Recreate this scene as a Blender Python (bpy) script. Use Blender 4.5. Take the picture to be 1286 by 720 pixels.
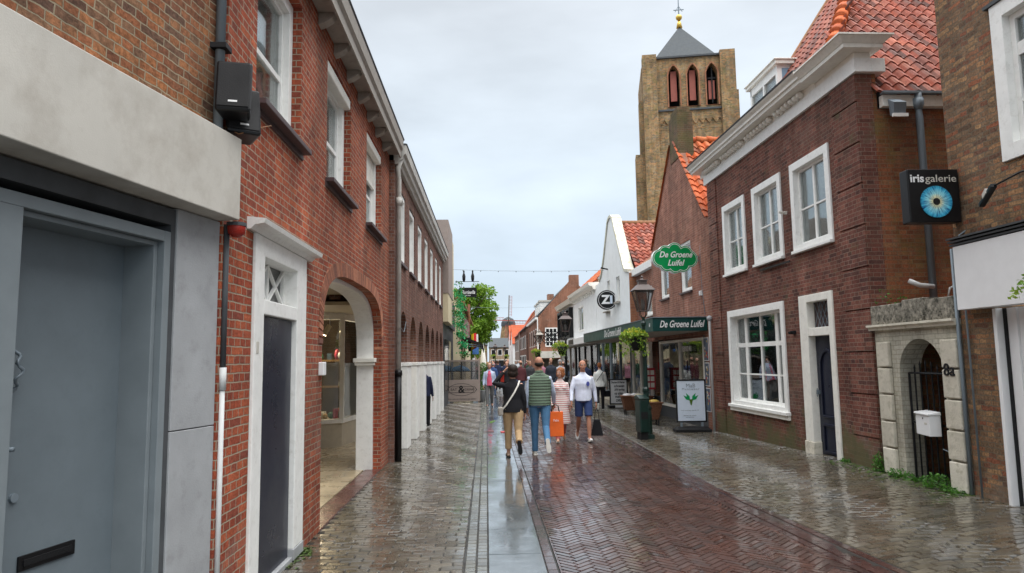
import bpy, bmesh, math, random
from math import sin, cos, tan, radians, pi, sqrt, atan2, floor
from mathutils import Vector, Matrix, Euler
from mathutils.geometry import tessellate_polygon
from mathutils import noise as mnoise

random.seed(7)
scene = bpy.context.scene
for o in list(bpy.data.objects):
    bpy.data.objects.remove(o)
COL = scene.collection

# ------------------------------------------------------------ camera
cam = bpy.data.objects.new('camera', bpy.data.cameras.new('camera'))
COL.objects.link(cam)
cam.data.sensor_width = 36
cam.data.lens = 870 / 1286 * 36
cam.data.clip_start = .05
cam.data.clip_end = 2000
cam.matrix_world = Matrix(((0.999220022005122, 0.01099186358413054, -0.037927912663779366, 0),
                           (-0.03654880812974066, -0.10621997362705879, -0.9936707210273241, 0),
                           (-0.014950994895953015, 0.9942818997334785, -0.1057353848718885, 1.75),
                           (0, 0, 0, 1)))
scene.camera = cam
scene.render.resolution_x = 1024
scene.render.resolution_y = 573

# ------------------------------------------------------------ sky, sun, exposure
W = bpy.data.worlds.new("World"); scene.world = W; W.use_nodes = True
nt = W.node_tree; nt.nodes.clear()
def wn(t, **k):
    n = nt.nodes.new(t)
    for a, b in k.items(): setattr(n, a, b)
    return n
out = wn('ShaderNodeOutputWorld'); bg = wn('ShaderNodeBackground')
bg.inputs['Strength'].default_value = .1
sky = wn('ShaderNodeTexSky', sky_type='NISHITA', sun_disc=False)
sky.sun_elevation = radians(58); sky.sun_rotation = radians(150)
tc = wn('ShaderNodeTexCoord'); sep = wn('ShaderNodeSeparateXYZ')
nt.links.new(tc.outputs['Generated'], sep.inputs[0])
# overcast luminance over elevation (bright towards the zenith)
rmp = wn('ShaderNodeValToRGB'); cr = rmp.color_ramp
nt.links.new(sep.outputs['Z'], rmp.inputs[0])
cr.elements[0].position = 0; cr.elements[0].color = (.56, .675, .785, 1)
cr.elements[1].position = 1; cr.elements[1].color = (1, 1, 1, 1)
e = cr.elements.new(.12); e.color = (.58, .68, .78, 1)
e = cr.elements.new(.30); e.color = (.60, .675, .745, 1)
e = cr.elements.new(.50); e.color = (.64, .685, .735, 1)
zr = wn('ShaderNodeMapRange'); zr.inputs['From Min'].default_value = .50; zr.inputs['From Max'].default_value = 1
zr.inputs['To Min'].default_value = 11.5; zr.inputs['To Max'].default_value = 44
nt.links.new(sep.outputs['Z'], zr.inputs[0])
mp = wn('ShaderNodeMapping'); mp.inputs['Scale'].default_value = (1.2, 1.2, 3.4)
nt.links.new(tc.outputs['Generated'], mp.inputs[0])
nz = wn('ShaderNodeTexNoise'); nz.inputs['Scale'].default_value = 2.1; nz.inputs['Detail'].default_value = 5
nz.inputs['Roughness'].default_value = .5
nt.links.new(mp.outputs[0], nz.inputs[0])
nr = wn('ShaderNodeMapRange'); nr.inputs['From Min'].default_value = .33; nr.inputs['From Max'].default_value = .68
nr.inputs['To Min'].default_value = .86; nr.inputs['To Max'].default_value = 1.16
nt.links.new(nz.outputs[0], nr.inputs[0])
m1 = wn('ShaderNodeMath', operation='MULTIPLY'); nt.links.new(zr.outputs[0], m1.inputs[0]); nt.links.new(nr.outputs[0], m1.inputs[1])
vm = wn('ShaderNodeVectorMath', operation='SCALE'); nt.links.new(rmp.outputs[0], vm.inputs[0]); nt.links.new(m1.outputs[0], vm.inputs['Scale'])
mx = wn('ShaderNodeMix', data_type='RGBA'); mx.inputs[0].default_value = .92
nt.links.new(sky.outputs[0], mx.inputs[6]); nt.links.new(vm.outputs[0], mx.inputs[7])
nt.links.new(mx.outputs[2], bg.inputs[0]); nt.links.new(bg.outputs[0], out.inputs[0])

sun = bpy.data.objects.new('sun', bpy.data.lights.new('sun', 'SUN')); COL.objects.link(sun)
sun.data.energy = 1.5; sun.data.angle = radians(50); sun.data.color = (1, .97, .93)
az = radians(150)   # from north (+Y) clockwise
sd = Vector((sin(az) * cos(radians(58)), cos(az) * cos(radians(58)), sin(radians(58))))
sun.rotation_euler = sd.to_track_quat('Z', 'Y').to_euler()
scene.view_settings.view_transform = 'Standard'
scene.view_settings.look = 'None'
scene.view_settings.exposure = 0.22
scene.view_settings.gamma = 1

# ------------------------------------------------------------ materials
def newmat(name):
    m = bpy.data.materials.new(name); m.use_nodes = True
    t = m.node_tree; t.nodes.clear()
    o = t.nodes.new('ShaderNodeOutputMaterial'); p = t.nodes.new('ShaderNodeBsdfPrincipled')
    t.links.new(p.outputs[0], o.inputs[0])
    return m, t, p, o
def node(t, ty, ins=None, **k):
    n = t.nodes.new(ty)
    for a, b in k.items(): setattr(n, a, b)
    for a, b in (ins or {}).items():
        if isinstance(b, bpy.types.NodeSocket): t.links.new(b, n.inputs[a])
        else: n.inputs[a].default_value = b
    return n
def c4(c): return (c[0], c[1], c[2], 1)
def math_(t, op, a, b=None, c=None):
    ins = {0: a}
    if b is not None: ins[1] = b
    if c is not None: ins[2] = c
    return node(t, 'ShaderNodeMath', ins, operation=op).outputs[0]
def mixc(t, f, a, b, blend='MIX'):
    n = node(t, 'ShaderNodeMix', data_type='RGBA', blend_type=blend)
    for i, v in ((0, f), (6, a), (7, b)):
        if isinstance(v, bpy.types.NodeSocket): t.links.new(v, n.inputs[i])
        elif isinstance(v, (int, float)): n.inputs[i].default_value = v
        else: n.inputs[i].default_value = c4(v)
    return n.outputs[2]
def ramp(t, fac, stops):
    n = node(t, 'ShaderNodeValToRGB', {0: fac}); r = n.color_ramp
    r.elements[0].position, r.elements[0].color = stops[0][0], c4(stops[0][1])
    r.elements[1].position, r.elements[1].color = stops[-1][0], c4(stops[-1][1])
    for p_, c_ in stops[1:-1]:
        e_ = r.elements.new(p_); e_.color = c4(c_)
    return n.outputs[0]
def gray(v): return (v, v, v)

def plain(name, color, rough=.6, metal=0., var=.12, scale=6., bump=.0, bscale=60., dirt=None, dirt_amt=.35, coat=0, streak=False, spec=.3, thr=(.52, .72)):
    m, t, p, o = newmat(name)
    tcn = node(t, 'ShaderNodeTexCoord')
    co = tcn.outputs['Object']
    if streak:
        co2 = node(t, 'ShaderNodeMapping', {0: co, 'Scale': (1, 1, .12)}).outputs[0]
    else: co2 = co
    n1 = node(t, 'ShaderNodeTexNoise', {'Vector': co2, 'Scale': scale, 'Detail': 6, 'Roughness': .6}).outputs[0]
    f = node(t, 'ShaderNodeMapRange', {0: n1, 1: .3, 2: .7, 3: 1 - var, 4: 1 + var}).outputs[0]
    base = node(t, 'ShaderNodeVectorMath', {0: color, 'Scale': f}, operation='SCALE').outputs[0]
    if dirt:
        n2 = node(t, 'ShaderNodeTexNoise', {'Vector': co2, 'Scale': scale * 2.3, 'Detail': 8, 'Roughness': .7}).outputs[0]
        f2 = node(t, 'ShaderNodeMapRange', {0: n2, 1: thr[0], 2: thr[1], 3: 0., 4: dirt_amt}).outputs[0]
        base = mixc(t, f2, base, dirt)
    t.links.new(base, p.inputs['Base Color'])
    r = node(t, 'ShaderNodeMapRange', {0: n1, 1: .3, 2: .7, 3: max(.02, rough - .08), 4: min(1, rough + .08)}).outputs[0]
    t.links.new(r, p.inputs['Roughness'])
    p.inputs['Metallic'].default_value = metal
    p.inputs['Specular IOR Level'].default_value = spec
    if coat: p.inputs['Coat Weight'].default_value = coat; p.inputs['Coat Roughness'].default_value = .1
    if bump:
        nb = node(t, 'ShaderNodeTexNoise', {'Vector': co, 'Scale': bscale, 'Detail': 4}).outputs[0]
        b = node(t, 'ShaderNodeBump', {'Height': nb, 'Strength': bump, 'Distance': .01})
        t.links.new(b.outputs[0], p.inputs['Normal'])
    return m

def wallcoord(t):
    tcn = node(t, 'ShaderNodeTexCoord')
    s = node(t, 'ShaderNodeSeparateXYZ', {0: tcn.outputs['Object']})
    n = node(t, 'ShaderNodeSeparateXYZ', {0: tcn.outputs['Normal']})
    ay = math_(t, 'ABSOLUTE', n.outputs[1]); st = math_(t, 'GREATER_THAN', ay, .6)
    inv = math_(t, 'SUBTRACT', 1, st)
    u = math_(t, 'ADD', math_(t, 'MULTIPLY', s.outputs[0], st), math_(t, 'MULTIPLY', s.outputs[1], inv))
    return tcn, u, s.outputs[2]

def brick(name, cols, mortar, bw=.22, rh=.0625, ms=.010, moss=None, moss_amt=0., dark=.35, bump=.9, rough=.85, wob=.004, lowmoss=False, big=.25, patch=.45):
    m, t, p, o = newmat(name)
    tcn, u, v = wallcoord(t)
    nw = node(t, 'ShaderNodeTexNoise', {'Vector': tcn.outputs['Object'], 'Scale': 9., 'Detail': 3})
    wob_ = node(t, 'ShaderNodeMapRange', {0: nw.outputs[0], 1: .2, 2: .8, 3: -wob, 4: wob}).outputs[0]
    vec = node(t, 'ShaderNodeCombineXYZ', {0: math_(t, 'ADD', u, wob_), 1: math_(t, 'ADD', v, wob_)}).outputs[0]
    bt = node(t, 'ShaderNodeTexBrick', {'Vector': vec, 'Color1': (0, 0, 0, 1), 'Color2': (1, 1, 1, 1), 'Mortar': (0, 0, 0, 1), 'Scale': 1.,
              'Mortar Size': ms * .5, 'Mortar Smooth': .25, 'Brick Width': bw, 'Row Height': rh}, offset=.5, offset_frequency=2, squash=.5, squash_frequency=2)
    n = len(cols)
    col = ramp(t, bt.outputs['Color'], [(i / (n - 1), c) for i, c in enumerate(cols)])
    fine = node(t, 'ShaderNodeTexNoise', {'Vector': tcn.outputs['Object'], 'Scale': 38., 'Detail': 5, 'Roughness': .65}).outputs[0]
    ff = node(t, 'ShaderNodeMapRange', {0: fine, 1: .3, 2: .7, 3: 1 - dark, 4: 1 + dark * .7}).outputs[0]
    bg_ = node(t, 'ShaderNodeTexNoise', {'Vector': tcn.outputs['Object'], 'Scale': .9, 'Detail': 5, 'Roughness': .6}).outputs[0]
    fb = node(t, 'ShaderNodeMapRange', {0: bg_, 1: .32, 2: .68, 3: 1 - big, 4: 1 + big}).outputs[0]
    sk = node(t, 'ShaderNodeTexNoise', {'Vector': node(t, 'ShaderNodeMapping', {0: tcn.outputs['Object'], 'Scale': (3.2, 3.2, .35)}).outputs[0], 'Scale': 1., 'Detail': 6, 'Roughness': .65}).outputs[0]
    fs = node(t, 'ShaderNodeMapRange', {0: sk, 1: .34, 2: .62, 3: .70, 4: 1.12}).outputs[0]
    fb = math_(t, 'MULTIPLY', fb, fs)
    f = math_(t, 'MULTIPLY', ff, fb)
    col = node(t, 'ShaderNodeVectorMath', {0: col, 'Scale': f}, operation='SCALE').outputs[0]
    mcol = node(t, 'ShaderNodeVectorMath', {0: mortar, 'Scale': fb}, operation='SCALE').outputs[0]
    base = mixc(t, bt.outputs['Fac'], col, mcol)
    pt = node(t, 'ShaderNodeTexNoise', {'Vector': tcn.outputs['Object'], 'Scale': .62, 'Detail': 9, 'Roughness': .7}).outputs[0]
    base = mixc(t, node(t, 'ShaderNodeMapRange', {0: pt, 1: .50, 2: .66, 3: 0., 4: patch}).outputs[0], base, (.10, .08, .062))
    pt2 = node(t, 'ShaderNodeTexNoise', {'Vector': node(t, 'ShaderNodeMapping', {0: tcn.outputs['Object'], 'Location': (7, 3, 5)}).outputs[0], 'Scale': .8, 'Detail': 10, 'Roughness': .75}).outputs[0]
    base = mixc(t, node(t, 'ShaderNodeMapRange', {0: pt2, 1: .56, 2: .70, 3: 0., 4: patch * .6}).outputs[0], base, (.42, .37, .31))
    if moss:
        nm = node(t, 'ShaderNodeTexNoise', {'Vector': tcn.outputs['Object'], 'Scale': 1.7, 'Detail': 9, 'Roughness': .72}).outputs[0]
        if lowmoss:
            zf = node(t, 'ShaderNodeMapRange', {0: v, 1: 0., 2: lowmoss, 3: .22, 4: 0.}).outputs[0]
            nm = math_(t, 'ADD', nm, zf)
        fm = node(t, 'ShaderNodeMapRange', {0: nm, 1: .60 - moss_amt * .2, 2: .72, 3: 0., 4: .75}).outputs[0]
        base = mixc(t, fm, base, moss)
    t.links.new(base, p.inputs['Base Color'])
    p.inputs['Roughness'].default_value = rough
    p.inputs['Specular IOR Level'].default_value = .15
    h = math_(t, 'SUBTRACT', 1, bt.outputs['Fac'])
    h = math_(t, 'ADD', h, math_(t, 'MULTIPLY', bt.outputs['Color'], .25))
    h = math_(t, 'ADD', math_(t, 'MULTIPLY', h, .8), math_(t, 'MULTIPLY', fine, .5))
    b = node(t, 'ShaderNodeBump', {'Height': h, 'Strength': bump, 'Distance': .016})
    t.links.new(b.outputs[0], p.inputs['Normal'])
    return m

def wetstone(name, cols, r0=.10, r1=.38, bump=.35, scale=3., attr=True, bs=70., spec=.5, film=0.):
    m, t, p, o = newmat(name)
    tcn = node(t, 'ShaderNodeTexCoord'); co = tcn.outputs['Object']
    n1 = node(t, 'ShaderNodeTexNoise', {'Vector': co, 'Scale': 1.1, 'Detail': 4, 'Roughness': .55}).outputs[0]
    n2 = node(t, 'ShaderNodeTexNoise', {'Vector': co, 'Scale': 26., 'Detail': 6, 'Roughness': .7}).outputs[0]
    if attr:
        fac = node(t, 'ShaderNodeAttribute', attribute_name='rnd').outputs['Fac']
    else:
        fac = n1
    col = ramp(t, fac, [(i / (len(cols) - 1), c) for i, c in enumerate(cols)])
    f = node(t, 'ShaderNodeMapRange', {0: n2, 1: .3, 2: .7, 3: .72, 4: 1.25}).outputs[0]
    f2 = node(t, 'ShaderNodeMapRange', {0: n1, 1: .3, 2: .7, 3: .8, 4: 1.2}).outputs[0]
    col = node(t, 'ShaderNodeVectorMath', {0: col, 'Scale': math_(t, 'MULTIPLY', f, f2)}, operation='SCALE').outputs[0]
    t.links.new(col, p.inputs['Base Color'])
    n3 = node(t, 'ShaderNodeTexNoise', {'Vector': co, 'Scale': scale, 'Detail': 7, 'Roughness': .65}).outputs[0]
    r = node(t, 'ShaderNodeMapRange', {0: n3, 1: .36, 2: .64, 3: r0, 4: r1}).outputs[0]
    t.links.new(r, p.inputs['Roughness'])
    p.inputs['IOR'].default_value = 1.45
    p.inputs['Specular IOR Level'].default_value = spec
    nb = node(t, 'ShaderNodeTexNoise', {'Vector': co, 'Scale': bs, 'Detail': 5, 'Roughness': .6}).outputs[0]
    b = node(t, 'ShaderNodeBump', {'Height': nb, 'Strength': bump, 'Distance': .004})
    t.links.new(b.outputs[0], p.inputs['Normal'])
    if film:      # rain water standing on the stone
        n5 = node(t, 'ShaderNodeTexNoise', {'Vector': co, 'Scale': 1.6, 'Detail': 5, 'Roughness': .6}).outputs[0]
        cw = node(t, 'ShaderNodeMapRange', {0: n5, 1: .36, 2: .58, 3: film * .30, 4: film}).outputs[0]
        t.links.new(cw, p.inputs['Coat Weight'])
        cr_ = node(t, 'ShaderNodeMapRange', {0: n5, 1: .38, 2: .60, 3: .16, 4: .05}).outputs[0]
        t.links.new(cr_, p.inputs['Coat Roughness']); p.inputs['Coat IOR'].default_value = 1.6
        nb2 = node(t, 'ShaderNodeTexNoise', {'Vector': co, 'Scale': 9., 'Detail': 3}).outputs[0]
        b2 = node(t, 'ShaderNodeBump', {'Height': nb2, 'Strength': .25, 'Distance': .004})
        t.links.new(b2.outputs[0], p.inputs['Coat Normal'])
    return m

def leafmat(name, c1, c2, trans=.35):
    m, t, p, o = newmat(name)
    oi = node(t, 'ShaderNodeAttribute', attribute_name='rnd')
    col = ramp(t, oi.outputs['Fac'], [(0, c1), (1, c2)])
    t.links.new(col, p.inputs['Base Color'])
    p.inputs['Roughness'].default_value = .55
    tr = node(t, 'ShaderNodeBsdfTranslucent'); t.links.new(col, tr.inputs[0])
    ms = node(t, 'ShaderNodeMixShader', {0: trans}); t.links.new(p.outputs[0], ms.inputs[1]); t.links.new(tr.outputs[0], ms.inputs[2])
    t.links.new(ms.outputs[0], o.inputs[0])
    return m

def glassmat(name, tint=(.9, .95, .95), rough=.02, see=.75):
    m, t, p, o = newmat(name)
    t.nodes.remove(p)
    g = node(t, 'ShaderNodeBsdfGlossy', {'Color': (1, 1, 1, 1), 'Roughness': rough})
    tr = node(t, 'ShaderNodeBsdfTransparent', {'Color': c4([x * see for x in tint])})
    lw = node(t, 'ShaderNodeFresnel', {'IOR': 1.6})
    f = math_(t, 'MULTIPLY_ADD', lw.outputs[0], .85, .02)
    nb = node(t, 'ShaderNodeTexNoise', {'Vector': node(t, 'ShaderNodeTexCoord').outputs['Object'], 'Scale': 1.6, 'Detail': 1}).outputs[0]
    b = node(t, 'ShaderNodeBump', {'Height': nb, 'Strength': .12, 'Distance': .05})
    t.links.new(b.outputs[0], g.inputs['Normal'])
    ms = node(t, 'ShaderNodeMixShader', {0: f}); t.links.new(tr.outputs[0], ms.inputs[1]); t.links.new(g.outputs[0], ms.inputs[2])
    t.links.new(ms.outputs[0], o.inputs[0])
    return m
def emit(name, col, s):
    m, t, p, o = newmat(name)
    p.inputs['Base Color'].default_value = c4(col); p.inputs['Emission Color'].default_value = c4(col); p.inputs['Emission Strength'].default_value = s
    return m
def banded(name, cols, axis=2, period=.06, rough=.8, ridge=.0, tcol=None):
    """horizontal stripes of cloth: cols = (col a, col b), share of b in the period"""
    m, t, p, o = newmat(name)
    s = node(t, 'ShaderNodeSeparateXYZ', {0: node(t, 'ShaderNodeTexCoord').outputs['Object']}).outputs[axis]
    fr = math_(t, 'FRACT', math_(t, 'DIVIDE', s, period))
    st = node(t, 'ShaderNodeMapRange', {0: fr, 1: cols[2] - .06, 2: cols[2] + .06, 3: 1., 4: 0.}).outputs[0]
    t.links.new(mixc(t, st, cols[0], cols[1]), p.inputs['Base Color'])
    p.inputs['Roughness'].default_value = rough
    if ridge:
        h = math_(t, 'SINE', math_(t, 'MULTIPLY', fr, pi))
        b = node(t, 'ShaderNodeBump', {'Height': h, 'Strength': 1., 'Distance': ridge})
        t.links.new(b.outputs[0], p.inputs['Normal'])
    return m

M = {}
M['red_brick'] = brick('red_brick', [(.24, .058, .036), (.40, .092, .046), (.31, .068, .038), (.47, .125, .058), (.35, .080, .043), (.24, .068, .046), (.41, .105, .054)], (.38, .30, .22), ms=.012, dark=.42)
M['brown_brick'] = brick('brown_brick', [(.17, .07, .04), (.34, .13, .06), (.22, .09, .05), (.42, .17, .07), (.26, .14, .08), (.13, .07, .05)], (.34, .28, .19), dark=.5, bw=.205, rh=.0545, wob=.008)
M['dark_brick'] = brick('dark_brick', [(.14, .065, .048), (.24, .11, .078), (.18, .082, .06), (.29, .15, .105)], (.27, .24, .22), dark=.3, ms=.009)
M['plum_brick'] = brick('plum_brick', [(.125, .052, .040), (.21, .082, .060), (.16, .062, .048), (.26, .11, .078), (.10, .048, .041), (.22, .075, .055)], (.27, .21, .165), dark=.45, ms=.008,
                        moss=(.10, .11, .05), moss_amt=.1, lowmoss=1.0)
M['mossy_brick'] = brick('mossy_brick', [(.20, .07, .035), (.36, .13, .06), (.26, .09, .05), (.34, .17, .08)], (.24, .19, .12), dark=.5, ms=.009, moss=(.15, .14, .035), moss_amt=.5)
M['olive_brick'] = brick('olive_brick', [(.13, .08, .05), (.28, .16, .09), (.20, .13, .08), (.38, .22, .11), (.28, .10, .055), (.12, .085, .06)], (.17, .14, .10), dark=.6, ms=.012, rh=.058, bump=1.0, wob=.016)
M['luifel_brick'] = brick('luifel_brick', [(.24, .10, .07), (.34, .15, .10), (.28, .12, .085), (.40, .19, .13)], (.36, .29, .24), dark=.22, ms=.008)
M['tower_brick'] = brick('tower_brick', [(.17, .12, .07), (.42, .28, .135), (.29, .19, .10), (.48, .25, .11), (.35, .26, .155), (.21, .165, .11)], (.26, .22, .16), bw=.30, rh=.10, dark=.35, moss=(.15, .15, .05), moss_amt=.45, big=.3)
M['chimney_brick'] = brick('chimney_brick', [(.10, .065, .04), (.19, .11, .065), (.14, .085, .05)], (.17, .15, .10), dark=.4, moss=(.10, .11, .035), moss_amt=.9)
M['orange_brick'] = brick('orange_brick', [(.34, .13, .07), (.48, .20, .10), (.40, .17, .09)], (.35, .27, .2), dark=.25, moss=(.2, .17, .07), moss_amt=.1)
M['far_brick'] = brick('far_brick', [(.28, .12, .075), (.36, .16, .10), (.31, .135, .085)], (.34, .26, .2), dark=.2)
M['tan_brick'] = brick('tan_brick', [(.36, .26, .17), (.44, .32, .21)], (.4, .33, .25), dark=.2)
M['soldier_brick'] = brick('soldier_brick', [(.36, .19, .12), (.46, .27, .18), (.40, .22, .15)], (.42, .34, .27), bw=.065, rh=.24, dark=.25)
M['white_paint'] = plain('white_paint', (.84, .84, .81), .5, var=.05, dirt=(.45, .43, .38), dirt_amt=.35, bump=.1)
M['cream_paint'] = plain('cream_paint', (.82, .80, .73), .5, var=.06, dirt=(.4, .37, .3), dirt_amt=.3, bump=.1)
M['white_brickwork'] = brick('white_brickwork', [(.50, .47, .38), (.60, .57, .47), (.55, .52, .42)], (.42, .39, .31), dark=.15, bump=1., moss=(.25, .24, .14), moss_amt=.2)
M['white_render'] = plain('white_render', (.78, .80, .80), .8, var=.05, scale=2, dirt=(.55, .55, .50), dirt_amt=.35, bump=.2)
M['old_render'] = plain('old_render', (.66, .62, .52), .85, var=.12, scale=5, dirt=(.26, .24, .13), dirt_amt=.7, bump=.5, bscale=40)
M['gable_cap'] = plain('gable_cap', (.62, .60, .50), .85, var=.15, scale=3, dirt=(.33, .31, .14), dirt_amt=.9, bump=.4, bscale=30)
M['portal_block'] = plain('portal_block', (.55, .51, .42), .85, var=.12, scale=6, dirt=(.25, .23, .15), dirt_amt=.7, bump=.6, bscale=40, thr=(.5, .75))
M['parapet'] = plain('parapet', (.36, .33, .27), .9, var=.3, scale=5, dirt=(.03, .03, .022), dirt_amt=.97, bump=.8, bscale=20, thr=(.36, .62))
M['concrete'] = plain('concrete', (.56, .535, .48), .8, var=.09, scale=1.4, dirt=(.33, .29, .24), dirt_amt=.5, bump=.10, bscale=150, thr=(.46, .72))
M['grey_stone'] = plain('grey_stone', (.36, .37, .38), .6, var=.12, scale=3, dirt=(.22, .22, .22), dirt_amt=.5, bump=.15, bscale=90)
M['grey_paint'] = plain('grey_paint', (.16, .192, .212), .42, var=.06, scale=4, dirt=(.12, .15, .17), dirt_amt=.3)
M['grey_frame'] = plain('grey_frame', (.205, .235, .25), .45, var=.08, scale=4)
M['dark_lead'] = plain('dark_lead', (.07, .075, .08), .6, var=.2)
M['navy_paint'] = plain('navy_paint', (.012, .015, .030), .32, var=.05, scale=2)
M['black_paint'] = plain('black_paint', (.007, .007, .008), .4, var=.15)
M['black_matt'] = plain('black_matt', (.009, .009, .010), .6, var=.15, bump=.2, bscale=200)
M['sill_stone'] = plain('sill_stone', (.075, .05, .05), .45, var=.2, scale=10, bump=.2)
M['zinc'] = plain('zinc', (.20, .24, .27), .45, metal=.2, var=.15, scale=5, streak=True)
M['grey_gutter'] = plain('grey_gutter', (.52, .51, .47), .6, var=.15, scale=4, dirt=(.2, .2, .17), dirt_amt=.6)
M['white_pipe'] = plain('white_pipe', (.62, .63, .62), .5, var=.08)
M['wood_grey'] = plain('wood_grey', (.36, .33, .29), .7, var=.12, scale=6, dirt=(.2, .18, .15), dirt_amt=.5)
M['taupe'] = plain('taupe', (.30, .245, .215), .8, var=.08)
M['beige'] = plain('beige', (.62, .54, .36), .8, var=.06)
M['ceiling_paint'] = plain('ceiling_paint', (.55, .48, .36), .8, var=.05)
M['green_box'] = plain('green_box', (.006, .05, .045), .35, var=.08)
M['green_sign'] = plain('green_sign', (.0, .28, .075), .35, var=.04)
M['lamp_green'] = plain('lamp_green', (.004, .022, .017), .35, var=.2, coat=.3)
M['lamp_bronze'] = plain('lamp_bronze', (.10, .075, .07), .4, var=.2)
M['white_sign'] = plain('white_sign', (.80, .80, .80), .35, var=.03)
M['sign_blue'] = plain('sign_blue', (.62, .70, .80), .3, var=.03)
M['slate'] = plain('slate', (.07, .078, .085), .8, var=.2, scale=3, dirt=(.17, .18, .12), dirt_amt=.4, bump=.3, bscale=20)
M['louvre'] = plain('louvre', (.40, .13, .10), .7, var=.12, scale=2)
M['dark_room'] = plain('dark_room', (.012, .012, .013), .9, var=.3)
M['shop_room'] = plain('shop_room', (.05, .04, .03), .9, var=.6, scale=3)
M['curtain'] = plain('curtain', (.88, .89, .89), .9, var=.06, scale=5)
M['glass'] = glassmat('glass', see=.97)
M['shop_glass'] = glassmat('shop_glass', see=.8)
M['lantern_glass'] = glassmat('lantern_glass', tint=(.75, .72, .7), see=.7, rough=.1)
M['gold'] = plain('gold', (.7, .45, .1), .3, metal=.9)
M['basket'] = plain('basket', (.15, .065, .035), .8, var=.4, scale=30, bump=.6, bscale=90)
M['warm_bulb'] = emit('warm_bulb', (1, .75, .45), 12)
M['roof_orange'] = wetstone('roof_orange', [(.38, .075, .025), (.56, .13, .04), (.46, .10, .035), (.60, .19, .07), (.25, .08, .045)], .45, .75, .5, spec=.2)
M['roof_red'] = wetstone('roof_red', [(.29, .080, .050), (.38, .11, .068), (.24, .078, .058), (.41, .15, .10), (.12, .062, .052), (.34, .095, .060), (.20, .085, .065)], .45, .75, .6, spec=.2, bs=25.)
M['roof_brown'] = wetstone('roof_brown', [(.26, .12, .06), (.36, .13, .08), (.24, .14, .09), (.40, .15, .09)], .4, .7, .3)
M['ridge_mossy'] = plain('ridge_mossy', (.30, .14, .07), .7, var=.3, scale=12, dirt=(.18, .2, .05), dirt_amt=.8, bump=.3)
M['road_brick'] = wetstone('road_brick', [(.036, .016, .012), (.068, .027, .019), (.050, .022, .016), (.085, .036, .026), (.030, .018, .016)], .22, .45, .5, film=1.)
M['edge_brick'] = wetstone('edge_brick', [(.03, .014, .012), (.055, .022, .018), (.045, .02, .018)], .2, .4, .45, film=1.)
M['tan_paver'] = wetstone('tan_paver', [(.050, .043, .028), (.095, .077, .049), (.075, .062, .042), (.125, .106, .074), (.070, .064, .050)], .16, .42, .4, film=1., spec=.7)
M['grey_paver'] = wetstone('grey_paver', [(.085, .08, .065), (.13, .125, .10), (.105, .10, .08)], .2, .45, .4, film=.9)
M['slab'] = wetstone('slab', [(.07, .085, .09), (.105, .12, .125), (.085, .10, .105)], .12, .28, .3, film=1., spec=.6)
M['joint'] = wetstone('joint', [(.012, .012, .010), (.03, .027, .022)], .3, .7, .6, attr=False)
M['step_brick'] = wetstone('step_brick', [(.09, .036, .03), (.13, .05, .04), (.10, .045, .04)], .15, .35, .4)
M['shop_tile'] = wetstone('shop_tile', [(.44, .35, .22), (.50, .40, .26)], .2, .4, .15, film=.7)
M['counter_stone'] = plain('counter_stone', (.48, .43, .34), .5, var=.1)
M['far_ground'] = wetstone('far_ground', [(.07, .06, .05), (.11, .09, .075)], .2, .4, .5, attr=False)
M['leaf_tree'] = leafmat('leaf_tree', (.09, .20, .012), (.26, .42, .04), .45)
M['leaf_fern'] = leafmat('leaf_fern', (.03, .11, .012), (.10, .26, .03))
M['leaf_basket'] = leafmat('leaf_basket', (.10, .22, .015), (.32, .44, .05))
M['flower_yellow'] = leafmat('flower_yellow', (.62, .56, .03), (.75, .70, .10))
M['leaf_plastic'] = leafmat('leaf_plastic', (.0, .16, .05), (.02, .52, .16), .2)
M['bark'] = plain('bark', (.10, .075, .05), .9, var=.3, scale=15, bump=.8)
M['mossy'] = leafmat('mossy', (.04, .08, .015), (.10, .16, .03), .1)
# ------------------------------------------------------------ builders
AL = radians(.3); AR = radians(-1.05)
def XL(u): return -1.74 + (u - 12) * tan(AL)
def XR(u): return 5.46 + (u - 16.3) * tan(AR)
class Fr:
    """facade frame: local x = out of the wall, y = along the street from u0, z = up"""
    def __init__(s, side, u0, off=0, ang=None, xy=None):
        s.side, s.u0 = side, u0
        if side == 'L':
            s.sx = 1; a = AL if ang is None else ang; s.loc = (XL(u0) + off, u0, 0); s.rot = -a
        else:
            s.sx = -1; a = AR if ang is None else ang; s.loc = (XR(u0) - off, u0, 0); s.rot = -a
        if xy: s.loc = (xy[0], xy[1], 0)
    def pt(s, o, a, z):
        return (s.sx * o, a - s.u0, z)
    def world(s, o, a, z):
        p = s.pt(o, a, z); c, n = cos(s.rot), sin(s.rot)
        return Vector((s.loc[0] + c * p[0] - n * p[1], s.loc[1] + n * p[0] + c * p[1], p[2]))
class Raw:
    sx = 1; u0 = 0
    def pt(s, x, y, z): return (x, y, z)
RAW = Raw()

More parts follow.
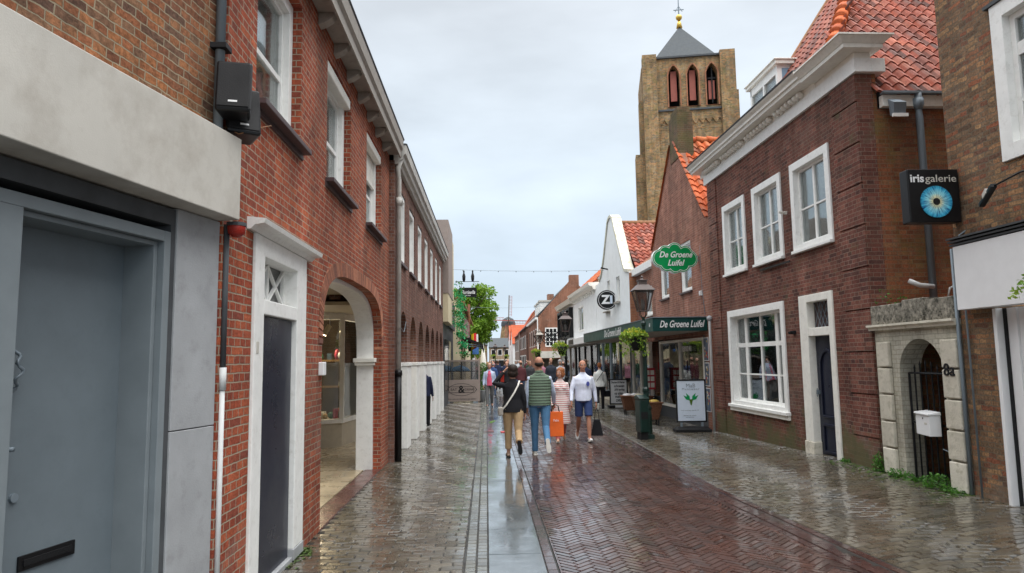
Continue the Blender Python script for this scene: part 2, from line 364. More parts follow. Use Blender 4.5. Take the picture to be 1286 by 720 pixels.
class MB:
    def __init__(s, F=RAW): s.F = F; s.v = []; s.f = []; s.rnd = {}; s.cur = None
    def vert(s, p): s.v.append(s.F.pt(*p)); return len(s.v) - 1
    def face(s, ix):
        s.f.append(ix)
        if s.cur is not None: s.rnd[len(s.f) - 1] = s.cur
    def poly(s, pts): s.face([s.vert(p) for p in pts])
    def box(s, x0, x1, y0, y1, z0, z1):
        i = [s.vert((x, y, z)) for x in (x0, x1) for y in (y0, y1) for z in (z0, z1)]
        for q in ((0, 1, 3, 2), (4, 6, 7, 5), (0, 4, 5, 1), (2, 3, 7, 6), (0, 2, 6, 4), (1, 5, 7, 3)):
            s.face([i[k] for k in q])
        return s
    def hexa(s, b, t):
        """8 corners: bottom loop b, top loop t"""
        i = [s.vert(p) for p in b]; j = [s.vert(p) for p in t]; n = len(b)
        s.face(i[::-1]); s.face(j)
        for k in range(n): s.face([i[k], i[(k + 1) % n], j[(k + 1) % n], j[k]])
        return s
    def obox(s, c, h, mat):
        """oriented box: centre, half sizes, 3x3 matrix"""
        pts = []
        for z in (-1, 1):
            for x, y in ((-1, -1), (1, -1), (1, 1), (-1, 1)):
                pts.append(tuple(Vector(c) + mat @ Vector((x * h[0], y * h[1], z * h[2]))))
        return s.hexa(pts[:4], pts[4:])
    def beam(s, p, q, w, h, up=(0, 0, 1)):
        p, q = Vector(p), Vector(q); d = (q - p); L = d.length; d.normalize()
        upv = Vector(up); sd = d.cross(upv)
        if sd.length < 1e-3: sd = d.cross(Vector((1, 0, 0)))
        sd.normalize(); u2 = sd.cross(d)
        b = [p + sd * w / 2 * i + u2 * h / 2 * j for i, j in ((-1, -1), (1, -1), (1, 1), (-1, 1))]
        return s.hexa([tuple(x) for x in b], [tuple(x + d * L) for x in b])
    def holes(s, outer, holes, o0, o1):
        """plate in the (y, z) plane from o0 to o1 with holes"""
        loops = [outer] + holes
        tess = tessellate_polygon([[Vector((p[0], p[1], 0)) for p in l] for l in loops])
        flat = [p for l in loops for p in l]
        A = [s.vert((o1, p[0], p[1])) for p in flat]; B = [s.vert((o0, p[0], p[1])) for p in flat]
        for t in tess:
            s.face([A[k] for k in t]); s.face([B[k] for k in t][::-1])
        k = 0
        for l in loops:
            n = len(l)
            for i in range(n):
                a, b = k + i, k + (i + 1) % n
                s.face([A[a], A[b], B[b], B[a]])
            k += n
        return s
    def holes_xz(s, outer, holes, y0, y1):
        loops = [outer] + holes
        tess = tessellate_polygon([[Vector((p[0], p[1], 0)) for p in l] for l in loops])
        flat = [p for l in loops for p in l]
        A = [s.vert((p[0], y0, p[1])) for p in flat]; B = [s.vert((p[0], y1, p[1])) for p in flat]
        for t in tess:
            s.face([A[k] for k in t]); s.face([B[k] for k in t][::-1])
        k = 0
        for l in loops:
            n = len(l)
            for i in range(n):
                a, b = k + i, k + (i + 1) % n
                s.face([A[a], A[b], B[b], B[a]])
            k += n
        return s
    def extr(s, prof, a0, a1):
        """profile [(o, z)] run along y"""
        A = [s.vert((p[0], a0, p[1])) for p in prof]; B = [s.vert((p[0], a1, p[1])) for p in prof]; n = len(prof)
        s.face(A); s.face(B[::-1])
        for i in range(n): s.face([A[i], A[(i + 1) % n], B[(i + 1) % n], B[i]])
        return s
    def extr_x(s, prof, x0, x1):
        """profile [(y, z)] run along x"""
        A = [s.vert((x0, p[0], p[1])) for p in prof]; B = [s.vert((x1, p[0], p[1])) for p in prof]; n = len(prof)
        s.face(A); s.face(B[::-1])
        for i in range(n): s.face([A[i], A[(i + 1) % n], B[(i + 1) % n], B[i]])
        return s
    def tube(s, pts, r, n=10, r1=None):
        pts = [Vector(p) for p in pts]; rings = []
        ref = Vector((0, 0, 1))
        for i, p in enumerate(pts):
            d = (pts[min(i + 1, len(pts) - 1)] - pts[max(i - 1, 0)]).normalized()
            a = d.cross(ref)
            if a.length < .05: a = d.cross(Vector((1, 0, 0)))
            a.normalize(); b = a.cross(d)
            rr = r if r1 is None else r + (r1 - r) * i / (len(pts) - 1)
            if i and (a - pa).length > 1.2: a, b = -a, -b
            pa = a
            rings.append([s.vert(tuple(p + a * rr * cos(2 * pi * k / n) + b * rr * sin(2 * pi * k / n))) for k in range(n)])
        for A, B in zip(rings, rings[1:]):
            for k in range(n): s.face([A[k], A[(k + 1) % n], B[(k + 1) % n], B[k]])
        s.face(rings[0][::-1]); s.face(rings[-1])
        return s
    def lathe(s, prof, c=(0, 0), n=16, sq=None):
        """profile [(r, z)] round a vertical axis; n sides"""
        rings = []
        for r, z in prof:
            rings.append([s.vert((c[0] + r * cos(2 * pi * (k + .5) / n), c[1] + r * sin(2 * pi * (k + .5) / n), z)) for k in range(n)])
        for A, B in zip(rings, rings[1:]):
            for k in range(n): s.face([A[k], A[(k + 1) % n], B[(k + 1) % n], B[k]])
        s.face(rings[0][::-1]); s.face(rings[-1])
        return s
    def ball(s, c, r, n=10, m=7, sc=(1, 1, 1)):
        rings = []
        for i in range(1, m):
            t = pi * i / m
            rings.append([s.vert((c[0] + r * sc[0] * sin(t) * cos(2 * pi * k / n), c[1] + r * sc[1] * sin(t) * sin(2 * pi * k / n), c[2] - r * sc[2] * cos(t))) for k in range(n)])
        for A, B in zip(rings, rings[1:]):
            for k in range(n): s.face([A[k], A[(k + 1) % n], B[(k + 1) % n], B[k]])
        b = s.vert((c[0], c[1], c[2] - r * sc[2])); t_ = s.vert((c[0], c[1], c[2] + r * sc[2]))
        for k in range(n):
            s.face([b, rings[0][(k + 1) % n], rings[0][k]]); s.face([t_, rings[-1][k], rings[-1][(k + 1) % n]])
        return s
    def build(s, name, mat, parent=None, bevel=0, smooth=False, recalc=True, loc=None):
        me = bpy.data.meshes.new(name)
        me.from_pydata(s.v, [], s.f)
        if recalc:
            bm = bmesh.new(); bm.from_mesh(me)
            bmesh.ops.recalc_face_normals(bm, faces=bm.faces)
            bm.to_mesh(me); bm.free()
        if s.rnd:
            at = me.attributes.new('rnd', 'FLOAT', 'FACE')
            for k, v in s.rnd.items(): at.data[k].value = v
        if smooth:
            for p in me.polygons: p.use_smooth = True
        o = bpy.data.objects.new(name, me); COL.objects.link(o)
        me.materials.append(M[mat] if isinstance(mat, str) else mat)
        if parent: o.parent = parent
        if loc: o.location = loc
        if bevel:
            b = o.modifiers.new('bevel', 'BEVEL'); b.width = bevel; b.segments = 2; b.limit_method = 'ANGLE'
        return o

def tag(o, label=None, cat=None, group=None, kind=None):
    if label: o['label'] = label
    if cat: o['category'] = cat
    if group: o['group'] = group
    if kind: o['kind'] = kind
    return o
def thing(name, label, cat, loc=(0, 0, 0), rot=0, group=None):
    o = bpy.data.objects.new(name, None); COL.objects.link(o); o.empty_display_size = .2
    o.location = loc; o.rotation_euler = (0, 0, rot)
    return tag(o, label, cat, group)
def fthing(name, label, cat, F, group=None): return thing(name, label, cat, F.loc, F.rot, group)
def copy_tree(o, parent=None):
    c = o.copy(); COL.objects.link(c)
    if parent: c.parent = parent
    for ch in list(o.children): copy_tree(ch, c)
    return c

def text(s, size, mat, parent, M4, depth=.004, shear=0, bold=0, align='CENTER', name='lettering', sx=1, spacing=1, fit=None):
    cu = bpy.data.curves.new(name, 'FONT'); cu.body = s; cu.size = size; cu.extrude = depth; cu.shear = shear
    cu.offset = bold; cu.align_x = align; cu.align_y = 'CENTER'; cu.space_character = spacing; cu.resolution_u = 3
    ob = bpy.data.objects.new('t', cu); COL.objects.link(ob)
    dg = bpy.context.evaluated_depsgraph_get()
    me = bpy.data.meshes.new_from_object(ob.evaluated_get(dg))
    bpy.data.objects.remove(ob)
    if fit:
        xs_ = [v.co.x for v in me.vertices]; sx = fit / (max(xs_) - min(xs_)); me.transform(Matrix.Translation((-(max(xs_) + min(xs_)) / 2, 0, 0)))
    me.transform(M4 @ Matrix.Diagonal((sx, 1, 1, 1)))
    o = bpy.data.objects.new(name, me); COL.objects.link(o); me.materials.clear(); me.materials.append(M[mat]); me.name = name
    if parent: o.parent = parent
    return o
def face_near(x, y, z, tilt=0):     # text plane facing -Y (towards the viewer)
    return Matrix.Translation((x, y, z)) @ Matrix.Rotation(pi / 2, 4, 'X') @ Matrix.Rotation(tilt, 4, 'Z')
def face_street_right(x, y, z):     # plane facing -X
    return Matrix.Translation((x, y, z)) @ Matrix.Rotation(-pi / 2, 4, 'Z') @ Matrix.Rotation(pi / 2, 4, 'X')

def rect(a0, a1, z0, z1): return [(a0, z0), (a1, z0), (a1, z1), (a0, z1)]
def arch(a0, a1, z0, zs, zt, n=12, p=2.0):
    """opening with a curved head from springing zs to top zt"""
    c = (a0 + a1) / 2; h = (a1 - a0) / 2
    pts = [(a0, z0), (a1, z0)]
    for i in range(n + 1):
        t = pi * i / n
        x = abs(cos(t)) ** (2 / p) * (1 if cos(t) >= 0 else -1); y = abs(sin(t)) ** (2 / p)
        pts.append((c + h * x, zs + (zt - zs) * y))
    return pts

def curtain(F, parent, a0, a1, z0, z1, o, mat='curtain', amp=.02, per=.09):
    mb = MB(F); n = max(8, int((a1 - a0) / per * 6)); pv = None
    for i in range(n + 1):
        a = a0 + (a1 - a0) * i / n
        oo = o + amp * sin(2 * pi * (a - a0) / per + .8 * sin(9 * a))
        v = [mb.vert((oo, a, z0)), mb.vert((oo, a, z1))]
        if pv: mb.face([pv[0], v[0], v[1], pv[1]])
        pv = v
    return mb.build('curtain', mat, parent, recalc=False, smooth=True)

def window(F, root, a0, a1, z0, z1, fw=.10, proud=.015, deep=.10, bars=(), zbars=(), bw=.035, mat='white_paint', curt=True, room='dark_room',
           glass='glass', sill=None, sash=.045, cover=None, roomd=.5, name='window'):
    """frame with recessed sash, glazing bars, pane, curtain; bars: (a, z0, z1[, w]) ; zbars: (z, a0, a1[, w])"""
    f = MB(F)
    for b in ((a0, a0 + fw, z0, z1), (a1 - fw, a1, z0, z1), (a0 + fw, a1 - fw, z0, z0 + fw), (a0 + fw, a1 - fw, z1 - fw, z1)):
        f.box(-deep - .04, proud, *b)
    i0, i1, j0, j1 = a0 + fw, a1 - fw, z0 + fw, z1 - fw
    for b in ((i0, i0 + sash, j0, j1), (i1 - sash, i1, j0, j1), (i0 + sash, i1 - sash, j0, j0 + sash), (i0 + sash, i1 - sash, j1 - sash, j1)):
        f.box(-deep - .038, -deep + .025, *b)
    fo = f.build(name, mat, root, bevel=.004)
    if bars or zbars:
        g = MB(F)
        for b in bars:
            w = b[3] if len(b) > 3 else bw
            g.box(-deep - .03, -deep + .018, b[0] - w / 2, b[0] + w / 2, b[1], b[2])
        for b in zbars:
            w = b[3] if len(b) > 3 else bw
            g.box(-deep - .028, -deep + .014, b[1], b[2], b[0] - w / 2, b[0] + w / 2)
        g.build('glazing_bar', mat, fo)
    MB(F).box(-deep - .012, -deep - .006, i0, i1, j0, j1).build('pane', glass, fo)
    if curt:
        for c in (curt if isinstance(curt, (list, tuple)) else [(i0 + .02, i1 - .02)]):
            curtain(F, fo, c[0], c[1], j0, j1, -deep - .045, amp=.012)
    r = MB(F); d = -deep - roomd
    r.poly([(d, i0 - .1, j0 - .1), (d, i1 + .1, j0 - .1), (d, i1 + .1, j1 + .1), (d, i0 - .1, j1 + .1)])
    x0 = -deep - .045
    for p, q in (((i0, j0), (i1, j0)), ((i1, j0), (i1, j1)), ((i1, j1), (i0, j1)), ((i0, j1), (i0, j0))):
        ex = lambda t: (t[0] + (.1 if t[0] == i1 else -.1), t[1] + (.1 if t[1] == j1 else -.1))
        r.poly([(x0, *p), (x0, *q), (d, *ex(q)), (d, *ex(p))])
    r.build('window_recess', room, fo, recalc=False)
    if sill:
        MB(F).box(-.05, sill[0], a0 - sill[1], a1 + sill[1], z0 - sill[2], z0 - .002).build('sill', sill[3], fo, bevel=.006)
    return fo

def pantiles(parent, p0, u, v, nu, nv, w=.24, h=.30, mat='roof_red', name='roof_tiles', inside=None, amp=.035, lift=.028, seg=8, F=RAW):
    """p0 = lower corner at the eave; u along the eave, v up the slope (unit vectors)"""
    p0, u, v = Vector(p0), Vector(u), Vector(v); n = u.cross(v).normalized()
    if n.z < 0: n = -n
    mb = MB(F)
    def prof(t): return amp * (sin(2 * pi * t) + .35 * sin(4 * pi * t + .6))
    for j in range(nv):
        for i in range(nu):
            if inside and not inside((i + .5) * w, (j + .5) * h): continue
            mb.cur = random.random(); jz = random.uniform(-.004, .004)
            rows = []
            for (vv, nn) in ((-.02 + j * h, -.014), (-.02 + j * h, lift), ((j + 1) * h, 0.)):
                rows.append([mb.vert(tuple(p0 + u * ((i + k / seg) * w) + v * (vv + (jz if nn != 0 else jz)) + n * (nn + prof(k / seg)))) for k in range(seg + 1)])
            for A, B in zip(rows, rows[1:]):
                for k in range(seg): mb.face([A[k], A[k + 1], B[k + 1], B[k]])
    return mb.build(name, mat, parent, recalc=False)

def leaves(name, mat, parent, pts, size=.05, seed=1, up=0., flat=0., loc=None):
    """pts = list of (x, y, z); one bent leaf per point"""
    rr = random.Random(seed); mb = MB()
    for p in pts:
        s = size * rr.uniform(.6, 1.3)
        d = Vector((rr.gauss(0, 1), rr.gauss(0, 1), rr.gauss(0, 1) + up)).normalized()
        a = d.cross(Vector((rr.gauss(0, 1), rr.gauss(0, 1), rr.gauss(0, 1)))).normalized(); b = a.cross(d)
        p = Vector(p); mb.cur = rr.random()
        q = [p - a * s * .1, p + b * s * .35 + a * s * .5 + d * s * .08, p + a * s * 1.1, p - b * s * .35 + a * s * .5 + d * s * .08]
        mb.poly([tuple(x) for x in q])
    return mb.build(name, mat, parent, recalc=False, loc=loc)
# ------------------------------------------------------------ ground
def border_x(y): return 3.12 + max(0, 9.5 - y) * .075
def wall_rise(y): return .116 * min(1, max(0, (16.5 - y) / 5.3))
def gz(x, y):
    z = .004 * mnoise.noise(Vector((x * .9, y * .5, 0)))
    b = border_x(y)
    if x > b:
        t = min(1, (x - b) / (XR(y) - b)); z += t * wall_rise(y)
    return z
def paver(mb, cx, cy, L, Wd, ang, x0=None, x1=None, gap=.006, tilt=.008, top=.0, rr=random):
    ca, sa = cos(ang), sin(ang); tx, ty = rr.gauss(0, tilt), rr.gauss(0, tilt); dz = rr.gauss(0, .0012)
    mb.cur = rr.random()
    def P(lx, ly, z):
        x, y = cx + lx * ca - ly * sa, cy + lx * sa + ly * ca
        if x0 is not None: x = min(max(x, x0), x1)
        return (x, y, gz(x, y) + top + dz + lx * tx + ly * ty + z)
    l, w = L / 2 - gap / 2, Wd / 2 - gap / 2; e = .006
    b = [mb.vert(P(sx * l, sy * w, -.013)) for sx, sy in ((-1, -1), (1, -1), (1, 1), (-1, 1))]
    t = [mb.vert(P(sx * (l - e), sy * (w - e), 0)) for sx, sy in ((-1, -1), (1, -1), (1, 1), (-1, 1))]
    mb.face(t)
    for k in range(4): mb.face([b[k], b[(k + 1) % 4], t[(k + 1) % 4], t[k]])

G0 = MB(); G0.poly([(-400, -60, -.06), (400, -60, -.06), (400, 700, -.06), (-400, 700, -.06)])
tag(G0.build('ground', 'far_ground', recalc=False), kind='structure')
j = MB()
ys = [i * 1.0 for i in range(-3, 46)]; xs = [-6, -1.8, 0, .5, 1.5, 3.1, 3.6, 4.2, 5.0, 5.8, 7.5]
def jz(x, y): return gz(min(x, 5.8), y) - .0125
for ya, yb in zip(ys, ys[1:]):
    for xa, xb in zip(xs, xs[1:]):
        j.poly([(xa, ya, jz(xa, ya)), (xb, ya, jz(xb, ya)), (xb, yb, jz(xb, yb)), (xa, yb, jz(xa, yb))])
tag(j.build('paving_bed', 'joint', recalc=False), kind='structure')

Y0, Y1 = 3.6, 34.0
# road of herringbone clinkers
rb = MB(); n = 3; Lb, Wb = .2, .0667; c45 = cos(pi / 4)
for i in range(-260, 420):
    for k in range(-16, 17):
        for kind in (0, 1):
            ox, oy = i + n * k, i - n * k
            if kind == 0: cx, cy, an = ox + n / 2, oy + .5, 0
            else: cx, cy, an = ox + n + .5, oy + 1 - n / 2, pi / 2
            cx *= Wb; cy *= Wb
            x = cx * c45 - cy * c45; y = cx * c45 + cy * c45
            x += 1.9
            if y < Y0 or y > Y1: continue
            bx = border_x(y) - .40
            if x < .60 - .07 or x > bx + .07: continue
            paver(rb, x, y, Lb, Wb, an + pi / 4, .595, bx, gap=.004, rr=random)
tag(rb.build('road', 'road_brick', recalc=False), kind='structure')
# borders of the road
eb = MB()
y = Y0
while y < Y1:
    for (off, w) in ((.02, .10),):
        paver(eb, .535, y + .1, .2, .095, pi / 2, tilt=.004)
    b = border_x(y + .1); an = atan2(.2, border_x(y + .2) - border_x(y))
    for q in range(4):
        paver(eb, b - .35 + q * .095, y + (.1 if q % 2 else .0), .2, .09, an, tilt=.005, top=-.008 if q == 2 else 0)
    y += .2
tag(eb.build('road_gutter', 'edge_brick', recalc=False), kind='structure')
# left pavement : clinkers in slightly wavy courses, two soldier rows by the slabs
lp = MB(); y = Y0; row = 0
while y < Y1:
    x = -1.80 + (row % 2) * .1
    x -= random.uniform(0, .03)
    while x < -.22:
        x1 = min(x + .2, -.215); cx = (x + x1) / 2
        if x1 - x > .03:
            wv = .035 * sin(cx * 9 + .4 * row) * .5
            paver(lp, cx, y + wv + .02 * mnoise.noise(Vector((cx * 2, y, 3))), (x1 - x), .105, .17 * cos(cx * 9 + .4 * row) * .5, gap=.009, tilt=.013)
        x += .2
    y += .1055; row += 1
tag(lp.build('left_pavement', 'tan_paver', recalc=False), kind='structure')
lr = MB(); y = Y0
while y < Y1:
    paver(lr, -.157, y, .11, .098, pi / 2, tilt=.006); paver(lr, -.055, y + .04, .11, .098, pi / 2, tilt=.006)
    y += .112
tag(lr.build('pavement_edge', 'grey_paver', recalc=False), kind='structure')
# slabs of the gully line
sl = MB(); y = 2.7; k = 0
for L in [.95] * 36:
    sl.cur = random.random(); zz = .002
    for (xa, xb) in ((0.004, .482),):
        p = [(xa, y + .004, zz), (xb, y + .004, zz), (xb, y + L - .004, zz), (xa, y + L - .004, zz)]
        q = [(a + (-.003 if a < .2 else .003), b + (-.003 if i < 2 else .003), -.012) for i, (a, b, c) in enumerate(p)]
        ti = [sl.vert((a, b, c + random.uniform(-.0015, .0015))) for a, b, c in p]; bi = [sl.vert(c) for c in q]
        sl.face(ti)
        for m in range(4): sl.face([bi[m], bi[(m + 1) % 4], ti[(m + 1) % 4], ti[m]])
    y += L
tag(sl.build('slab_path', 'slab', recalc=False), kind='structure')
# right pavement
rp = MB(); y = Y0; row = 0
while y < Y1:
    xw = 6.05 if y < 9.8 else XR(y) + .1
    b = border_x(y) - .015
    x = b + ((row % 2) - 1) * .1
    while x < xw:
        xa = max(x, b); xb = min(x + .2, xw); cx = (xa + xb) / 2
        if xb - xa > .03:
            ph = (cx - 3.3) / 1.15; fr_a = 2 * (ph - floor(ph)) - 1
            paver(rp, cx, y + .13 * (1 - fr_a * fr_a), xb - xa - .002, .102, -math.atan(.13 * 2 * fr_a * 2 / 1.15) , b - .02, 9, gap=.010, tilt=.013)
        x += .2
    y += .1055; row += 1
tag(rp.build('right_pavement', 'tan_paver', recalc=False), kind='structure')
# beyond the laid bricks
fr_ = MB(); fr_.box(.5, 3.1, Y1, 220, -.03, -.004); tag(fr_.build('far_road', M['far_ground']), kind='structure')
fl = MB(); fl.box(-6, .49, Y1, 220, -.03, 0); tag(fl.build('far_left_pavement', M['far_ground']), kind='structure')
fl = MB(); fl.box(3.11, 8, Y1, 220, -.03, .0); tag(fl.build('far_right_pavement', M['far_ground']), kind='structure')

def foliage_patch(name, label, cat, pts, mat, size, seed, group=None):
    o = leaves(name, mat, None, pts, size, seed)
    return tag(o, label, cat, group)

# ============================================================ LEFT SIDE
# ---- grey shop front at the corner
AA = radians(13)
FA = Fr('L', 4.66, ang=AA, xy=(-1.80, 4.66))
r = fthing('corner_shop', 'brown brick shop with grey stone front and wide concrete lintel, nearest on the left', 'building', FA)
def A(a): return 4.66 + a
# wall above (its own direction, nearly in line with the street)
FU = Fr('L', 4.66, ang=radians(10), xy=(-1.80, 4.66))
w = MB(FU); w.box(-.4, -.01, 4.66 - 6.5, 4.66 - .06, 3.0, 9.0)
o = w.build('upper_wall', 'brown_brick', r); o.matrix_parent_inverse = Matrix.Identity(4)
o.rotation_euler = (0, 0, FU.rot - FA.rot)
# lintel
FL = Fr('L', 4.66, ang=radians(11.5), xy=(-1.80, 4.66))
w = MB(FL); w.box(-.5, .145, 4.66 - 4.2, 4.66 + .03, 2.715, 3.275)
o = w.build('lintel', 'concrete', r, bevel=.006); o.rotation_euler = (0, 0, FL.rot - FA.rot)
w = MB(FA)
w.box(-.35, 0, A(-.40), A(.03), 0, 1.352); w.box(-.35, 0, A(-.40), A(.03), 1.358, 2.71)
w.build('stone_pier', 'grey_stone', r, bevel=.004)
w = MB(FA); w.box(-.3, -.012, A(-.442), A(-.402), 0, 2.70); w.box(-.3, -.012, A(-3.2), A(-.442), 2.60, 2.70); w.build('dark_reveal', 'dark_lead', r)
w = MB(FA)
w.box(-.30, -.008, A(-.50), A(-.444), 0, 2.555); w.box(-.30, -.008, A(-1.62), A(-.50), 2.49, 2.555)
w.box(-.30, -.008, A(-1.62), A(-1.46), 0, 2.49)
w.box(-.30, -.05, A(-.535), A(-.503), 0, 2.488); w.box(-.30, -.05, A(-1.46), A(-.535), 2.46, 2.488)
w.build('door_frame', 'grey_frame', r, bevel=.004)
w = MB(FA); w.box(-.35, -.25, A(-1.458), A(-.536), 0, 2.459); d = w.build('door', 'grey_paint', r)
w = MB(FA); w.box(-.30, -.2495, A(-1.459), A(-1.30), 0, 2.458); w.build('side_panel', 'grey_frame', r)
w = MB(FA)
w.box(-.2495, -.238, A(-1.155), A(-.81), .755, .83); w.build('letter_slot', 'black_paint', d, bevel=.004)
w = MB(FA); w.tube([(-.2495, A(-1.20), 1.12), (-.235, A(-1.20), 1.12)], .022, 14); w.build('lock', 'zinc', d)
w = MB(FA); w.box(-.2375, -.232, A(-1.13), A(-.835), .775, .81); w.build('slot_flap', 'black_matt', d, bevel=.003)
w = MB(FA); w.tube([(-.235 + .06 * sin(pi * i / 16), A(-1.285) + .035 * sin(2 * pi * i / 10) ** 2, 1.62 + .24 * i / 16) for i in range(17)], .009, 8)
w.tube([(-.24, A(-1.28), 1.36), (-.19, A(-1.265), 1.36)], .012); w.build('handle', 'zinc', d, smooth=True)
w = MB(FA); w.box(-.30, -.02, A(-3.2), A(-1.62), 0, 2.6); w.build('shop_side_wall', 'grey_frame', r)
# rear volume
w = MB(FA); w.box(-8, -.41, A(-5), A(-.3), 0, 8.9); w.build('rear_wall', 'brown_brick', r)

# downpipe beside the speakers, grey lower pipe
pr = thing('downpipe', 'blue grey downpipe on the brown brick behind the black loudspeakers', 'pipe', (-1.785, 4.60, 3.25))
w = MB(); w.tube([(0, -.02, .0), (0, -.02, 6)], .032, 12); w.build('pipe', 'zinc', pr, smooth=True)
w = MB(); w.box(-.06, .06, -.075, .035, .62, .66); w.box(-.06, .06, -.075, .035, 2.3, 2.34); w.build('bracket', 'black_matt', pr, bevel=.004)
pr = thing('drain_pipe', 'thin drain pipe, dark above and white below, beside the grey stone pier', 'pipe', (-1.765, 4.735, 0))
w = MB(); w.tube([(0, 0, 1.72), (0, 0, 2.70)], .020, 10); w.build('upper_pipe', 'dark_lead', pr, smooth=True)
w = MB(); w.tube([(0, 0, 0), (0, 0, 1.60)], .018, 10); w.tube([(0, 0, 1.58), (0, 0, 1.73)], .025, 10); w.build('lower_pipe', 'white_pipe', pr, smooth=True)
al = thing('alarm_lamp', 'small red alarm lamp under the end of the concrete lintel', 'lamp', (-1.70, 4.74, 2.70))
w = MB(); w.lathe([(.03, -.085), (.055, -.06), (.062, -.02), (.06, 0)], n=14); w.build('lens', plain('red_lens', (.35, .03, .02), .25), al, smooth=True)
w = MB(); w.lathe([(.066, -.012), (.066, .012)], n=14); w.build('base', 'dark_lead', al)

def speaker(loc, rot, label, tiltx=radians(-8)):
    s = thing('loudspeaker', label, 'loudspeaker', loc, rot, 'black loudspeakers on the left wall')
    w = MB()
    # cabinet : trapezoid plan, front faces local -y
    b = [(-.115, -.11, -.19), (.115, -.11, -.19), (.085, .09, -.17), (-.085, .09, -.17)]
    t = [(-.115, -.11, .17), (.115, -.11, .17), (.085, .09, .15), (-.085, .09, .15)]
    w.hexa(b, t); c = w.build('cabinet', 'black_paint', s, bevel=.02)
    w = MB(); w.box(-.10, .10, -.118, -.108, -.165, .15); w.build('grille', M['black_matt'], s, bevel=.006)
    w = MB(); w.box(-.028, .028, -.1205, -.118, -.135, -.122); w.build('badge', 'white_sign', c)
    w = MB(); w.box(-.02, .02, .08, .16, -.05, .05); w.tube([(0, .1, -.06), (0, .1, .06)], .018); w.build('bracket', 'black_matt', s)
    c.parent = s
    for ch in s.children: ch.rotation_euler = (tiltx, 0, 0)
    return s
speaker((-1.665, 4.56, 3.57), radians(12), 'black box loudspeaker facing the camera, beside the grey downpipe')
speaker((-1.70, 4.76, 3.47), radians(30), 'black loudspeaker turned to the street, behind and below the other loudspeaker', radians(-14))
w = MB(); w.tube([(-1.74, 4.60, 3.34), (-1.66, 4.62, 3.30), (-1.55, 4.70, 3.37), (-1.50, 4.80, 3.42)], .004, 6)
tag(w.build('speaker_cable', plain('cable', (.25, .12, .05), .5), smooth=True), 'thin brown cable hanging under the two loudspeakers', 'cable')

# ---- red brick house with white door and big arch
FB = Fr('L', 4.70)
r = fthing('red_brick_house', 'bright red brick house with white door, three upper windows and a large passage arch', 'building', FB)
w = MB(FB)
win = [(5.28, 6.56), (7.62, 8.96), (10.12, 11.52)]
hl = [rect(a0, a1, 3.78, 5.22) for a0, a1 in win]
hl.append(rect(5.31, 6.785, 0.02, 2.76))
arc = arch(7.54, 11.62, .0, 1.95, 2.83, n=22, p=3.4); arc[0] = (7.54, .0005); arc[1] = (11.62, .0005)
outer = [(4.70, 0), (7.54, 0)] + [p for p in arc[2:][::-1]] + [(11.62, 0), (12.43, 0), (12.43, 5.62), (4.70, 5.62)]
w.holes(outer, [rect(a0, a1, 3.78, 5.22) for a0, a1 in win] + [rect(5.31, 6.785, .01, 2.76)], -.13, 0)
w.build('wall', 'red_brick', r)
# soldier course round the arch
w = MB(FB); n = 74
def arcp(t, e):
    c = (7.54 + 11.62) / 2; h = (11.62 - 7.54) / 2 + e
    x = abs(cos(t)) ** (2 / 3.4) * (1 if cos(t) >= 0 else -1); y = abs(sin(t)) ** (2 / 3.4)
    return (c + h * x, 1.95 + (.88 + e) * y)
pr_ = None
tt = [pi * i / n for i in range(n + 1)]
for i in range(n):
    p, q, p2, q2 = arcp(tt[i], -.002), arcp(tt[i], .165), arcp(tt[i + 1], -.002), arcp(tt[i + 1], .165)
    for k in range(max(1, int(round(math.dist(q, q2) / .07)))):
        m = max(1, int(round(math.dist(q, q2) / .07)))
        L = lambda a, b, s: (a[0] + (b[0] - a[0]) * s, a[1] + (b[1] - a[1]) * s)
        s0, s1 = (k + .12) / m, (k + .88) / m
        a_, b_, c_, d_ = L(p, p2, s0), L(q, q2, s0), L(q, q2, s1), L(p, p2, s1)
        w.cur = random.random()
        w.hexa([(-.12, *a_), (-.12, *b_), (-.12, *c_), (-.12, *d_)], [(.010, *a_), (.010, *b_), (.010, *c_), (.010, *d_)])
w.build('arch_course', wetstone('arch_brick', [(.22, .08, .045), (.44, .19, .11), (.34, .13, .075), (.17, .07, .05), (.40, .15, .08)], .7, .9, .8), r)
# inner white arch
w = MB(FB)
ia = arch(7.60, 11.58, .0, 1.90, 2.78, n=22, p=3.0)
w.holes([(7.45, 0), (7.60, 0)] + ia[2:][::-1] + [(11.58, 0), (12.5, 0), (12.5, 3.0), (7.45, 3.0)], [], -.40, -.132)
w.build('inner_arch', 'white_paint', r)
w = MB(FB); w.box(-.42, -.10, 11.50, 11.66, 1.70, 1.75); w.box(-.44, -.08, 11.47, 11.68, 1.75, 1.82); w.build('capital', 'cream_paint', r, bevel=.008)
w = MB(FB); w.box(-.5, .0, 7.20, 7.56, 1.62, 1.84); 
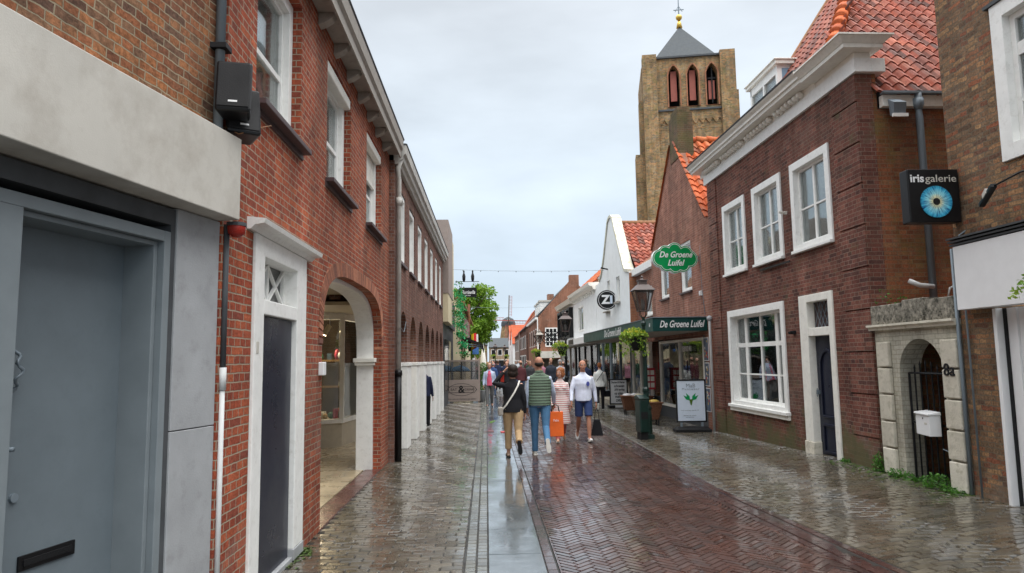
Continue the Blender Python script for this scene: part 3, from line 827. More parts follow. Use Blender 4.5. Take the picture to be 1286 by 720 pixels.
# cornice with brackets
w = MB(FB)
w.extr([(-.02, 5.50), (.185, 5.50), (.20, 5.44), (.225, 5.44), (.225, 5.56), (.26, 5.60), (.27, 5.76), (.24, 5.76), (.22, 5.70), (-.02, 5.70)], 3.9, 12.36)
c = w.build('cornice', 'wood_grey', r)
w = MB(FB); w.extr([(.262, 5.757), (.285, 5.79), (.255, 5.80), (-.3, 5.80), (-.3, 5.757)], 3.9, 12.40); w.build('gutter_edge', 'dark_lead', r)
a = 4.2
while a < 12.3:
    m = MB(FB); m.extr([(.0, 5.36), (.07, 5.385), (.15, 5.44), (.18, 5.498), (0, 5.498)], a, a + .13); m.build('bracket', 'wood_grey', c, bevel=.006)
    a += .74
w = MB(FB); w.extr([(-.3, 5.80), (.1, 5.81), (-3.0, 7.6), (-8, 7.6), (-8, 5.8)], 3.9, 12.6); w.build('roof', 'roof_brown', r)
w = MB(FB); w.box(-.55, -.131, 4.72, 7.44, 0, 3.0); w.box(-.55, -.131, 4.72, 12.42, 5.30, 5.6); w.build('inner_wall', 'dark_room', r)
m = MB(FB); m.box(-8, -4.6, 4.72, 12.42, 0, 5.7); m.build('rear_wall', 'red_brick', r)
# chimney
w = MB(FB); w.box(-.9, -.45, 12.0, 12.42, 5.8, 6.78); ch = w.build('chimney', 'dark_brick', r)
w = MB(FB); w.box(-.96, -.39, 11.94, 12.48, 6.78, 6.87); w.build('chimney_cap', 'dark_lead', ch, bevel=.01)
# upper windows
for k, (a0, a1) in enumerate(win):
    mid = a0 + (a1 - a0) * .5
    z1 = 5.22 if k == 0 else 5.18
    fo = window(FB, r, a0 + .01, a1 - .01, 3.80, z1, fw=.11, proud=-.09, deep=.17, zbars=[(4.42, a0 + .12, a1 - .12, .05)], sill=(.10, .06, .05, 'sill_stone'), roomd=.25, name='upper_window')
    w = MB(FB); w.box(-.20, .02, a0 - .05, a1 + .05, 3.70, 3.748); w.build('sill_board', 'sill_stone', fo)
    if k:
        w = MB(FB); w.box(-.12, -.005, a0 + .02, a1 - .02, 5.06, 5.20); w.build('shutter_box', 'cream_paint', fo, bevel=.02)
        if k == 2:
            w = MB(FB)
            for q in range(8): w.box(-.135, -.118, a0 + .12, a1 - .12, 4.66 + q * .05, 4.706 + q * .05)
            w.box(-.14, -.10, a0 + .12, a1 - .12, 4.60, 4.655)
            w.build('roller_shutter', 'cream_paint', fo)
# front door
d = MB(FB)
d.box(-.16, .025, 5.312, 5.53, 0.0, 2.62); d.box(-.16, .025, 6.47, 6.783, 0.10, 2.62); d.box(-.16, .024, 5.53, 6.47, 2.14, 2.26); d.box(-.16, .024, 5.312, 6.783, 2.60, 2.755)
fo = d.build('door_frame', 'white_paint', r, bevel=.008)
d = MB(FB); d.extr([(.0, 2.757), (.03, 2.757), (.06, 2.79), (.13, 2.80), (.14, 2.835), (0, 2.85)], 5.16, 6.94); d.build('door_cornice', 'white_paint', fo)
d = MB(FB); d.box(-.16, .02, 5.2, 6.46, -.01, .035); d.build('threshold', 'grey_stone', fo, bevel=.004)
d = MB(FB); d.box(-.155, .032, 6.46, 6.79, 0, .10); d.build('plinth_block', 'grey_stone', fo, bevel=.005)
d = MB(FB); d.box(-.15, -.02, 5.545, 6.455, .037, 2.135); dl = d.build('door', 'navy_paint', r, bevel=.004)
d = MB(FB); d.box(-.145, -.128, 5.53, 6.47, 2.26, 2.60); d.build('transom_pane', 'glass', fo)
d = MB(FB); d.box(-.20, -.16, 5.4, 6.6, 2.2, 2.7); d.build('transom_recess', M['curtain'], fo)
d = MB(FB)
for p, q in (((5.55, 2.28), (5.98, 2.58)), ((5.98, 2.28), (5.55, 2.58)), ((6.02, 2.28), (6.45, 2.58)), ((6.45, 2.28), (6.02, 2.58))):
    d.beam((-.115, p[0], p[1]), (-.115, q[0], q[1]), .022, .028, up=(1, 0, 0))
d.box(-.13, -.10, 5.53, 5.56, 2.26, 2.60); d.box(-.13, -.10, 6.44, 6.47, 2.26, 2.60); d.box(-.131, -.099, 5.985, 6.015, 2.262, 2.598)
d.build('glazing_bar', 'white_paint', fo)
d = MB(FB); d.box(.025, .03, 5.36, 5.41, 1.83, 1.92); d.build('bell_plate', 'concrete', fo, bevel=.004)
# passage floor, step, ceiling, shop bay
w = MB(FB)
for q in range(58):
    w.cur = random.random(); w.box(-.245, .0, 7.545 + q * .0702, 7.545 + q * .0702 + .066, -.012, .018)
tag(w.build('brick_step', 'step_brick'), kind='structure').location = FB.loc
bpy.data.objects['brick_step'].rotation_euler = (0, 0, FB.rot)
w = MB()
for i in range(8):
    for k in range(30):
        w.cur = random.random(); x1 = -2.02 - i * .42; y0 = 7.2 + k * .42
        w.box(x1 - .416, x1, y0, y0 + .416, -.02, .016)
tag(w.build('passage_floor', 'shop_tile'), kind='structure')
w = MB(FB); w.box(-4.6, -.40, 7.0, 12.70, 2.98, 3.05); w.box(-4.6, -1.15, 12.7, 25, 2.98, 3.05); w.build('passage_ceiling', 'ceiling_paint', r)
w = MB(FB); w.box(-4.6, -3.9, 7.0, 12.4, 0, 2.97); w.box(-3.9, -.40, 7.0, 7.15, 0, 2.97); w.build('passage_wall', 'ceiling_paint', r)
# shop window bay in the passage
sb = thing('shop_window_bay', 'lit shop window bay with white frames and beige stone base inside the passage', 'shop window', (-3.03, 14.8, 0))
P = [(-1.4, -.75), (0, 0), (.16, 1.5), (.16, 5.5)]
def seg(mb, p, q, z0, z1, th, inset=0):
    p, q = Vector((*p, 0)), Vector((*q, 0)); d = (q - p).normalized(); nn = Vector((d.y, -d.x, 0))
    a_, b_ = p + nn * inset, q + nn * inset; c_, e_ = b_ - nn * th, a_ - nn * th
    mb.hexa([(v.x, v.y, z0) for v in (a_, b_, c_, e_)], [(v.x, v.y, z1) for v in (a_, b_, c_, e_)])
for kk, (p, q) in enumerate(zip(P, P[1:])):
    m = MB(); seg(m, p, q, 0, .50, .2); m.build('stone_base', 'counter_stone', sb, bevel=.004)
    m = MB(); seg(m, p, q, .50, .58, .22, .03); m.build('window_sill', 'white_paint', sb, bevel=.004)
    m = MB(); seg(m, p, q, 2.66, 2.98, .12, .02); m.build('window_header', 'white_paint', sb, bevel=.004)
    m = MB(); seg(m, p, q, .58, 2.66, .01, -.03); m.build('pane', 'shop_glass', sb)
    dd = math.dist(p, q); m = MB(); nb = max(1, int(round(dd / 1.1)))
    for i in range(0 if kk == 0 else 1, nb + 1):
        m = MB(); t = i / nb; x, y = p[0] + (q[0] - p[0]) * t, p[1] + (q[1] - p[1]) * t
        m.box(x - .05, x + .035, y - .04, y + .04, .581, 2.659)
        m.build('mullion', 'white_paint', sb)
m = MB(); m.box(-1.9, .12, 2.6, 2.65, 0, 2.98); m.box(-1.95, -1.9, -.8, 2.65, 0, 2.98); m.build('shop_back_wall', 'shop_room', sb)
m = MB(); m.box(-1.5, -.25, .9, 1.0, 1.78, 1.82); m.box(-1.5, -.25, .9, 1.0, 1.2, 1.24); m.build('shelf', plain('shelf_wood', (.35, .22, .10), .5), sb)
m = MB(); m.box(-1.5, -.1, .1, 1.2, .52, .56); m.build('display_floor', 'counter_stone', sb)
rr = random.Random(4); cols = [(.45, .03, .03), (.5, .5, .5), (.1, .15, .2), (.55, .4, .2), (.05, .18, .1), (.4, .05, .08), (.7, .7, .68)]
gm = [plain('goods', c, .4) for c in cols]
for i in range(34):
    cnm = ('red', 'grey', 'dark blue', 'tan', 'green', 'crimson', 'white')[i % 7]
    x, y = rr.uniform(-1.2, -.1), rr.uniform(.12, 1.1) if rr.random() < .5 else rr.uniform(.2, .5)
    zb = .56 if i < 26 else rr.choice((1.24, 1.82)); yy = y if i < 26 else .95
    h = rr.uniform(.08, .24)
    if x > -.15: x = -.2
    kind = rr.choice((0, 1, 2)); m = MB()
    if kind == 0: m.lathe([(.03, zb), (.06, zb + h * .4), (.045, zb + h * .8), (.02, zb + h)], (x, yy), 10)
    elif kind == 1: m.box(x - .05, x + .05, yy - .04, yy + .04, zb, zb + h)
    else: m.ball((x, yy, zb + h * .4), h * .4)
    g = m.build('ornament', gm[i % len(gm)], None, smooth=kind != 1, loc=(-3.03, 14.8, 0)); tag(g, 'small ' + cnm + ' ' + ('vase shaped', 'box shaped', 'round')[kind] + ' ornament on the ' + ('display floor' if i < 26 else 'shelf') + ' of the passage shop window', 'ornament', cnm + ' ' + ('vase shaped', 'box shaped', 'round')[kind] + ' ornaments ' + ('on the floor' if i < 26 else 'on the shelf'))
sp = thing('ceiling_spotlight', 'cream tube spotlight shining on a ceiling track in the passage shop', 'spotlight', (-3.14, 14.05, 2.50))
m = MB(); m.tube([(0, 0, 0), (-.10, -.04, -.19)], .05, 14); m.build('can', 'beige', sp, smooth=False)
m = MB(); m.tube([(-.1005, -.0402, -.191), (-.103, -.0412, -.196)], .042, 14); m.build('bulb', 'warm_bulb', sp)
m = MB(); m.tube([(0, 0, -.05), (0, 0, .2)], .008); m.box(-.5, .35, -.02, .02, .2, .22); m.build('track', 'white_paint', sp)
for k, (x, y) in enumerate(((-3.9, 16.4), (-3.5, 16.9))):
    m = MB(); m.ball((x, y, 2.5), .035); tag(m.build('shop_bulb', 'warm_bulb'), ('small lit bulb deep inside the passage shop, left one', 'small lit bulb deep inside the passage shop, right one')[k], 'bulb')
pl = bpy.data.objects.new('shop_light', bpy.data.lights.new('shop_light', 'POINT')); COL.objects.link(pl); pl.location = (-3.9, 15.6, 2.4); pl.data.energy = 110; pl.data.color = (1, .75, .5); pl.data.shadow_soft_size = .2
m = MB(FB); m.box(-.05, .05, 7.40, 7.53, 1.62, 1.76); tag(m.build('wall_box', 'white_sign', bevel=.008, loc=FB.loc), 'small white box fixed on the near edge of the passage arch', 'junction box').rotation_euler = (0, 0, FB.rot)

# ---- dark brick house with arcade
FC = Fr('L', 12.43, off=.10)
r = fthing('arcade_house', 'dark brown brick house with a row of narrow white windows over a white pillared arcade', 'building', FC)
w = MB(FC)
ars = [(13.15 + 1.75 * k, 14.35 + 1.75 * k) for k in range(7)]
out_ = [(12.43, 0)]
low = [(12.43, 1.73)]
for a0, a1 in ars:
    ap = arch(a0, a1, 1.73, 2.15, 2.74, n=14)
    low += [ap[0]] + ap[2:][::-1][0:] + [ap[1]] if False else [(a0, 1.73)] + ap[2:][::-1] + [(a1, 1.73)]
outer = low + [(25.3, 1.73), (25.3, 5.42), (12.43, 5.42)]
wi = [(13.0 + 1.75 * k, 14.05 + 1.75 * k) for k in range(7)]
w.holes(outer, [rect(a0, a1, 3.62, 5.06) for a0, a1 in wi], -.35, 0)
w.build('wall', 'dark_brick', r)
w = MB(FC); w.box(-.35, -.001, 12.43, 12.72, 0, 1.73); w.build('brick_pier', 'dark_brick', r)
for k in range(8):
    a0 = 12.72 if k == 0 else ars[k - 1][1]; a1 = ars[k][0] if k < 7 else 25.3
    m = MB(FC); m.box(-.36, .02, a0 - (0 if k == 0 else .02), a1 + .02, .0, 1.66); p_ = m.build('pillar', 'white_paint', r, bevel=.01)
    m = MB(FC); m.box(-.38, .045, a0 - (0 if k == 0 else .04), a1 + .04, 1.66, 1.735); m.build('pillar_capital', 'white_paint', p_, bevel=.01)
w = MB(FC); w.box(-2.6, -.35, 12.71, 25.3, 2.80, 2.86); w.build('arcade_ceiling', 'ceiling_paint', r)
w = MB(FC); w.box(-2.9, -2.6, 20.5, 25.3, 0, 2.8); w.box(-2.6, -.36, 25.1, 25.3, 0, 2.8); w.build('arcade_wall', 'dark_brick', r)
for k, (a0, a1) in enumerate(wi):
    window(FC, r, a0 + .005, a1 - .005, 3.66, 5.05, fw=.09, proud=-.02, deep=.12, zbars=[(4.35, a0 + .09, a1 - .09, .04)], bars=[((a0 + a1) / 2, 3.75, 4.96, .03)], sill=(.05, .03, .06, 'sill_stone'), roomd=.3)
w = MB(FC)
w.extr([(-.02, 5.36), (.07, 5.36), (.09, 5.42), (.14, 5.44), (.155, 5.52), (.2, 5.55), (.21, 5.70), (-.02, 5.70)], 12.44, 25.35); w.build('cornice', 'grey_gutter', r)
w = MB(FC); w.extr([(.202, 5.702), (.225, 5.73), (.2, 5.74), (-.3, 5.74), (-.3, 5.702)], 12.44, 25.38); w.build('gutter_edge', 'dark_lead', r)
w = MB(FC); w.extr([(-.3, 5.742), (.1, 5.75), (-3.5, 7.2), (-7, 7.2), (-7, 5.7)], 12.44, 25.3); w.build('roof', 'slate', r)
w = MB(FC); w.box(-7, -3.0, 12.5, 25.3, 2.9, 5.7); w.box(-3, -.36, 25.12, 25.3, 2.9, 5.4); w.box(-1.2, -1.0, 12.6, 25.0, 2.9, 5.6); w.build('rear_wall', 'dark_brick', r)
pr = thing('downpipe', 'long grey downpipe with a black foot between the red brick house and the arcade', 'pipe', FC.loc, FC.rot)
w = MB(FC); w.tube([(.06, 12.56, 1.55), (.06, 12.56, 5.1), (.05, 12.52, 5.3), (.1, 12.50, 5.45)], .045, 12); w.tube([(.06, 12.56, 4.6), (.06, 12.56, 4.75)], .055, 12); w.build('pipe', 'grey_gutter', pr, smooth=True)
w = MB(FC); w.tube([(.06, 12.56, 0), (.06, 12.56, 1.58)], .058, 12); w.tube([(.06, 12.56, 1.50), (.06, 12.56, 1.60)], .068, 12); w.build('pipe_foot', 'black_paint', pr, smooth=True)
w = MB(FC); w.tube([(.04, 12.62, 2.45), (.10, 13.0, 2.30), (.05, 13.5, 2.36), (.02, 14.0, 2.55)], .006, 6)
tag(w.build('wall_cable', 'zinc', loc=FC.loc), 'thin cable sagging from the grey downpipe across the first arcade arch', 'cable').rotation_euler = (0, 0, FC.rot)
# ============================================================ RIGHT SIDE
# ---- plum brick house with the big cornice
FM = Fr('R', 9.80)
r = fthing('plum_brick_house', 'dark red brick house with heavy white cornice, tiled roof, dormer and three white upper windows', 'building', FM)
w = MB(FM)
up = [(10.70, 12.07), (12.47, 13.80), (14.21, 15.50)]
w.holes(rect(9.80, 16.42, -.05, 5.95), [rect(a0, a1, 3.545, 5.18) for a0, a1 in up] + [rect(12.62, 15.46, .66, 2.775), rect(10.86, 12.0, -.04, 2.79)], -.24, 0)
w.build('wall', 'plum_brick', r)
# side wall towards the gate, facing the viewer
w = MB(FM); w.box(-4.5, -.24, 9.80, 10.04, -.05, 5.40); w.box(-.30, -.001, 9.802, 10.04, 5.40, 5.949); w.box(-4.5, -4.26, 10.04, 16.4, 0, 5.4); w.build('side_wall', 'mossy_brick', r)
w = MB(FM); w.box(-.24, -.235, 9.798, 9.80, -.05, 5.9); 
# corner strips of brick blocks with grooves
for (a0, a1) in ((9.802, 10.52), (15.86, 16.42)):
    z = -.05; k = 0
    while z < 5.8:
        h = min(.615, 5.945 - z); m = MB(FM)
        m.box(0, .028, a0, a1, z, z + h - .018); m.build('quoin', 'plum_brick', r)
        z += .62; k += 1
# cornice
w = MB(FM)
w.extr([(-.2, 5.95), (.055, 5.95), (.065, 6.16), (-.2, 6.16)], 9.72, 16.55); fz = w.build('frieze', 'white_paint', r)
w = MB(FM); w.box(-.42, -.20, 9.72, 9.95, 5.95, 6.16); w.build('frieze_return', 'white_paint', fz, bevel=.006)
w = MB(FM)
prof = [(.0, 6.162), (.06, 6.165), (.07, 6.27), (.30, 6.275), (.31, 6.33), (.345, 6.335), (.35, 6.38), (.40, 6.42), (.42, 6.45), (.10, 6.50), (-.3, 6.52), (-.3, 6.162)]
w.extr(prof, 10.9, 16.75); c = w.build('cornice', 'cream_paint', r)
w = MB(FM)
w.box(-.30, .30, 9.56, 10.9, 6.25, 6.31)
w.hexa([(.31, 9.55, 6.312), (-.31, 9.55, 6.312), (-.31, 10.9, 6.312), (.31, 10.9, 6.312)], [(.40, 9.47, 6.40), (-.40, 9.47, 6.40), (-.40, 10.9, 6.40), (.40, 10.9, 6.40)])
w.box(-.42, .42, 9.45, 10.9, 6.401, 6.425)
w.box(-.2, .05, 9.73, 10.9, 6.162, 6.27)
w.build('cornice_end', 'cream_paint', r)
w = MB(FM); w.extr([(.42, 6.442), (.435, 6.47), (.10, 6.53), (.10, 6.50)], 10.9, 16.76); w.build('gutter_lip', 'dark_lead', r)
a = 11.0
while a < 16.4:
    if int((a - 11.0) / 1.35) % 1 == 0 and not (abs((a - 11.0) % 1.35) < .16):
        m = MB(FM); m.ball((.12, a, 6.205), .062, 8, 6, (1.2, .9, .85)); m.build('bracket', 'cream_paint', c, smooth=True)
    a += .155
# roof planes
S = 1.17
def roofS(y): return 5.60 + S * (y - 9.72)
hipA = (5.36, 9.72)
ridge_z = 9.6
yr = 9.72 + (ridge_z - 5.6) / S
L1 = sqrt(1 + S * S)
def ins(u, v):
    y = 9.72 + v / L1; x = 5.80 + u; z = roofS(y)
    hx = 5.975 + (y - 11.0) * .77
    return x > hx - .12
pantiles(None, (5.80, 9.70, 5.62), (1, 0, 0), (0, 1 / L1, S / L1), 16, 24, w=.20, h=.235, mat='roof_red', inside=ins, amp=.030, lift=.024, name='roof_tiles').parent = r
rt = bpy.data.objects['roof_tiles']; rt.matrix_parent_inverse = (Matrix.Translation(FM.loc) @ Matrix.Rotation(FM.rot, 4, 'Z')).inverted()
INV = rt.matrix_parent_inverse.copy()
SF = 1.5; L2 = sqrt(1 + SF * SF)
def insf(u, v):
    y = 13.65 - u; x = 5.66 + v / L2; return y > 11.0 + (x - 5.975) / .77 - .15
t2 = pantiles(r, (5.66, 13.65, 6.68), (0, -1, 0), (1 / L2, 0, SF / L2), 16, 20, w=.20, h=.235, mat='roof_red', inside=insf, amp=.030, lift=.024, name='front_roof_tiles'); t2.matrix_parent_inverse = INV
# ridge tiles down the hip
hp = MB()
for i in range(14):
    y = 10.55 + i * .21; x = 5.975 + (y - 11) * .77; z = roofS(y) + .05
    y2 = y + .24; x2 = x + .24 * .77; z2 = roofS(y2) + .03
    hp.cur = random.random(); hp.tube([(x, y, z + .02), (x2, y2, z2)], .13, 12, .10)
h = hp.build('hip_tiles', 'roof_orange', r, smooth=True); h.matrix_parent_inverse = INV
m = MB(); m.hexa([(5.62, 10.6, 5.5), (9.5, 10.6, 5.5), (9.5, 13.6, 5.5), (5.62, 13.6, 5.5)], [(7.5, 13.0, 9.0), (9.5, 13.0, 9.0), (9.5, 13.6, 9.0), (7.5, 13.6, 9.0)])
o = m.build('roof_frame', 'dark_lead', r); o.matrix_parent_inverse = INV
m = MB(FM); m.hexa([(-.1, 13.6, 6.4), (-.1, 16.4, 6.4), (-4, 16.4, 6.4), (-4, 13.6, 6.4)], [(-1.0, 13.6, 7.35), (-1.0, 16.2, 7.35), (-4, 16.2, 7.35), (-4, 13.6, 7.35)])
m.build('lower_roof', 'slate', r)
m = MB(FM); m.tube([(-.02, 13.68, 6.5), (-1.6, 13.68, 8.9), (-2.6, 13.68, 10.4)], .05, 8); m.build('verge_tiles', 'ridge_mossy', r)
# eave board and gutter on the side
w = MB(FM); w.box(-2.2, -.33, 9.70, 9.80, 5.41, 5.585); eb_ = w.build('eave_board', 'cream_paint', r, bevel=.004)
w = MB(FM); w.box(-2.2, -.30, 9.62, 9.72, 5.587, 5.62); w.build('gutter', 'zinc', eb_)
# dormer
d = MB(FM)
d.box(-1.2, -.42, 13.26, 13.34, 6.5, 7.62); d.box(-.50, -.42, 13.34, 14.62, 7.45, 7.62); d.box(-.50, -.42, 13.34, 14.62, 6.5, 6.98)
d.box(-1.2, -.42, 14.54, 14.62, 6.5, 7.62)
d.box(-.50, -.42, 13.90, 13.97, 6.98, 7.45)
dm = d.build('dormer', 'white_paint', r)
d = MB(FM); d.box(-1.35, -.36, 13.18, 14.72, 7.62, 7.70); d.box(-1.38, -.33, 13.15, 14.75, 7.70, 7.725); d.build('dormer_roof', 'cream_paint', dm, bevel=.006)
d = MB(FM); d.box(-.47, -.455, 13.34, 14.54, 6.98, 7.45); d.build('pane', 'glass', dm)
d = MB(FM); d.box(-1.05, -.52, 13.252, 13.258, 7.02, 7.55); d.build('cheek_pane', plain('cheek_glass', (.22, .32, .42), .08), dm)
d = MB(FM); d.box(-1.1, -.6, 13.4, 14.5, 6.8, 7.6); d.build('dormer_recess', plain('blind', (.38, .44, .50), .7), dm)
# upper windows
for k, (a0, a1) in enumerate(up):
    c = (a0 + a1) / 2
    window(FM, r, a0 + .003, a1 - .003, 3.55, 5.175, fw=.135, proud=.03, deep=.085, bars=[(c, 3.7, 5.03, .06)], zbars=[(4.32, a0 + .14, a1 - .14, .03)], roomd=.3, sash=.05,
           curt=[(a0 + .2, c - .02), (c + .02, a1 - .2)], sill=(.075, -.0, -.05, 'white_paint'), name='upper_window')
# ground floor window
W0, W1, Z0, Z1 = 12.625, 15.455, .665, 2.77
gf = window(FM, r, W0, W1, Z0, Z1, fw=.14, proud=.03, deep=.14, sash=.05,
       bars=[(13.28, .8, 2.63, .12), (14.80, .8, 2.63, .12), (14.04, .8, 2.63, .05)],
       zbars=[(2.0, 12.77, 15.31, .09), (1.38, 12.77, 15.31, .03)], curt=None, roomd=.9, room='shop_room', sill=(.09, .04, -.06, 'white_paint'), name='ground_window')
m = MB(FM); m.box(-.02, .05, W0 - .02, W1 + .02, .58, .66); m.build('apron_board', 'cream_paint', gf, bevel=.004)
m = MB(FM); m.lathe([(.06, .80), (.09, .95), (.07, 1.08), (.05, 1.1)], (-.35, 13.1), 12); o = m.build('vase', plain('red_glaze', (.5, .03, .03), .25), None, smooth=True, loc=FM.loc); o.rotation_euler = (0, 0, FM.rot); tag(o, 'small red vase on the sill inside the white ground floor window', 'vase')
# front door
d = MB(FM); d.box(-.16, .03, 11.72, 12.0, .30, 2.79); d.box(-.16, .03, 10.86, 11.0, .10, 2.79); d.box(-.158, .028, 11.0, 11.72, 2.66, 2.789); d.box(-.158, .02, 11.0, 11.72, 2.08, 2.22)
fo = d.build('door_frame', 'cream_paint', r, bevel=.008)
d = MB(FM); d.box(-.16, .045, 11.70, 12.02, -.02, .30); d.build('plinth_block', 'old_render', fo, bevel=.01)
d = MB(FM); d.box(-.19, -.10, 11.0, 11.72, .06, 2.08); dl = d.build('door', 'navy_paint', r)
d = MB(FM)
pa = arch(11.10, 11.60, .72, 1.55, 1.86, n=14); pb = arch(11.14, 11.56, .76, 1.53, 1.81, n=14)
d.holes(pa, [pb], -.1, -.072); d.build('panel_moulding', 'navy_paint', dl, bevel=.008)
d = MB(FM); d.holes(rect(11.10, 11.60, .14, .62), [rect(11.14, 11.56, .18, .58)], -.1, -.072); d.build('lower_panel_moulding', 'navy_paint', dl, bevel=.006)
d = MB(FM); d.box(-.1, -.04, 11.645, 11.675, 1.10, 1.17); d.tube([(-.05, 11.66, 1.2), (-.05, 11.66, 1.06)], .008); d.build('handle', 'zinc', dl)
d = MB(FM); d.box(-.2, .04, 11.0, 11.72, 0.0, .055); d.build('doorstep', 'navy_paint', fo)
d = MB(FM); d.box(-.12, -.11, 11.0, 11.72, 2.22, 2.66); d.build('transom_pane', plain('transom_glass', (.05, .03, .03), .12), fo)
d = MB(FM)
for q in range(-4, 9):
    for s in (1, -1):
        a0 = 11.0 + q * .12; pts = []
        p, e_ = (a0, 2.22), (a0 + s * .24, 2.66)
        if min(p[0], e_[0]) < 11.0 or max(p[0], e_[0]) > 11.72: continue
        d.beam((-.105, p[0], p[1]), (-.105, e_[0], e_[1]), .008, .008, up=(1, 0, 0))
d.build('lead_bar', 'zinc', fo)
m = MB(FM); m.box(0, .05, 12.20, 12.32, 2.14, 2.20); m.tube([(.05, 12.26, 2.17), (.12, 12.22, 2.16)], .025); tag(m.build('door_lamp', 'black_matt', loc=FM.loc), 'small black wall lamp between the white ground window and the dark door', 'lamp').rotation_euler = (0, 0, FM.rot)
m = MB(FM); m.box(.03, .07, 12.22, 12.28, 4.32, 4.38); m.tube([(.07, 12.25, 4.35), (.16, 12.27, 4.37)], .022); tag(m.build('wall_sensor', 'concrete', loc=FM.loc), 'small grey sensor on the brick between the upper windows', 'sensor').rotation_euler = (0, 0, FM.rot)
m = MB(FM); m.box(.03, .05, 12.2, 13.5, 3.44, 3.47); tag(m.build('black_lath', 'black_paint', loc=FM.loc), 'thin black lath on the brick below the middle upper window', 'lath').rotation_euler = (0, 0, FM.rot)
# pipes on the side wall
pr = thing('downpipe', 'blue grey downpipe running down the mossy side wall behind the eye sign', 'pipe', (6.44, 9.70, 2.5))
m = MB(); m.tube([(0, 0, 0.), (0, 0, 2.75), (0, .0, 2.95), (0, -.02, 3.1)], .05, 12); m.build('pipe', 'zinc', pr, smooth=True)
m = MB(); m.lathe([(.05, 2.85), (.075, 2.93), (.075, 3.02)], n=14); m.build('hopper', 'zinc', pr, smooth=True)
m = MB(); m.tube([(-.36, -.02, .30), (-.22, -.05, .23), (-.02, -.05, .21)], .035, 10); tag(m.build('stub_pipe', 'white_pipe', loc=(6.44, 9.70, 2.5), smooth=True), 'short white pipe stub bent out beside the grey downpipe above the parapet', 'pipe')
m = MB(); m.tube([(6.60, 9.62, 2.55), (6.62, 9.6, 2.68), (6.70, 9.6, 2.72), (7.2, 9.6, 2.72)], .014, 8); tag(m.build('thin_pipe', 'white_pipe', smooth=True), 'thin white pipe curving out above the parapet, right of the downpipe', 'pipe')
fl = thing('floodlight', 'grey floodlight fixed under the white eave board', 'floodlight', (6.05, 9.66, 5.38))
m = MB(); m.hexa([(-.09, -.10, -.15), (.10, -.10, -.15), (.10, -.02, -.15), (-.09, -.02, -.15)], [(-.11, -.16, .02), (.09, -.16, .02), (.07, .0, .12), (-.10, .0, .12)]); m.build('housing', 'zinc', fl, bevel=.01)
m = MB(); m.box(-.11, .12, -.13, -.1, -.19, -.14); m.build('bracket', 'white_paint', fl)

# ---- gate portal
FP = Fr('R', 8.05, off=-.01)
r = fthing('gate_portal', 'weathered white portal of rough blocks with dark streaked parapet and arched opening', 'gateway', FP)
w = MB(FP)
ap = arch(8.37, 9.27, -.05, 1.50, 1.95, n=16)
w.holes([(8.06, -.05), (8.37, -.05)] + ap[2:][::-1][::-1][0:0] + [(8.37, 1.5)] + ap[2:][::-1][1:-1] + [(9.27, 1.5), (9.27, -.05), (9.79, -.05), (9.79, 2.10), (8.06, 2.10)], [], -.30, 0)
w.build('wall', 'white_brickwork', r)
for (a0, a1, n0) in ((8.06, 8.34, 0), (9.42, 9.70, 1)):
    z = .12
    m = MB(FP); m.box(-.0, .035, a0 - .0, a1 + .02, -.05, .115); m.build('plinth_block', 'old_render', r, bevel=.01)
    for k in range(5):
        h = .365; m = MB(FP); m.box(0, .055 if k % 1 == 0 else .04, a0, a1, z, z + h - .022); m.build('rusticated_block', 'old_render' if k < 1 else 'portal_block', r, bevel=.014); z += h
w = MB(FP); w.extr([(-.4, 2.09), (.06, 2.09), (.07, 2.13), (.10, 2.14), (.10, 2.17), (-.4, 2.17)], 8.03, 9.84); w.build('ledge', 'old_render', r)
w = MB(FP); w.box(-.40, .04, 8.05, 9.80, 2.172, 2.44); w.box(-.41, .05, 8.6, 9.05, 2.174, 2.47); w.build('parapet', 'parapet', r, bevel=.012)
m = MB(FP); m.box(-3.2, -3.0, 8.05, 9.8, -.05, 2.9); m.box(-3.0, -.32, 8.05, 9.8, 2.0, 2.08); m.build('passage_end_wall', 'dark_brick', r)
m = MB(FP); m.box(-3.0, -.31, 9.55, 9.79, -.05, 1.99); m.build('passage_side_wall', 'mossy_brick', r)
text('8a', .21, 'black_matt', r, Matrix.Translation(FP.pt(.06, 8.20, 1.55)) @ Matrix.Rotation(-pi / 2, 4, 'Z') @ Matrix.Rotation(pi / 2, 4, 'X'), depth=.006, bold=.002, name='house_number')
# gate
g = thing('iron_gate', 'black iron bar gate ajar in the weathered white portal', 'gate', FP.loc, FP.rot)
m = MB(FP)
m.tube([(-.10, 9.22, .08), (-.10, 9.22, 1.50)], .016, 8); m.tube([(-.10, 8.41, .08), (-.10, 8.41, 1.62)], .016, 8)
for z in (.12, .85, 1.50): m.tube([(-.10, 9.22, z), (-.10, 8.41, z)], .014, 8)
m.build('gate_frame', 'black_paint', g)
for k in range(6):
    a = 9.10 - k * .115; m = MB(FP); m.tube([(-.10, a, .08), (-.10, a, 1.50 + .12 * sin(pi * (k + 1) / 6))], .011, 8); m.lathe([(.016, 1.5 + .12 * sin(pi * (k + 1) / 6)), (.001, 1.56 + .12 * sin(pi * (k + 1) / 6))], (-.10, a), 8); m.build('bar', 'black_paint', g)
m = MB(FP); m.box(-.12, -.08, 8.44, 8.50, .50, .58); m.tube([(-.08, 8.47, .55), (-.05, 8.47, .55), (-.04, 8.56, .57)], .008, 8); m.build('lock', 'zinc', g)
mb_ = thing('mailbox', 'white metal mailbox hanging on the black iron gate', 'mailbox', FP.world(-.02, 8.78, .72), FP.rot + radians(-12))
m = MB(); m.box(-.07, .07, -.20, .20, 0, .26); m.build('box', 'white_sign', mb_, bevel=.008)
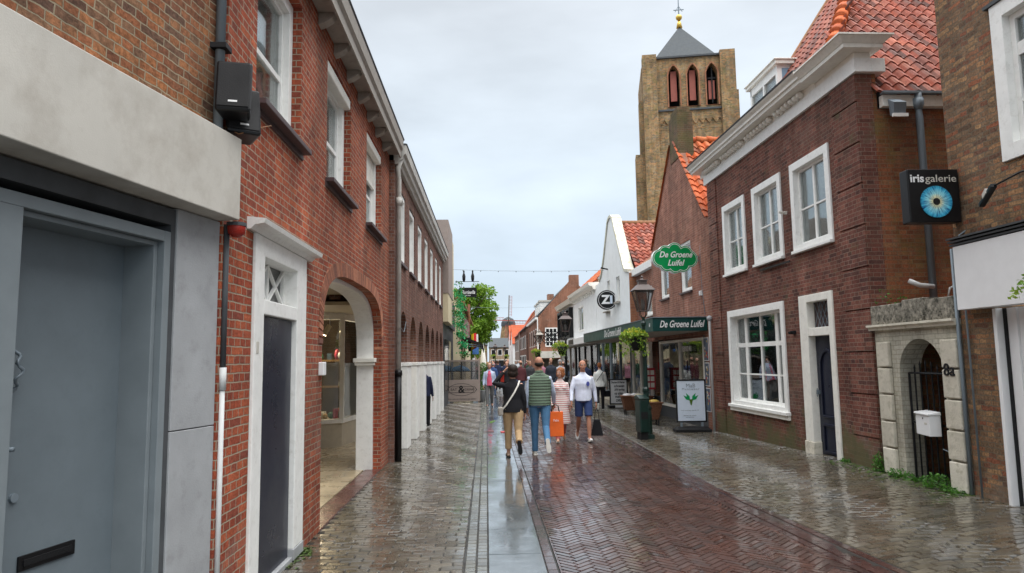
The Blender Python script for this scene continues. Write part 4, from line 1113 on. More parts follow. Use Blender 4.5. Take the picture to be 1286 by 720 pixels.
m = MB(); m.hexa([(-.09, -.21, .262), (.075, -.21, .262), (.075, .21, .262), (-.09, .21, .262)], [(-.085, -.205, .285), (.07, -.205, .305), (.07, .205, .305), (-.085, .205, .285)]); m.build('lid', 'white_sign', mb_, bevel=.006)
m = MB(); m.tube([(-.074, -.02, .215), (-.066, -.02, .215)], .012, 10); m.build('keyhole', 'black_matt', mb_)
m = MB(); m.box(-.0725, -.069, -.13, -.06, .14, .165); m.build('name_plate', 'concrete', mb_)
# weeds at the foot
rr = random.Random(11)
def weed(cx, cy, rad, hgt, n, label, seed, mat='leaf_fern', size=.035):
    pts = []
    for i in range(n):
        a = rr.uniform(0, 2 * pi); q = rad * sqrt(rr.random()); z = rr.random() ** 1.2 * hgt * (1 - .5 * q / rad)
        pts.append((q * cos(a) * .6, q * sin(a), z))
    o = leaves('weed', mat, None, pts, size, seed, up=.6, loc=(cx, cy, gz(cx, cy))); tag(o, label, 'plant', 'weeds along the foot of the right wall'); return o
for k, (u, o_, rad, h, n, lab) in enumerate(((9.80, .05, .12, .32, 240, 'tall green weed at the corner left of the white portal'),
                                        (9.30, .06, .22, .14, 200, 'green weeds spread before the left leg of the white portal'),
                                        (8.95, .02, .16, .10, 110, 'low green weed under the hinge side of the iron gate'),
                                        (8.52, .08, .22, .22, 330, 'bushy green weed below the white mailbox'),
                                        (8.22, .10, .16, .07, 120, 'flat green weed before the right leg of the portal'),
                                        (10.75, .04, .12, .06, 80, 'small tuft of weed right of the dark front door'))):
    p = FM.world(o_, u, 0); weed(p.x, p.y, rad, h, n, lab, 30 + k)
p = FM.world(-.2, 9.6, 2.46); pts = [(rr.uniform(-.25, .25), rr.uniform(-.1, .1), rr.random() * .22) for i in range(60)]
tag(leaves('weed', 'leaf_fern', None, pts, .03, 5, up=.7, loc=p), 'small weed growing on top of the streaked parapet', 'plant')
mp_ = MB()
for i in range(420):
    u = rr.uniform(8.0, 10.9); p = FM.world(rr.uniform(.02, .40) * rr.random(), u, 0); s = rr.uniform(.01, .03); mp_.cur = rr.random()
    z = gz(p.x, p.y) + .003; mp_.poly([(p.x - s, p.y - s * .7, z), (p.x + s * .6, p.y - s, z + .003), (p.x + s, p.y + s, z), (p.x - s * .5, p.y + s, z + .002)])
tag(mp_.build('moss', 'mossy', recalc=False), 'moss in the joints at the foot of the white portal', 'moss', kind='stuff')
mp_ = MB()
for i in range(70):
    u = rr.choice((rr.gauss(6.75, .08), rr.uniform(6.2, 7.0))); x = XL(u) + .03 + rr.random() ** 2 * .12; s = rr.uniform(.008, .02); mp_.cur = rr.random()
    z = .004; mp_.poly([(x - s, u - s, z), (x + s, u - s, z + .01), (x + s, u + s, z), (x - s, u + s, z + .006)])
tag(mp_.build('moss', 'mossy', recalc=False), 'green moss at the foot of the white front door', 'moss', kind='stuff')

# ---- olive brick building with white fascia (nearest right)
FI = Fr('R', 8.02, off=-.02)
r = fthing('gallery_building', 'weathered olive brown brick building with white fascia, nearest on the right', 'building', FI)
w = MB(FI); w.holes(rect(1.0, 8.02, -.05, 9.5), [rect(5.0, 7.14, 3.80, 5.56), rect(2.0, 7.49, -.04, 2.8)], -.4, 0)
w.box(-6, -.4, 7.62, 8.02, -.05, 9.5); w.build('wall', 'olive_brick', r)
uw = window(FI, r, 5.0, 7.135, 3.805, 5.555, fw=.17, proud=.03, deep=.08, sash=.07, bars=[(6.02, 3.98, 5.38, .16)], zbars=[(4.98, 5.17, 6.96, .14), (4.42, 5.17, 6.96, .03)], curt=None, roomd=.6, room='shop_room', name='upper_window')
m = MB(FI); m.box(0, .05, 4.9, 7.2, 5.56, 5.60); m.build('drip_strip', 'dark_lead', uw)
m = MB(FI); m.box(.0, .16, 2.0, 7.84, 2.25, 2.99); fs = m.build('fascia_board', 'white_sign', r, bevel=.005)
for k in range(3):
    m = MB(FI); m.box(.0, .17 + .02 * k, 2.0, 7.88, 3.0 + .035 * k, 3.02 + .035 * k); m.build('fascia_rail', 'dark_lead', fs)
m = MB(FI); m.box(-.1, .02, 7.437, 7.49, 0, 2.24); m.build('door_post', 'white_sign', r, bevel=.006)
m = MB(FI); m.box(-.1, -.06, 7.40, 7.437, 0, 2.24); m.build('dark_joint', 'black_matt', r)
rs = MB(FI); pv = None; a = 7.40
while a > 3.0:
    for (o_, da) in ((-.08, .0), (-.08, .10), (-.055, .02), (-.055, .04)):
        a -= da if da else 0
        v = [rs.vert((o_, a, .02)), rs.vert((o_, a, 2.24))]
        if pv: rs.face([pv[0], v[0], v[1], pv[1]])
        pv = v
rs.build('shutter', 'white_sign', r, recalc=False)
# iris sign
sg = thing('eye_sign', 'black box sign with a blue eye and the words irisgalerie on the right wall', 'sign', (5.27, 7.90, 3.60))
m = MB(); m.box(-.27, .35, -.06, .10, -.31, .33); bx = m.build('sign_box', 'black_paint', sg, bevel=.012)
for o in (bx,): o.rotation_euler = (0, 0, 0)
m = MB(); m.box(.35, .50, 0, .05, .17, .23); m.build('bracket', 'black_matt', sg)
m = MB(); m.box(.35, .50, 0, .05, -.27, -.21); m.build('bracket', 'black_matt', sg)
# iris disc with its own pattern
im, t, p, o_ = newmat('iris')
tcn = node(t, 'ShaderNodeTexCoord'); s = node(t, 'ShaderNodeSeparateXYZ', {0: tcn.outputs['Object']})
rad_ = math_(t, 'SQRT', math_(t, 'ADD', math_(t, 'MULTIPLY', s.outputs[0], s.outputs[0]), math_(t, 'MULTIPLY', s.outputs[2], s.outputs[2])))
ang_ = math_(t, 'ARCTAN2', s.outputs[2], s.outputs[0])
vv = node(t, 'ShaderNodeCombineXYZ', {0: math_(t, 'MULTIPLY', node(t, 'ShaderNodeMath', {0: ang_}, operation='COSINE').outputs[0], 8), 1: math_(t, 'MULTIPLY', node(t, 'ShaderNodeMath', {0: ang_}, operation='SINE').outputs[0], 8), 2: math_(t, 'MULTIPLY', rad_, 6)})
nn_ = node(t, 'ShaderNodeTexNoise', {'Vector': vv.outputs[0], 'Scale': 1.6, 'Detail': 5, 'Roughness': .7}).outputs[0]
base = ramp(t, math_(t, 'DIVIDE', rad_, .2), [(0, (.22, .26, .14)), (.28, (.55, .52, .34)), (.50, (.22, .48, .55)), (.82, (.04, .30, .48)), (1, (.02, .16, .26))])
st = ramp(t, nn_, [(.36, (.10, .16, .34)), (.47, (.75, .85, .9)), (.66, (1.7, 1.6, 1.4))])
cc = mixc(t, 1., base, st, 'MULTIPLY')
cc = mixc(t, math_(t, 'LESS_THAN', rad_, .043), cc, (.012, .014, .016))
t.links.new(cc, p.inputs['Base Color']); p.inputs['Roughness'].default_value = .25
t.links.new(cc, p.inputs['Emission Color']); p.inputs['Emission Strength'].default_value = .15
M['iris'] = im
m = MB()
ring = [(.19 * cos(2 * pi * k / 48), .19 * sin(2 * pi * k / 48)) for k in range(48)]
m.holes_xz(ring, [], -.012, 0)
m.build('eye', 'iris', sg, loc=(.055, -.0605, -.065))
text('iris', .135, 'white_sign', sg, face_near(-.155, -.064, .215), depth=.002, bold=.003, name='lettering', fit=.165)
text('galerie', .125, 'concrete', sg, face_near(.130, -.064, .213), depth=.002, bold=0, name='lettering', fit=.375)
# boxes, cables, lamp arm
m = MB(); m.box(5.60, 5.70, 7.78, 7.90, 2.93, 3.02); m.tube([(5.62, 7.76, 2.98), (5.56, 7.72, 2.97)], .03); tag(m.build('cable_box', 'white_sign', bevel=.005), 'small white cable box at the end of the white fascia', 'junction box')
m = MB(); m.tube([(5.60, 7.86, .05), (5.60, 7.88, 2.9), (5.60, 7.88, 3.14), (5.66, 7.8, 3.20), (5.72, 7.6, 3.4), (5.60, 7.5, 3.44)], .012, 8); tag(m.build('wall_cable', 'zinc', smooth=True), 'grey cable rising along the corner of the olive brick wall', 'cable')
m = MB(); m.tube([(5.60, 8.03, .03), (5.60, 8.03, 3.0)], .022, 8); tag(m.build('thin_pipe', 'zinc', smooth=True), 'thin grey pipe between the white portal and the olive brick wall', 'pipe')
la = thing('sign_lamp', 'black lamp on a long thin arm above the white fascia', 'lamp', (5.60, 5.6, 3.45))
m = MB(); m.tube([(0.0, 0, .0), (-.2, .2, .08), (-.35, .85, .06), (-.30, 1.35, .02)], .010, 8); m.build('arm', 'black_paint', la, smooth=True)
m = MB(); m.beam((-.32, 1.25, .03), (-.16, 1.66, -.09), .06, .05); h_ = m.build('lamp_head', 'black_paint', la, bevel=.01)
m = MB(); m.beam((-.285, 1.40, .01), (-.235, 1.52, -.025), .03, .055); m.build('lens', 'concrete', h_)
# hanging basket partly in view
hb = thing('hanging_basket', 'light green plant spilling out of a hanging basket at the right edge', 'hanging basket', (5.35, 5.95, 2.45))
rr = random.Random(21)
pts = []
for i in range(900):
    a = rr.uniform(0, 2 * pi); b = rr.gauss(0, 1); q = .33 * rr.random() ** .4
    pts.append((q * cos(a) * (1.1), q * sin(a), .05 + .18 * b * .7 - .1 * (q > .25)))
for st in range(14):
    a = rr.uniform(pi * .5, pi * 1.5) if st < 9 else rr.uniform(0, 2 * pi)
    for k in range(16):
        q = .2 + k * .024; pts.append((q * cos(a), q * sin(a) + .02 * rr.gauss(0, 1), .12 - .0011 * k * k * 1.2 + rr.gauss(0, .015)))
leaves('foliage', 'leaf_basket', hb, pts, .045, 9)
m = MB(); m.lathe([(.08, -.18), (.2, -.05), (.23, .05)], n=18); m.build('pot', 'black_matt', hb, smooth=True)
m = MB(); m.tube([(0, 0, .05), (0, 0, .7), (.2, 0, .72), (.28, 0, .72)], .01); m.build('hook', 'black_paint', hb)
# ============================================================ THE ROW BEYOND, RIGHT
goods_m = [plain('goods', c, .5) for c in ((.5, .04, .03), (.65, .62, .55), (.10, .20, .35), (.60, .42, .10), (.06, .25, .12), (.45, .10, .25), (.30, .16, .08))]
def shopfront(F, root, a0, a1, z0, z1, cuts, mat='white_paint', stall='black_matt', o=0., deep=1.6, seed=1, goods=40, w=.07):
    """stall riser, posts, panes, dim interior with goods"""
    m = MB(F); m.box(-.12 + o, .0 + o, a0, a1, 0, z0); m.build('stall_riser', stall, root)
    m = MB(F); m.box(-.10 + o, .03 + o, a0, a1, z0, z0 + .07); m.box(-.10 + o, .02 + o, a0, a1, z1 - .07, z1)
    for c in [a0] + list(cuts) + [a1 - w]: m.box(-.09 + o, .012 + o, c, c + w, z0 + .07, z1 - .07)
    m.build('shop_frame', mat, root, bevel=.004)
    m = MB(F); m.box(-.05 + o, -.04 + o, a0 + .01, a1 - .01, z0 + .07, z1 - .07); m.build('shop_pane', 'shop_glass', root)
    m = MB(F); d = -deep
    for q in ([(-.13, a0, 0), (-.13, a0, z1), (d, a0, z1), (d, a0, 0)], [(-.13, a1, 0), (-.13, a1, z1), (d, a1, z1), (d, a1, 0)],
              [(d, a0, 0), (d, a1, 0), (d, a1, z1), (d, a0, z1)], [(-.13, a0, z0), (-.13, a1, z0), (d, a1, z0), (d, a0, z0)], [(-.13, a0, z1), (-.13, a1, z1), (d, a1, z1), (d, a0, z1)]):
        m.poly(q)
    m.build('shop_interior', 'shop_room', root, recalc=False)
    rr = random.Random(seed); bags = {}
    for i in range(goods):
        k = rr.randrange(len(goods_m)); mb = bags.setdefault(k, MB(F))
        a = rr.uniform(a0 + .15, a1 - .15); oo = rr.uniform(-.7, -.2); z = z0 + .01 + rr.choice((0, 0, .45, .9, 1.2)); h = rr.uniform(.08, .3); s = rr.uniform(.04, .12)
        mb.box(oo - s, oo + s, a - s, a + s, z, z + h)
    for k, mb in bags.items(): mb.build('display_goods', goods_m[k], root)

# ---- Luifel house (brick gable)
FG = Fr('R', 16.43)
r = fthing('green_awning_house', 'brown brick gabled house with orange tiles above the dark green awning', 'building', FG)
w = MB(FG)
g = [(16.43, 2.3), (22.0, 2.3), (22.0, 5.1), (21.6, 5.35), (19.45, 7.95), (19.1, 8.0), (18.95, 7.85), (16.85, 5.25), (16.43, 5.15)]
w.holes(g, [rect(17.95, 18.92, 3.49, 4.88), rect(20.1, 21.0, 3.51, 4.75)], -.25, 0)
w.box(-.25, -.001, 16.43, 17.12, 0, 2.3); w.build('wall', 'luifel_brick', r)
w = MB(FG); w.box(-4, -.25, 16.43, 16.63, 0, 5.1); w.box(-4, -.25, 21.8, 22.0, 0, 5.1); w.box(-4.2, -4, 16.43, 22, 0, 5.1); w.build('side_wall', 'luifel_brick', r)
w = MB(FG); w.box(-.42, .02, 18.60, 19.40, 7.3, 8.6); w.box(-.38, -.02, 18.66, 19.34, 8.6, 8.78); w.build('chimney', 'chimney_brick', r)
th = math.atan2(2.65, 2.4); cth, sth = cos(th), sin(th)
MG = Matrix.Translation(FG.loc) @ Matrix.Rotation(FG.rot, 4, 'Z')
p0 = FG.world(.06, 16.62, 5.18); ux = Vector((cos(FG.rot), sin(FG.rot), 0)); uy = Vector((-sin(FG.rot), cos(FG.rot), 0))
t = pantiles(r, p0, ux, uy * cth + Vector((0, 0, sth)), 17, 13, w=.235, h=.28, mat='roof_orange', amp=.035, lift=.035); t.matrix_parent_inverse = MG.inverted()
p0 = FG.world(.06, 21.8, 5.18)
t = pantiles(r, p0, ux, -uy * cth + Vector((0, 0, sth)), 17, 13, w=.235, h=.28, mat='roof_orange', amp=.035, lift=.035, seg=4); t.matrix_parent_inverse = MG.inverted()
m = MB(FG)
for i in range(13):
    m.cur = random.random(); m.tube([(-.05 - i * .32, 19.2, 7.98), (-.40 - i * .32, 19.2, 7.96)], .12, 10, .10)
m.build('ridge_tiles', 'roof_orange', r, smooth=True)
for (a0, a1, z1) in ((17.95, 18.92, 4.88), (20.1, 21.0, 4.75)):
    fo = window(FG, r, a0 + .004, a1 - .004, 3.52, z1, fw=.07, proud=-.03, deep=.09, curt=None, roomd=.25, room='roof_brown', sill=(.06, .03, .05, 'sill_stone'))
shopfront(FG, r, 17.25, 21.4, .33, 2.25, (19.3,), mat='cream_paint', stall='dark_lead', seed=3, goods=46)
m = MB(FG); m.box(-.14, .0, 17.12, 17.25, 0, 2.3); m.box(-.14, 0, 21.4, 21.5, 0, 2.3); m.build('pilaster', 'dark_lead', r)
m = MB(FG); m.box(-1.0, -.3, 21.5, 22.0, 0, 2.3); m.build('doorway', 'dark_room', r)
# posters on the brick beside the window
for k in range(3):
    m = MB(FG); z = .42 + k * .62; m.box(.002, .014, 16.86, 17.20, z, z + .58); pf = m.build('poster_panel', 'white_sign', r)
    rr = random.Random(50 + k); m = MB(FG); m.box(.014, .017, 16.88, 17.18, z + .02, z + .56); m.build('poster_print', plain('print_blue', (.10, .14, .20), .5, var=.5, scale=8), pf)
    for q in range(9):
        m = MB(FG); a, zz = rr.uniform(16.92, 17.12), z + .06 + rr.random() * .4
        m.box(.017, .0185, a - .03, a + .03, zz, zz + rr.uniform(.03, .07)); m.build('poster_motif', goods_m[rr.choice((1, 3, 1, 0))], pf)
text('SIEBUUD NU', .20, 'white_sign', r, face_street_right(*FG.pt(.02, 18.6, 1.98)), depth=.003, name='window_lettering', sx=.75)
pr = thing('downpipe', 'white downpipe at the corner of the brick house beside the posters', 'pipe', FG.world(.07, 16.52, 0))
m = MB(); m.tube([(0, 0, 0), (0, 0, 2.62), (.0, 0, 2.66)], .032, 10); m.build('pipe', 'white_pipe', pr, smooth=True)
m = MB(); m.ball((0, 0, 2.68), .07, 12, 8); m.build('pipe_top', 'grey_stone', pr, smooth=True)
m = MB(); pts = [(5.45, 17.2, 4.6), (5.44, 17.2, 4.3), (5.44, 17.15, 3.4), (5.44, 17.0, 2.8)]; m.tube(pts, .008, 6)
tag(m.build('wall_cable', 'zinc', smooth=True), 'thin cable running down the brick right of the green cloud sign', 'cable')
m = MB(); m.box(5.38, 5.45, 17.15, 17.25, 3.3, 3.42); tag(m.build('junction_box', 'white_sign', bevel=.01), 'small white box on the brick below the green cloud sign', 'junction box')
# awning box
FW = Fr('R', 16.85)
aw = fthing('awning', 'long dark green awning box lettered De Groene Luifel over the shop windows', 'awning', FW)
m = MB(FW); m.box(.004, 1.36, 16.86, 27.6, 2.40, 2.73); m.build('awning_box', 'green_box', aw, bevel=.006)
m = MB(FW); m.box(.0, 1.385, 16.835, 27.62, 2.732, 2.75); m.build('top_edge', 'zinc', aw)
m = MB(FW); m.box(1.362, 1.372, 16.87, 27.6, 2.405, 2.725); m.build('street_panel', plain('green_faded', (.02, .075, .07), .4), aw)
m = MB(FW); m.box(.2, 1.30, 16.9, 27.5, 2.385, 2.399); m.build('soffit', 'wood_grey', aw)
cx = FW.sx * .70
text('De Groene Luifel', .235, 'white_sign', aw, face_near(-.66, -.003, 2.565), depth=.004, shear=.35, bold=.003, sx=.66, name='lettering')
text('De Groene Luifel', .34, 'white_sign', aw, face_street_right(-1.376, 21.9 - 16.85, 2.56), depth=.002, shear=.3, bold=.003, sx=1.1, name='lettering')
text('61', .12, 'white_sign', aw, face_street_right(-1.376, 17.15 - 16.85, 2.56), depth=.002, bold=.004, name='lettering')
# cloud sign
cs = thing('cloud_sign', 'green cloud shaped sign with white rim lettered De Groene Luifel', 'sign', (4.80, 17.28, 4.26), radians(4))
def cloud(e):
    pts = []
    lobes = [(-.36, .0, .235), (-.24, .14, .19), (.0, .20, .20), (.27, .12, .20), (.37, -.02, .225), (.2, -.17, .19), (0, -.20, .19), (-.22, -.15, .19)]
    for i in range(120):
        t_ = 2 * pi * i / 120; d = Vector((cos(t_), sin(t_))); best = .1
        for (x, y, q) in lobes:
            c_ = Vector((x, y)); b_ = c_.dot(d); disc = b_ * b_ - c_.length_squared + (q + e) ** 2
            if disc > 0: best = max(best, b_ + sqrt(disc))
        pts.append((d.x * best, d.y * best))
    return pts
m = MB(); m.holes_xz(cloud(.0), [], -.06, .06); m.build('sign_body', 'white_sign', cs)
m = MB(); m.holes_xz(cloud(-.012), [], -.066, -.06); m.build('green_face', 'green_sign', cs)
m = MB(); m.holes_xz(cloud(-.035), [cloud(-.047)], -.069, -.0655); m.build('white_line', 'white_sign', cs)
text('De Groene', .215, 'white_sign', cs, face_near(.01, -.069, .085), depth=.003, shear=.35, bold=.004, sx=.86, name='lettering')
text('Luifel', .215, 'white_sign', cs, face_near(.0, -.069, -.125), depth=.003, shear=.35, bold=.004, sx=.9, name='lettering')
m = MB(); m.tube([(.55, 0, .05), (.68, .02, .05)], .02); m.tube([(.55, 0, -.05), (.68, .02, -.05)], .02); m.build('bracket', 'zinc', cs)

# ---- low link building
FK = Fr('R', 22.0, off=-.25)
r = fthing('low_brick_house', 'low brown brick house with white gutter between the two gables', 'building', FK)
w = MB(FK); w.holes(rect(22.0, 25.2, 2.3, 4.75), [rect(23.0, 23.8, 3.2, 4.2)], -.25, 0); w.box(-4, -.26, 22.05, 25.2, 0, 4.7); w.build('wall', 'luifel_brick', r)
window(FK, r, 23.005, 23.795, 3.21, 4.19, fw=.07, proud=-.02, deep=.08, roomd=.1, sill=(.05, .03, .05, 'concrete'))
w = MB(FK); w.box(-.1, .16, 22.0, 25.25, 4.755, 5.0); w.build('gutter_board', 'white_paint', r, bevel=.005)
w = MB(FK); w.extr([(.12, 5.0), (-1.6, 6.2), (-4, 6.2), (-4, 5.0)], 22.0, 25.25); w.build('roof', 'roof_brown', r)
m = MB(FK); m.box(-.3, .0, 22.0, 25.2, 0, .5); m.build('stall_riser', 'dark_lead', r)
shopfront(FK, r, 22.6, 25.15, .45, 2.28, (23.9,), mat='cream_paint', seed=5, goods=20, deep=.3, o=.26)

# ---- white bell gable
FWg = Fr('R', 25.25)
r = fthing('white_gable_house', 'white plastered house with a tall narrow gable and mossy shoulders', 'building', FWg)
gp = [(25.25, 2.7), (32.2, 2.7), (32.2, 5.1), (31.2, 5.25), (30.6, 5.5), (29.9, 6.2), (29.2, 7.1), (28.9, 7.5), (28.6, 7.62), (28.2, 7.62), (27.9, 7.45), (27.5, 6.9), (26.2, 5.35), (25.9, 5.05), (25.25, 4.95)]
w = MB(FWg); w.holes(gp, [rect(28.9, 29.5, 4.45, 5.05), rect(26.9, 27.6, 4.0, 5.0)], -.3, 0); w.build('gable_wall', 'white_render', r)
w = MB(FWg)
cap = gp[3:]
for p, q in zip(cap, cap[1:]):
    d = Vector((0, q[0] - p[0], q[1] - p[1])); nrm = Vector((0, -d.z, d.y)).normalized()
    if nrm.z < 0: nrm = -nrm
    b = [(-.34, *p), (.05, *p), (.05, *q), (-.34, *q)]
    w.hexa([(x, y - nrm.y * .02, z - nrm.z * .02) for x, y, z in b], [(x, y + nrm.y * .09, z + nrm.z * .09) for x, y, z in b])
w.build('gable_coping', 'gable_cap', r)
for (a0, a1, z0, z1) in ((28.9, 29.5, 4.45, 5.05), (26.9, 27.6, 4.0, 5.0)):
    window(FWg, r, a0 + .004, a1 - .004, z0 + .004, z1 - .004, fw=.05, proud=-.05, deep=.12, roomd=.15, sill=(.12, .05, .08, 'wood_grey'))
w = MB(FWg); w.box(-5, -.3, 25.25, 25.5, 0, 4.9); w.box(-.3, -.002, 25.2, 25.25, 2.7, 4.9); w.build('side_wall', 'orange_brick', r)
th2 = math.atan2(7.3 - 4.85, 28.3 - 25.35); MW = Matrix.Translation(FWg.loc) @ Matrix.Rotation(FWg.rot, 4, 'Z')
p0 = FWg.world(-.34, 25.25, 4.85)
t = pantiles(r, p0, ux, uy * cos(th2) + Vector((0, 0, sin(th2))), 22, 14, w=.25, h=.28, mat='roof_red', amp=.04, lift=.04, seg=6); t.matrix_parent_inverse = MW.inverted()
m = MB(FWg); m.tube([(-.3, 28.35, 7.38), (-5.6, 28.35, 7.38)], .11, 10); m.build('ridge_tiles', 'ridge_mossy', r, smooth=True)
m = MB(FWg); m.hexa([(-.32, 28.4, 4.8), (-5.5, 28.4, 4.8), (-5.5, 32.1, 4.8), (-.32, 32.1, 4.8)], [(-.32, 28.4, 7.3), (-5.5, 28.4, 7.3), (-5.5, 28.6, 7.3), (-.32, 28.6, 7.3)]); m.build('rear_roof', 'roof_red', r)
shopfront(FWg, r, 25.4, 32.1, .35, 2.5, (27.3, 29.2, 31.0), mat='zinc', stall='counter_stone', seed=7, goods=60)
m = MB(FWg); m.box(-.3, .05, 25.3, 32.2, 2.5, 2.72); m.box(.0, .04, 27.6, 32.2, 2.72, 2.82); m.build('fascia', 'wood_grey', r)
zs = thing('round_sign', 'round black sign with a white Z on the white gable', 'sign', (4.93, 28.0, 4.13))
m = MB(); ring = lambda q: [(q * cos(2 * pi * k / 36), q * sin(2 * pi * k / 36)) for k in range(36)]
m.holes_xz(ring(.40), [], -.07, .07); m.build('disc', 'black_paint', zs)
m = MB(); m.holes_xz(ring(.355), [ring(.342)], -.076, -.069); m.build('white_rim', 'white_sign', zs)
text('Z', .48, 'white_sign', zs, face_near(-.06, -.076, 0), depth=.004, bold=.02, name='lettering')
text('I', .40, 'sign_blue', zs, face_near(.17, -.076, 0), depth=.004, bold=.03, name='lettering')
m = MB(); m.box(.36, .72, -.04, .04, -.17, .17); m.build('bracket', 'black_matt', zs)
m = MB(FWg); m.box(0, .14, 28.9, 29.9, 3.72, 3.77); tag(m.build('ledge', 'wood_grey', loc=FWg.loc), 'narrow ledge under the round Z sign', 'ledge').rotation_euler = (0, 0, FWg.rot)
m = MB(FWg); m.tube([(0, 29.2, 5.55), (.3, 29.15, 5.6), (.3, 29.0, 5.6)], .03); tag(m.build('wall_lamp', 'black_matt', loc=FWg.loc), 'small black wall lamp high on the white gable', 'lamp').rotation_euler = (0, 0, FWg.rot)

# ---- further white shops
FX = Fr('R', 32.25)
r = fthing('cornice_shop', 'white shop with moulded cornice and tall greenish windows beyond the white gable', 'building', FX)
w = MB(FX); w.holes(rect(32.25, 39.4, 2.6, 5.2), [rect(36.0, 37.9, 3.2, 4.6)], -.3, 0); w.box(-7, -.5, 32.3, 39.4, 0, 5.0); w.build('wall', 'white_render', r)
window(FX, r, 36.005, 37.895, 3.205, 4.595, fw=.08, proud=0, deep=.08, bars=[(36.65, 3.3, 4.5, .05), (37.3, 3.3, 4.5, .05)], roomd=.3, curt=None, room='shop_room')
w = MB(FX); w.extr([(.0, 5.0), (.12, 5.02), (.16, 5.15), (.32, 5.2), (.36, 5.34), (-.2, 5.36)], 32.25, 39.5); w.build('cornice', 'cream_paint', r)
a = 32.6
while a < 39.2:
    m = MB(FX); m.extr([(0, 4.82), (.08, 4.85), (.11, 5.0), (0, 5.0)], a, a + .12); m.build('bracket', 'cream_paint', r); a += .62
p0 = FX.world(.1, 32.3, 5.36)
t = pantiles(r, p0, uy, ux * .75 + Vector((0, 0, .66)), 29, 8, w=.25, h=.3, mat='roof_orange', seg=4); t.matrix_parent_inverse = (Matrix.Translation(FX.loc) @ Matrix.Rotation(FX.rot, 4, 'Z')).inverted()
w = MB(FX); w.box(-.5, .55, 31.0, 43.5, 2.5, 2.82); w.build('canopy', 'white_sign', r, bevel=.01)
m = MB(FX); m.box(.551, .565, 36.2, 38.0, 2.53, 2.79); m.build('canopy_sign', 'black_paint', r)
shopfront(FX, r, 32.3, 39.3, .3, 2.48, (34, 36, 38), mat='black_paint', seed=9, goods=40)
FY = Fr('R', 39.45)
r = fthing('black_window_shop', 'narrow white shop with tall black framed windows under a pale cornice', 'building', FY)
w = MB(FY); w.box(-7, 0, 39.45, 46, 2.6, 5.0); w.box(-7, -.5, 39.45, 46, 0, 2.6); w.build('wall', 'white_render', r)
for k in range(3):
    window(FY, r, 39.8 + k * 2, 41.4 + k * 2, 3.0, 4.75, fw=.14, proud=.25, deep=.0, mat='black_paint', curt=None, roomd=.02)
w = MB(FY); w.extr([(0, 4.9), (.2, 4.95), (.34, 5.2), (-.2, 5.25)], 39.4, 46.1); w.build('cornice', 'cream_paint', r)
w = MB(FY); w.extr([(.2, 5.26), (-1.8, 6.6), (-7, 6.6), (-7, 5.26)], 39.45, 46); w.build('roof', 'roof_brown', r)
shopfront(FY, r, 39.5, 45.9, .3, 2.48, (41.5, 43.5), mat='wood_grey', seed=10, goods=30)
# scissor sign arms
for k, (u, z, lab) in enumerate(((43.5, 3.2, 'black scissor bracket with lantern reaching out over the far white canopy'), (47.5, 3.1, 'black scissor lattice bracket in front of the brown brick gable'))):
    q = thing('scissor_bracket', lab, 'bracket', (XR(u), u, z))
    m = MB()
    for i in range(4):
        x = -.1 - i * .38; m.beam((x, 0, -.25), (x - .38, 0, .25), .05, .05); m.beam((x, .02, .25), (x - .38, .02, -.25), .05, .05)
    m.beam((0, 0, .27), (-1.7, 0, .27), .05, .05); m.build('lattice', 'black_paint', q)

# ---- brown brick gable house facing the viewer
r = thing('brown_gable_house', 'brown brick house with a big end gable, chimney and white paned window', 'building', (4.62, 62, 0))
def hy(pts): return [(x - 4.62, z) for x, z in pts]
m = MB(); m.holes_xz(hy([(4.62, 0), (11.4, 0), (11.4, 5.4), (7.95, 8.85), (7.6, 8.85), (4.62, 5.5)]), [], 0, .3)
m.box(0, .3, .3, 14, 0, 5.5); m.box(6.5, 6.78, .3, 14, 0, 5.4); m.build('wall', 'far_brick', r)
m = MB(); m.box(2.95, 3.8, -.02, .7, 8.2, 9.35); m.build('chimney', 'far_brick', r)
m = MB(); m.box(1.4, 2.0, 5, 6, 6.2, 8.1); m.build('rear_chimney', 'far_brick', r)
m = MB(); m.hexa([(-.15, .31, 5.45), (3.2, .31, 8.9), (3.2, 14, 8.9), (-.15, 14, 5.45)], [(-.15, .31, 5.6), (3.2, .31, 9.0), (3.2, 14, 9.0), (-.15, 14, 5.6)]); m.hexa([(6.9, .31, 5.45), (3.2, .31, 8.9), (3.2, 14, 8.9), (6.9, 14, 5.45)], [(6.9, .31, 5.6), (3.2, .31, 9.0), (3.2, 14, 9.0), (6.9, 14, 5.6)]); m.build('roof', 'slate', r)
m = MB(); m.box(-.2, .02, -.02, 14, 5.35, 5.55); m.box(-.06, .03, -.06, .0, 0, 5.4); m.build('gutter', 'white_paint', r)
m = MB(); m.box(.65, 1.75, -.05, .02, 2.9, 4.6); wf = m.build('window_frame', 'white_paint', r)
for i in range(3):
    for k in range(4):
        m = MB(); m.box(.74 + i * .33, 1.0 + i * .33, -.06, -.045, 3.0 + k * .39, 3.33 + k * .39); m.build('pane', 'dark_room', wf)
m = MB(); m.box(-.1, 1.9, -.6, .0, 1.9, 2.5); m.build('shop_sign', 'concrete', r)
m = MB(); m.box(.2, 3.5, -.02, 0, .4, 1.8); m.build('shop_window', 'shop_room', r)
for k in range(3):
    m = MB(); m.box(.4, 1.8, 2 + k * 2.6, 3.6 + k * 2.6, 5.7, 7.1 - k * .0); d = m.build('dormer', 'white_paint', r)
    m = MB(); m.box(.3, 1.9, 1.9 + k * 2.6, 3.7 + k * 2.6, 7.1, 7.25); m.build('dormer_roof', 'concrete', d)
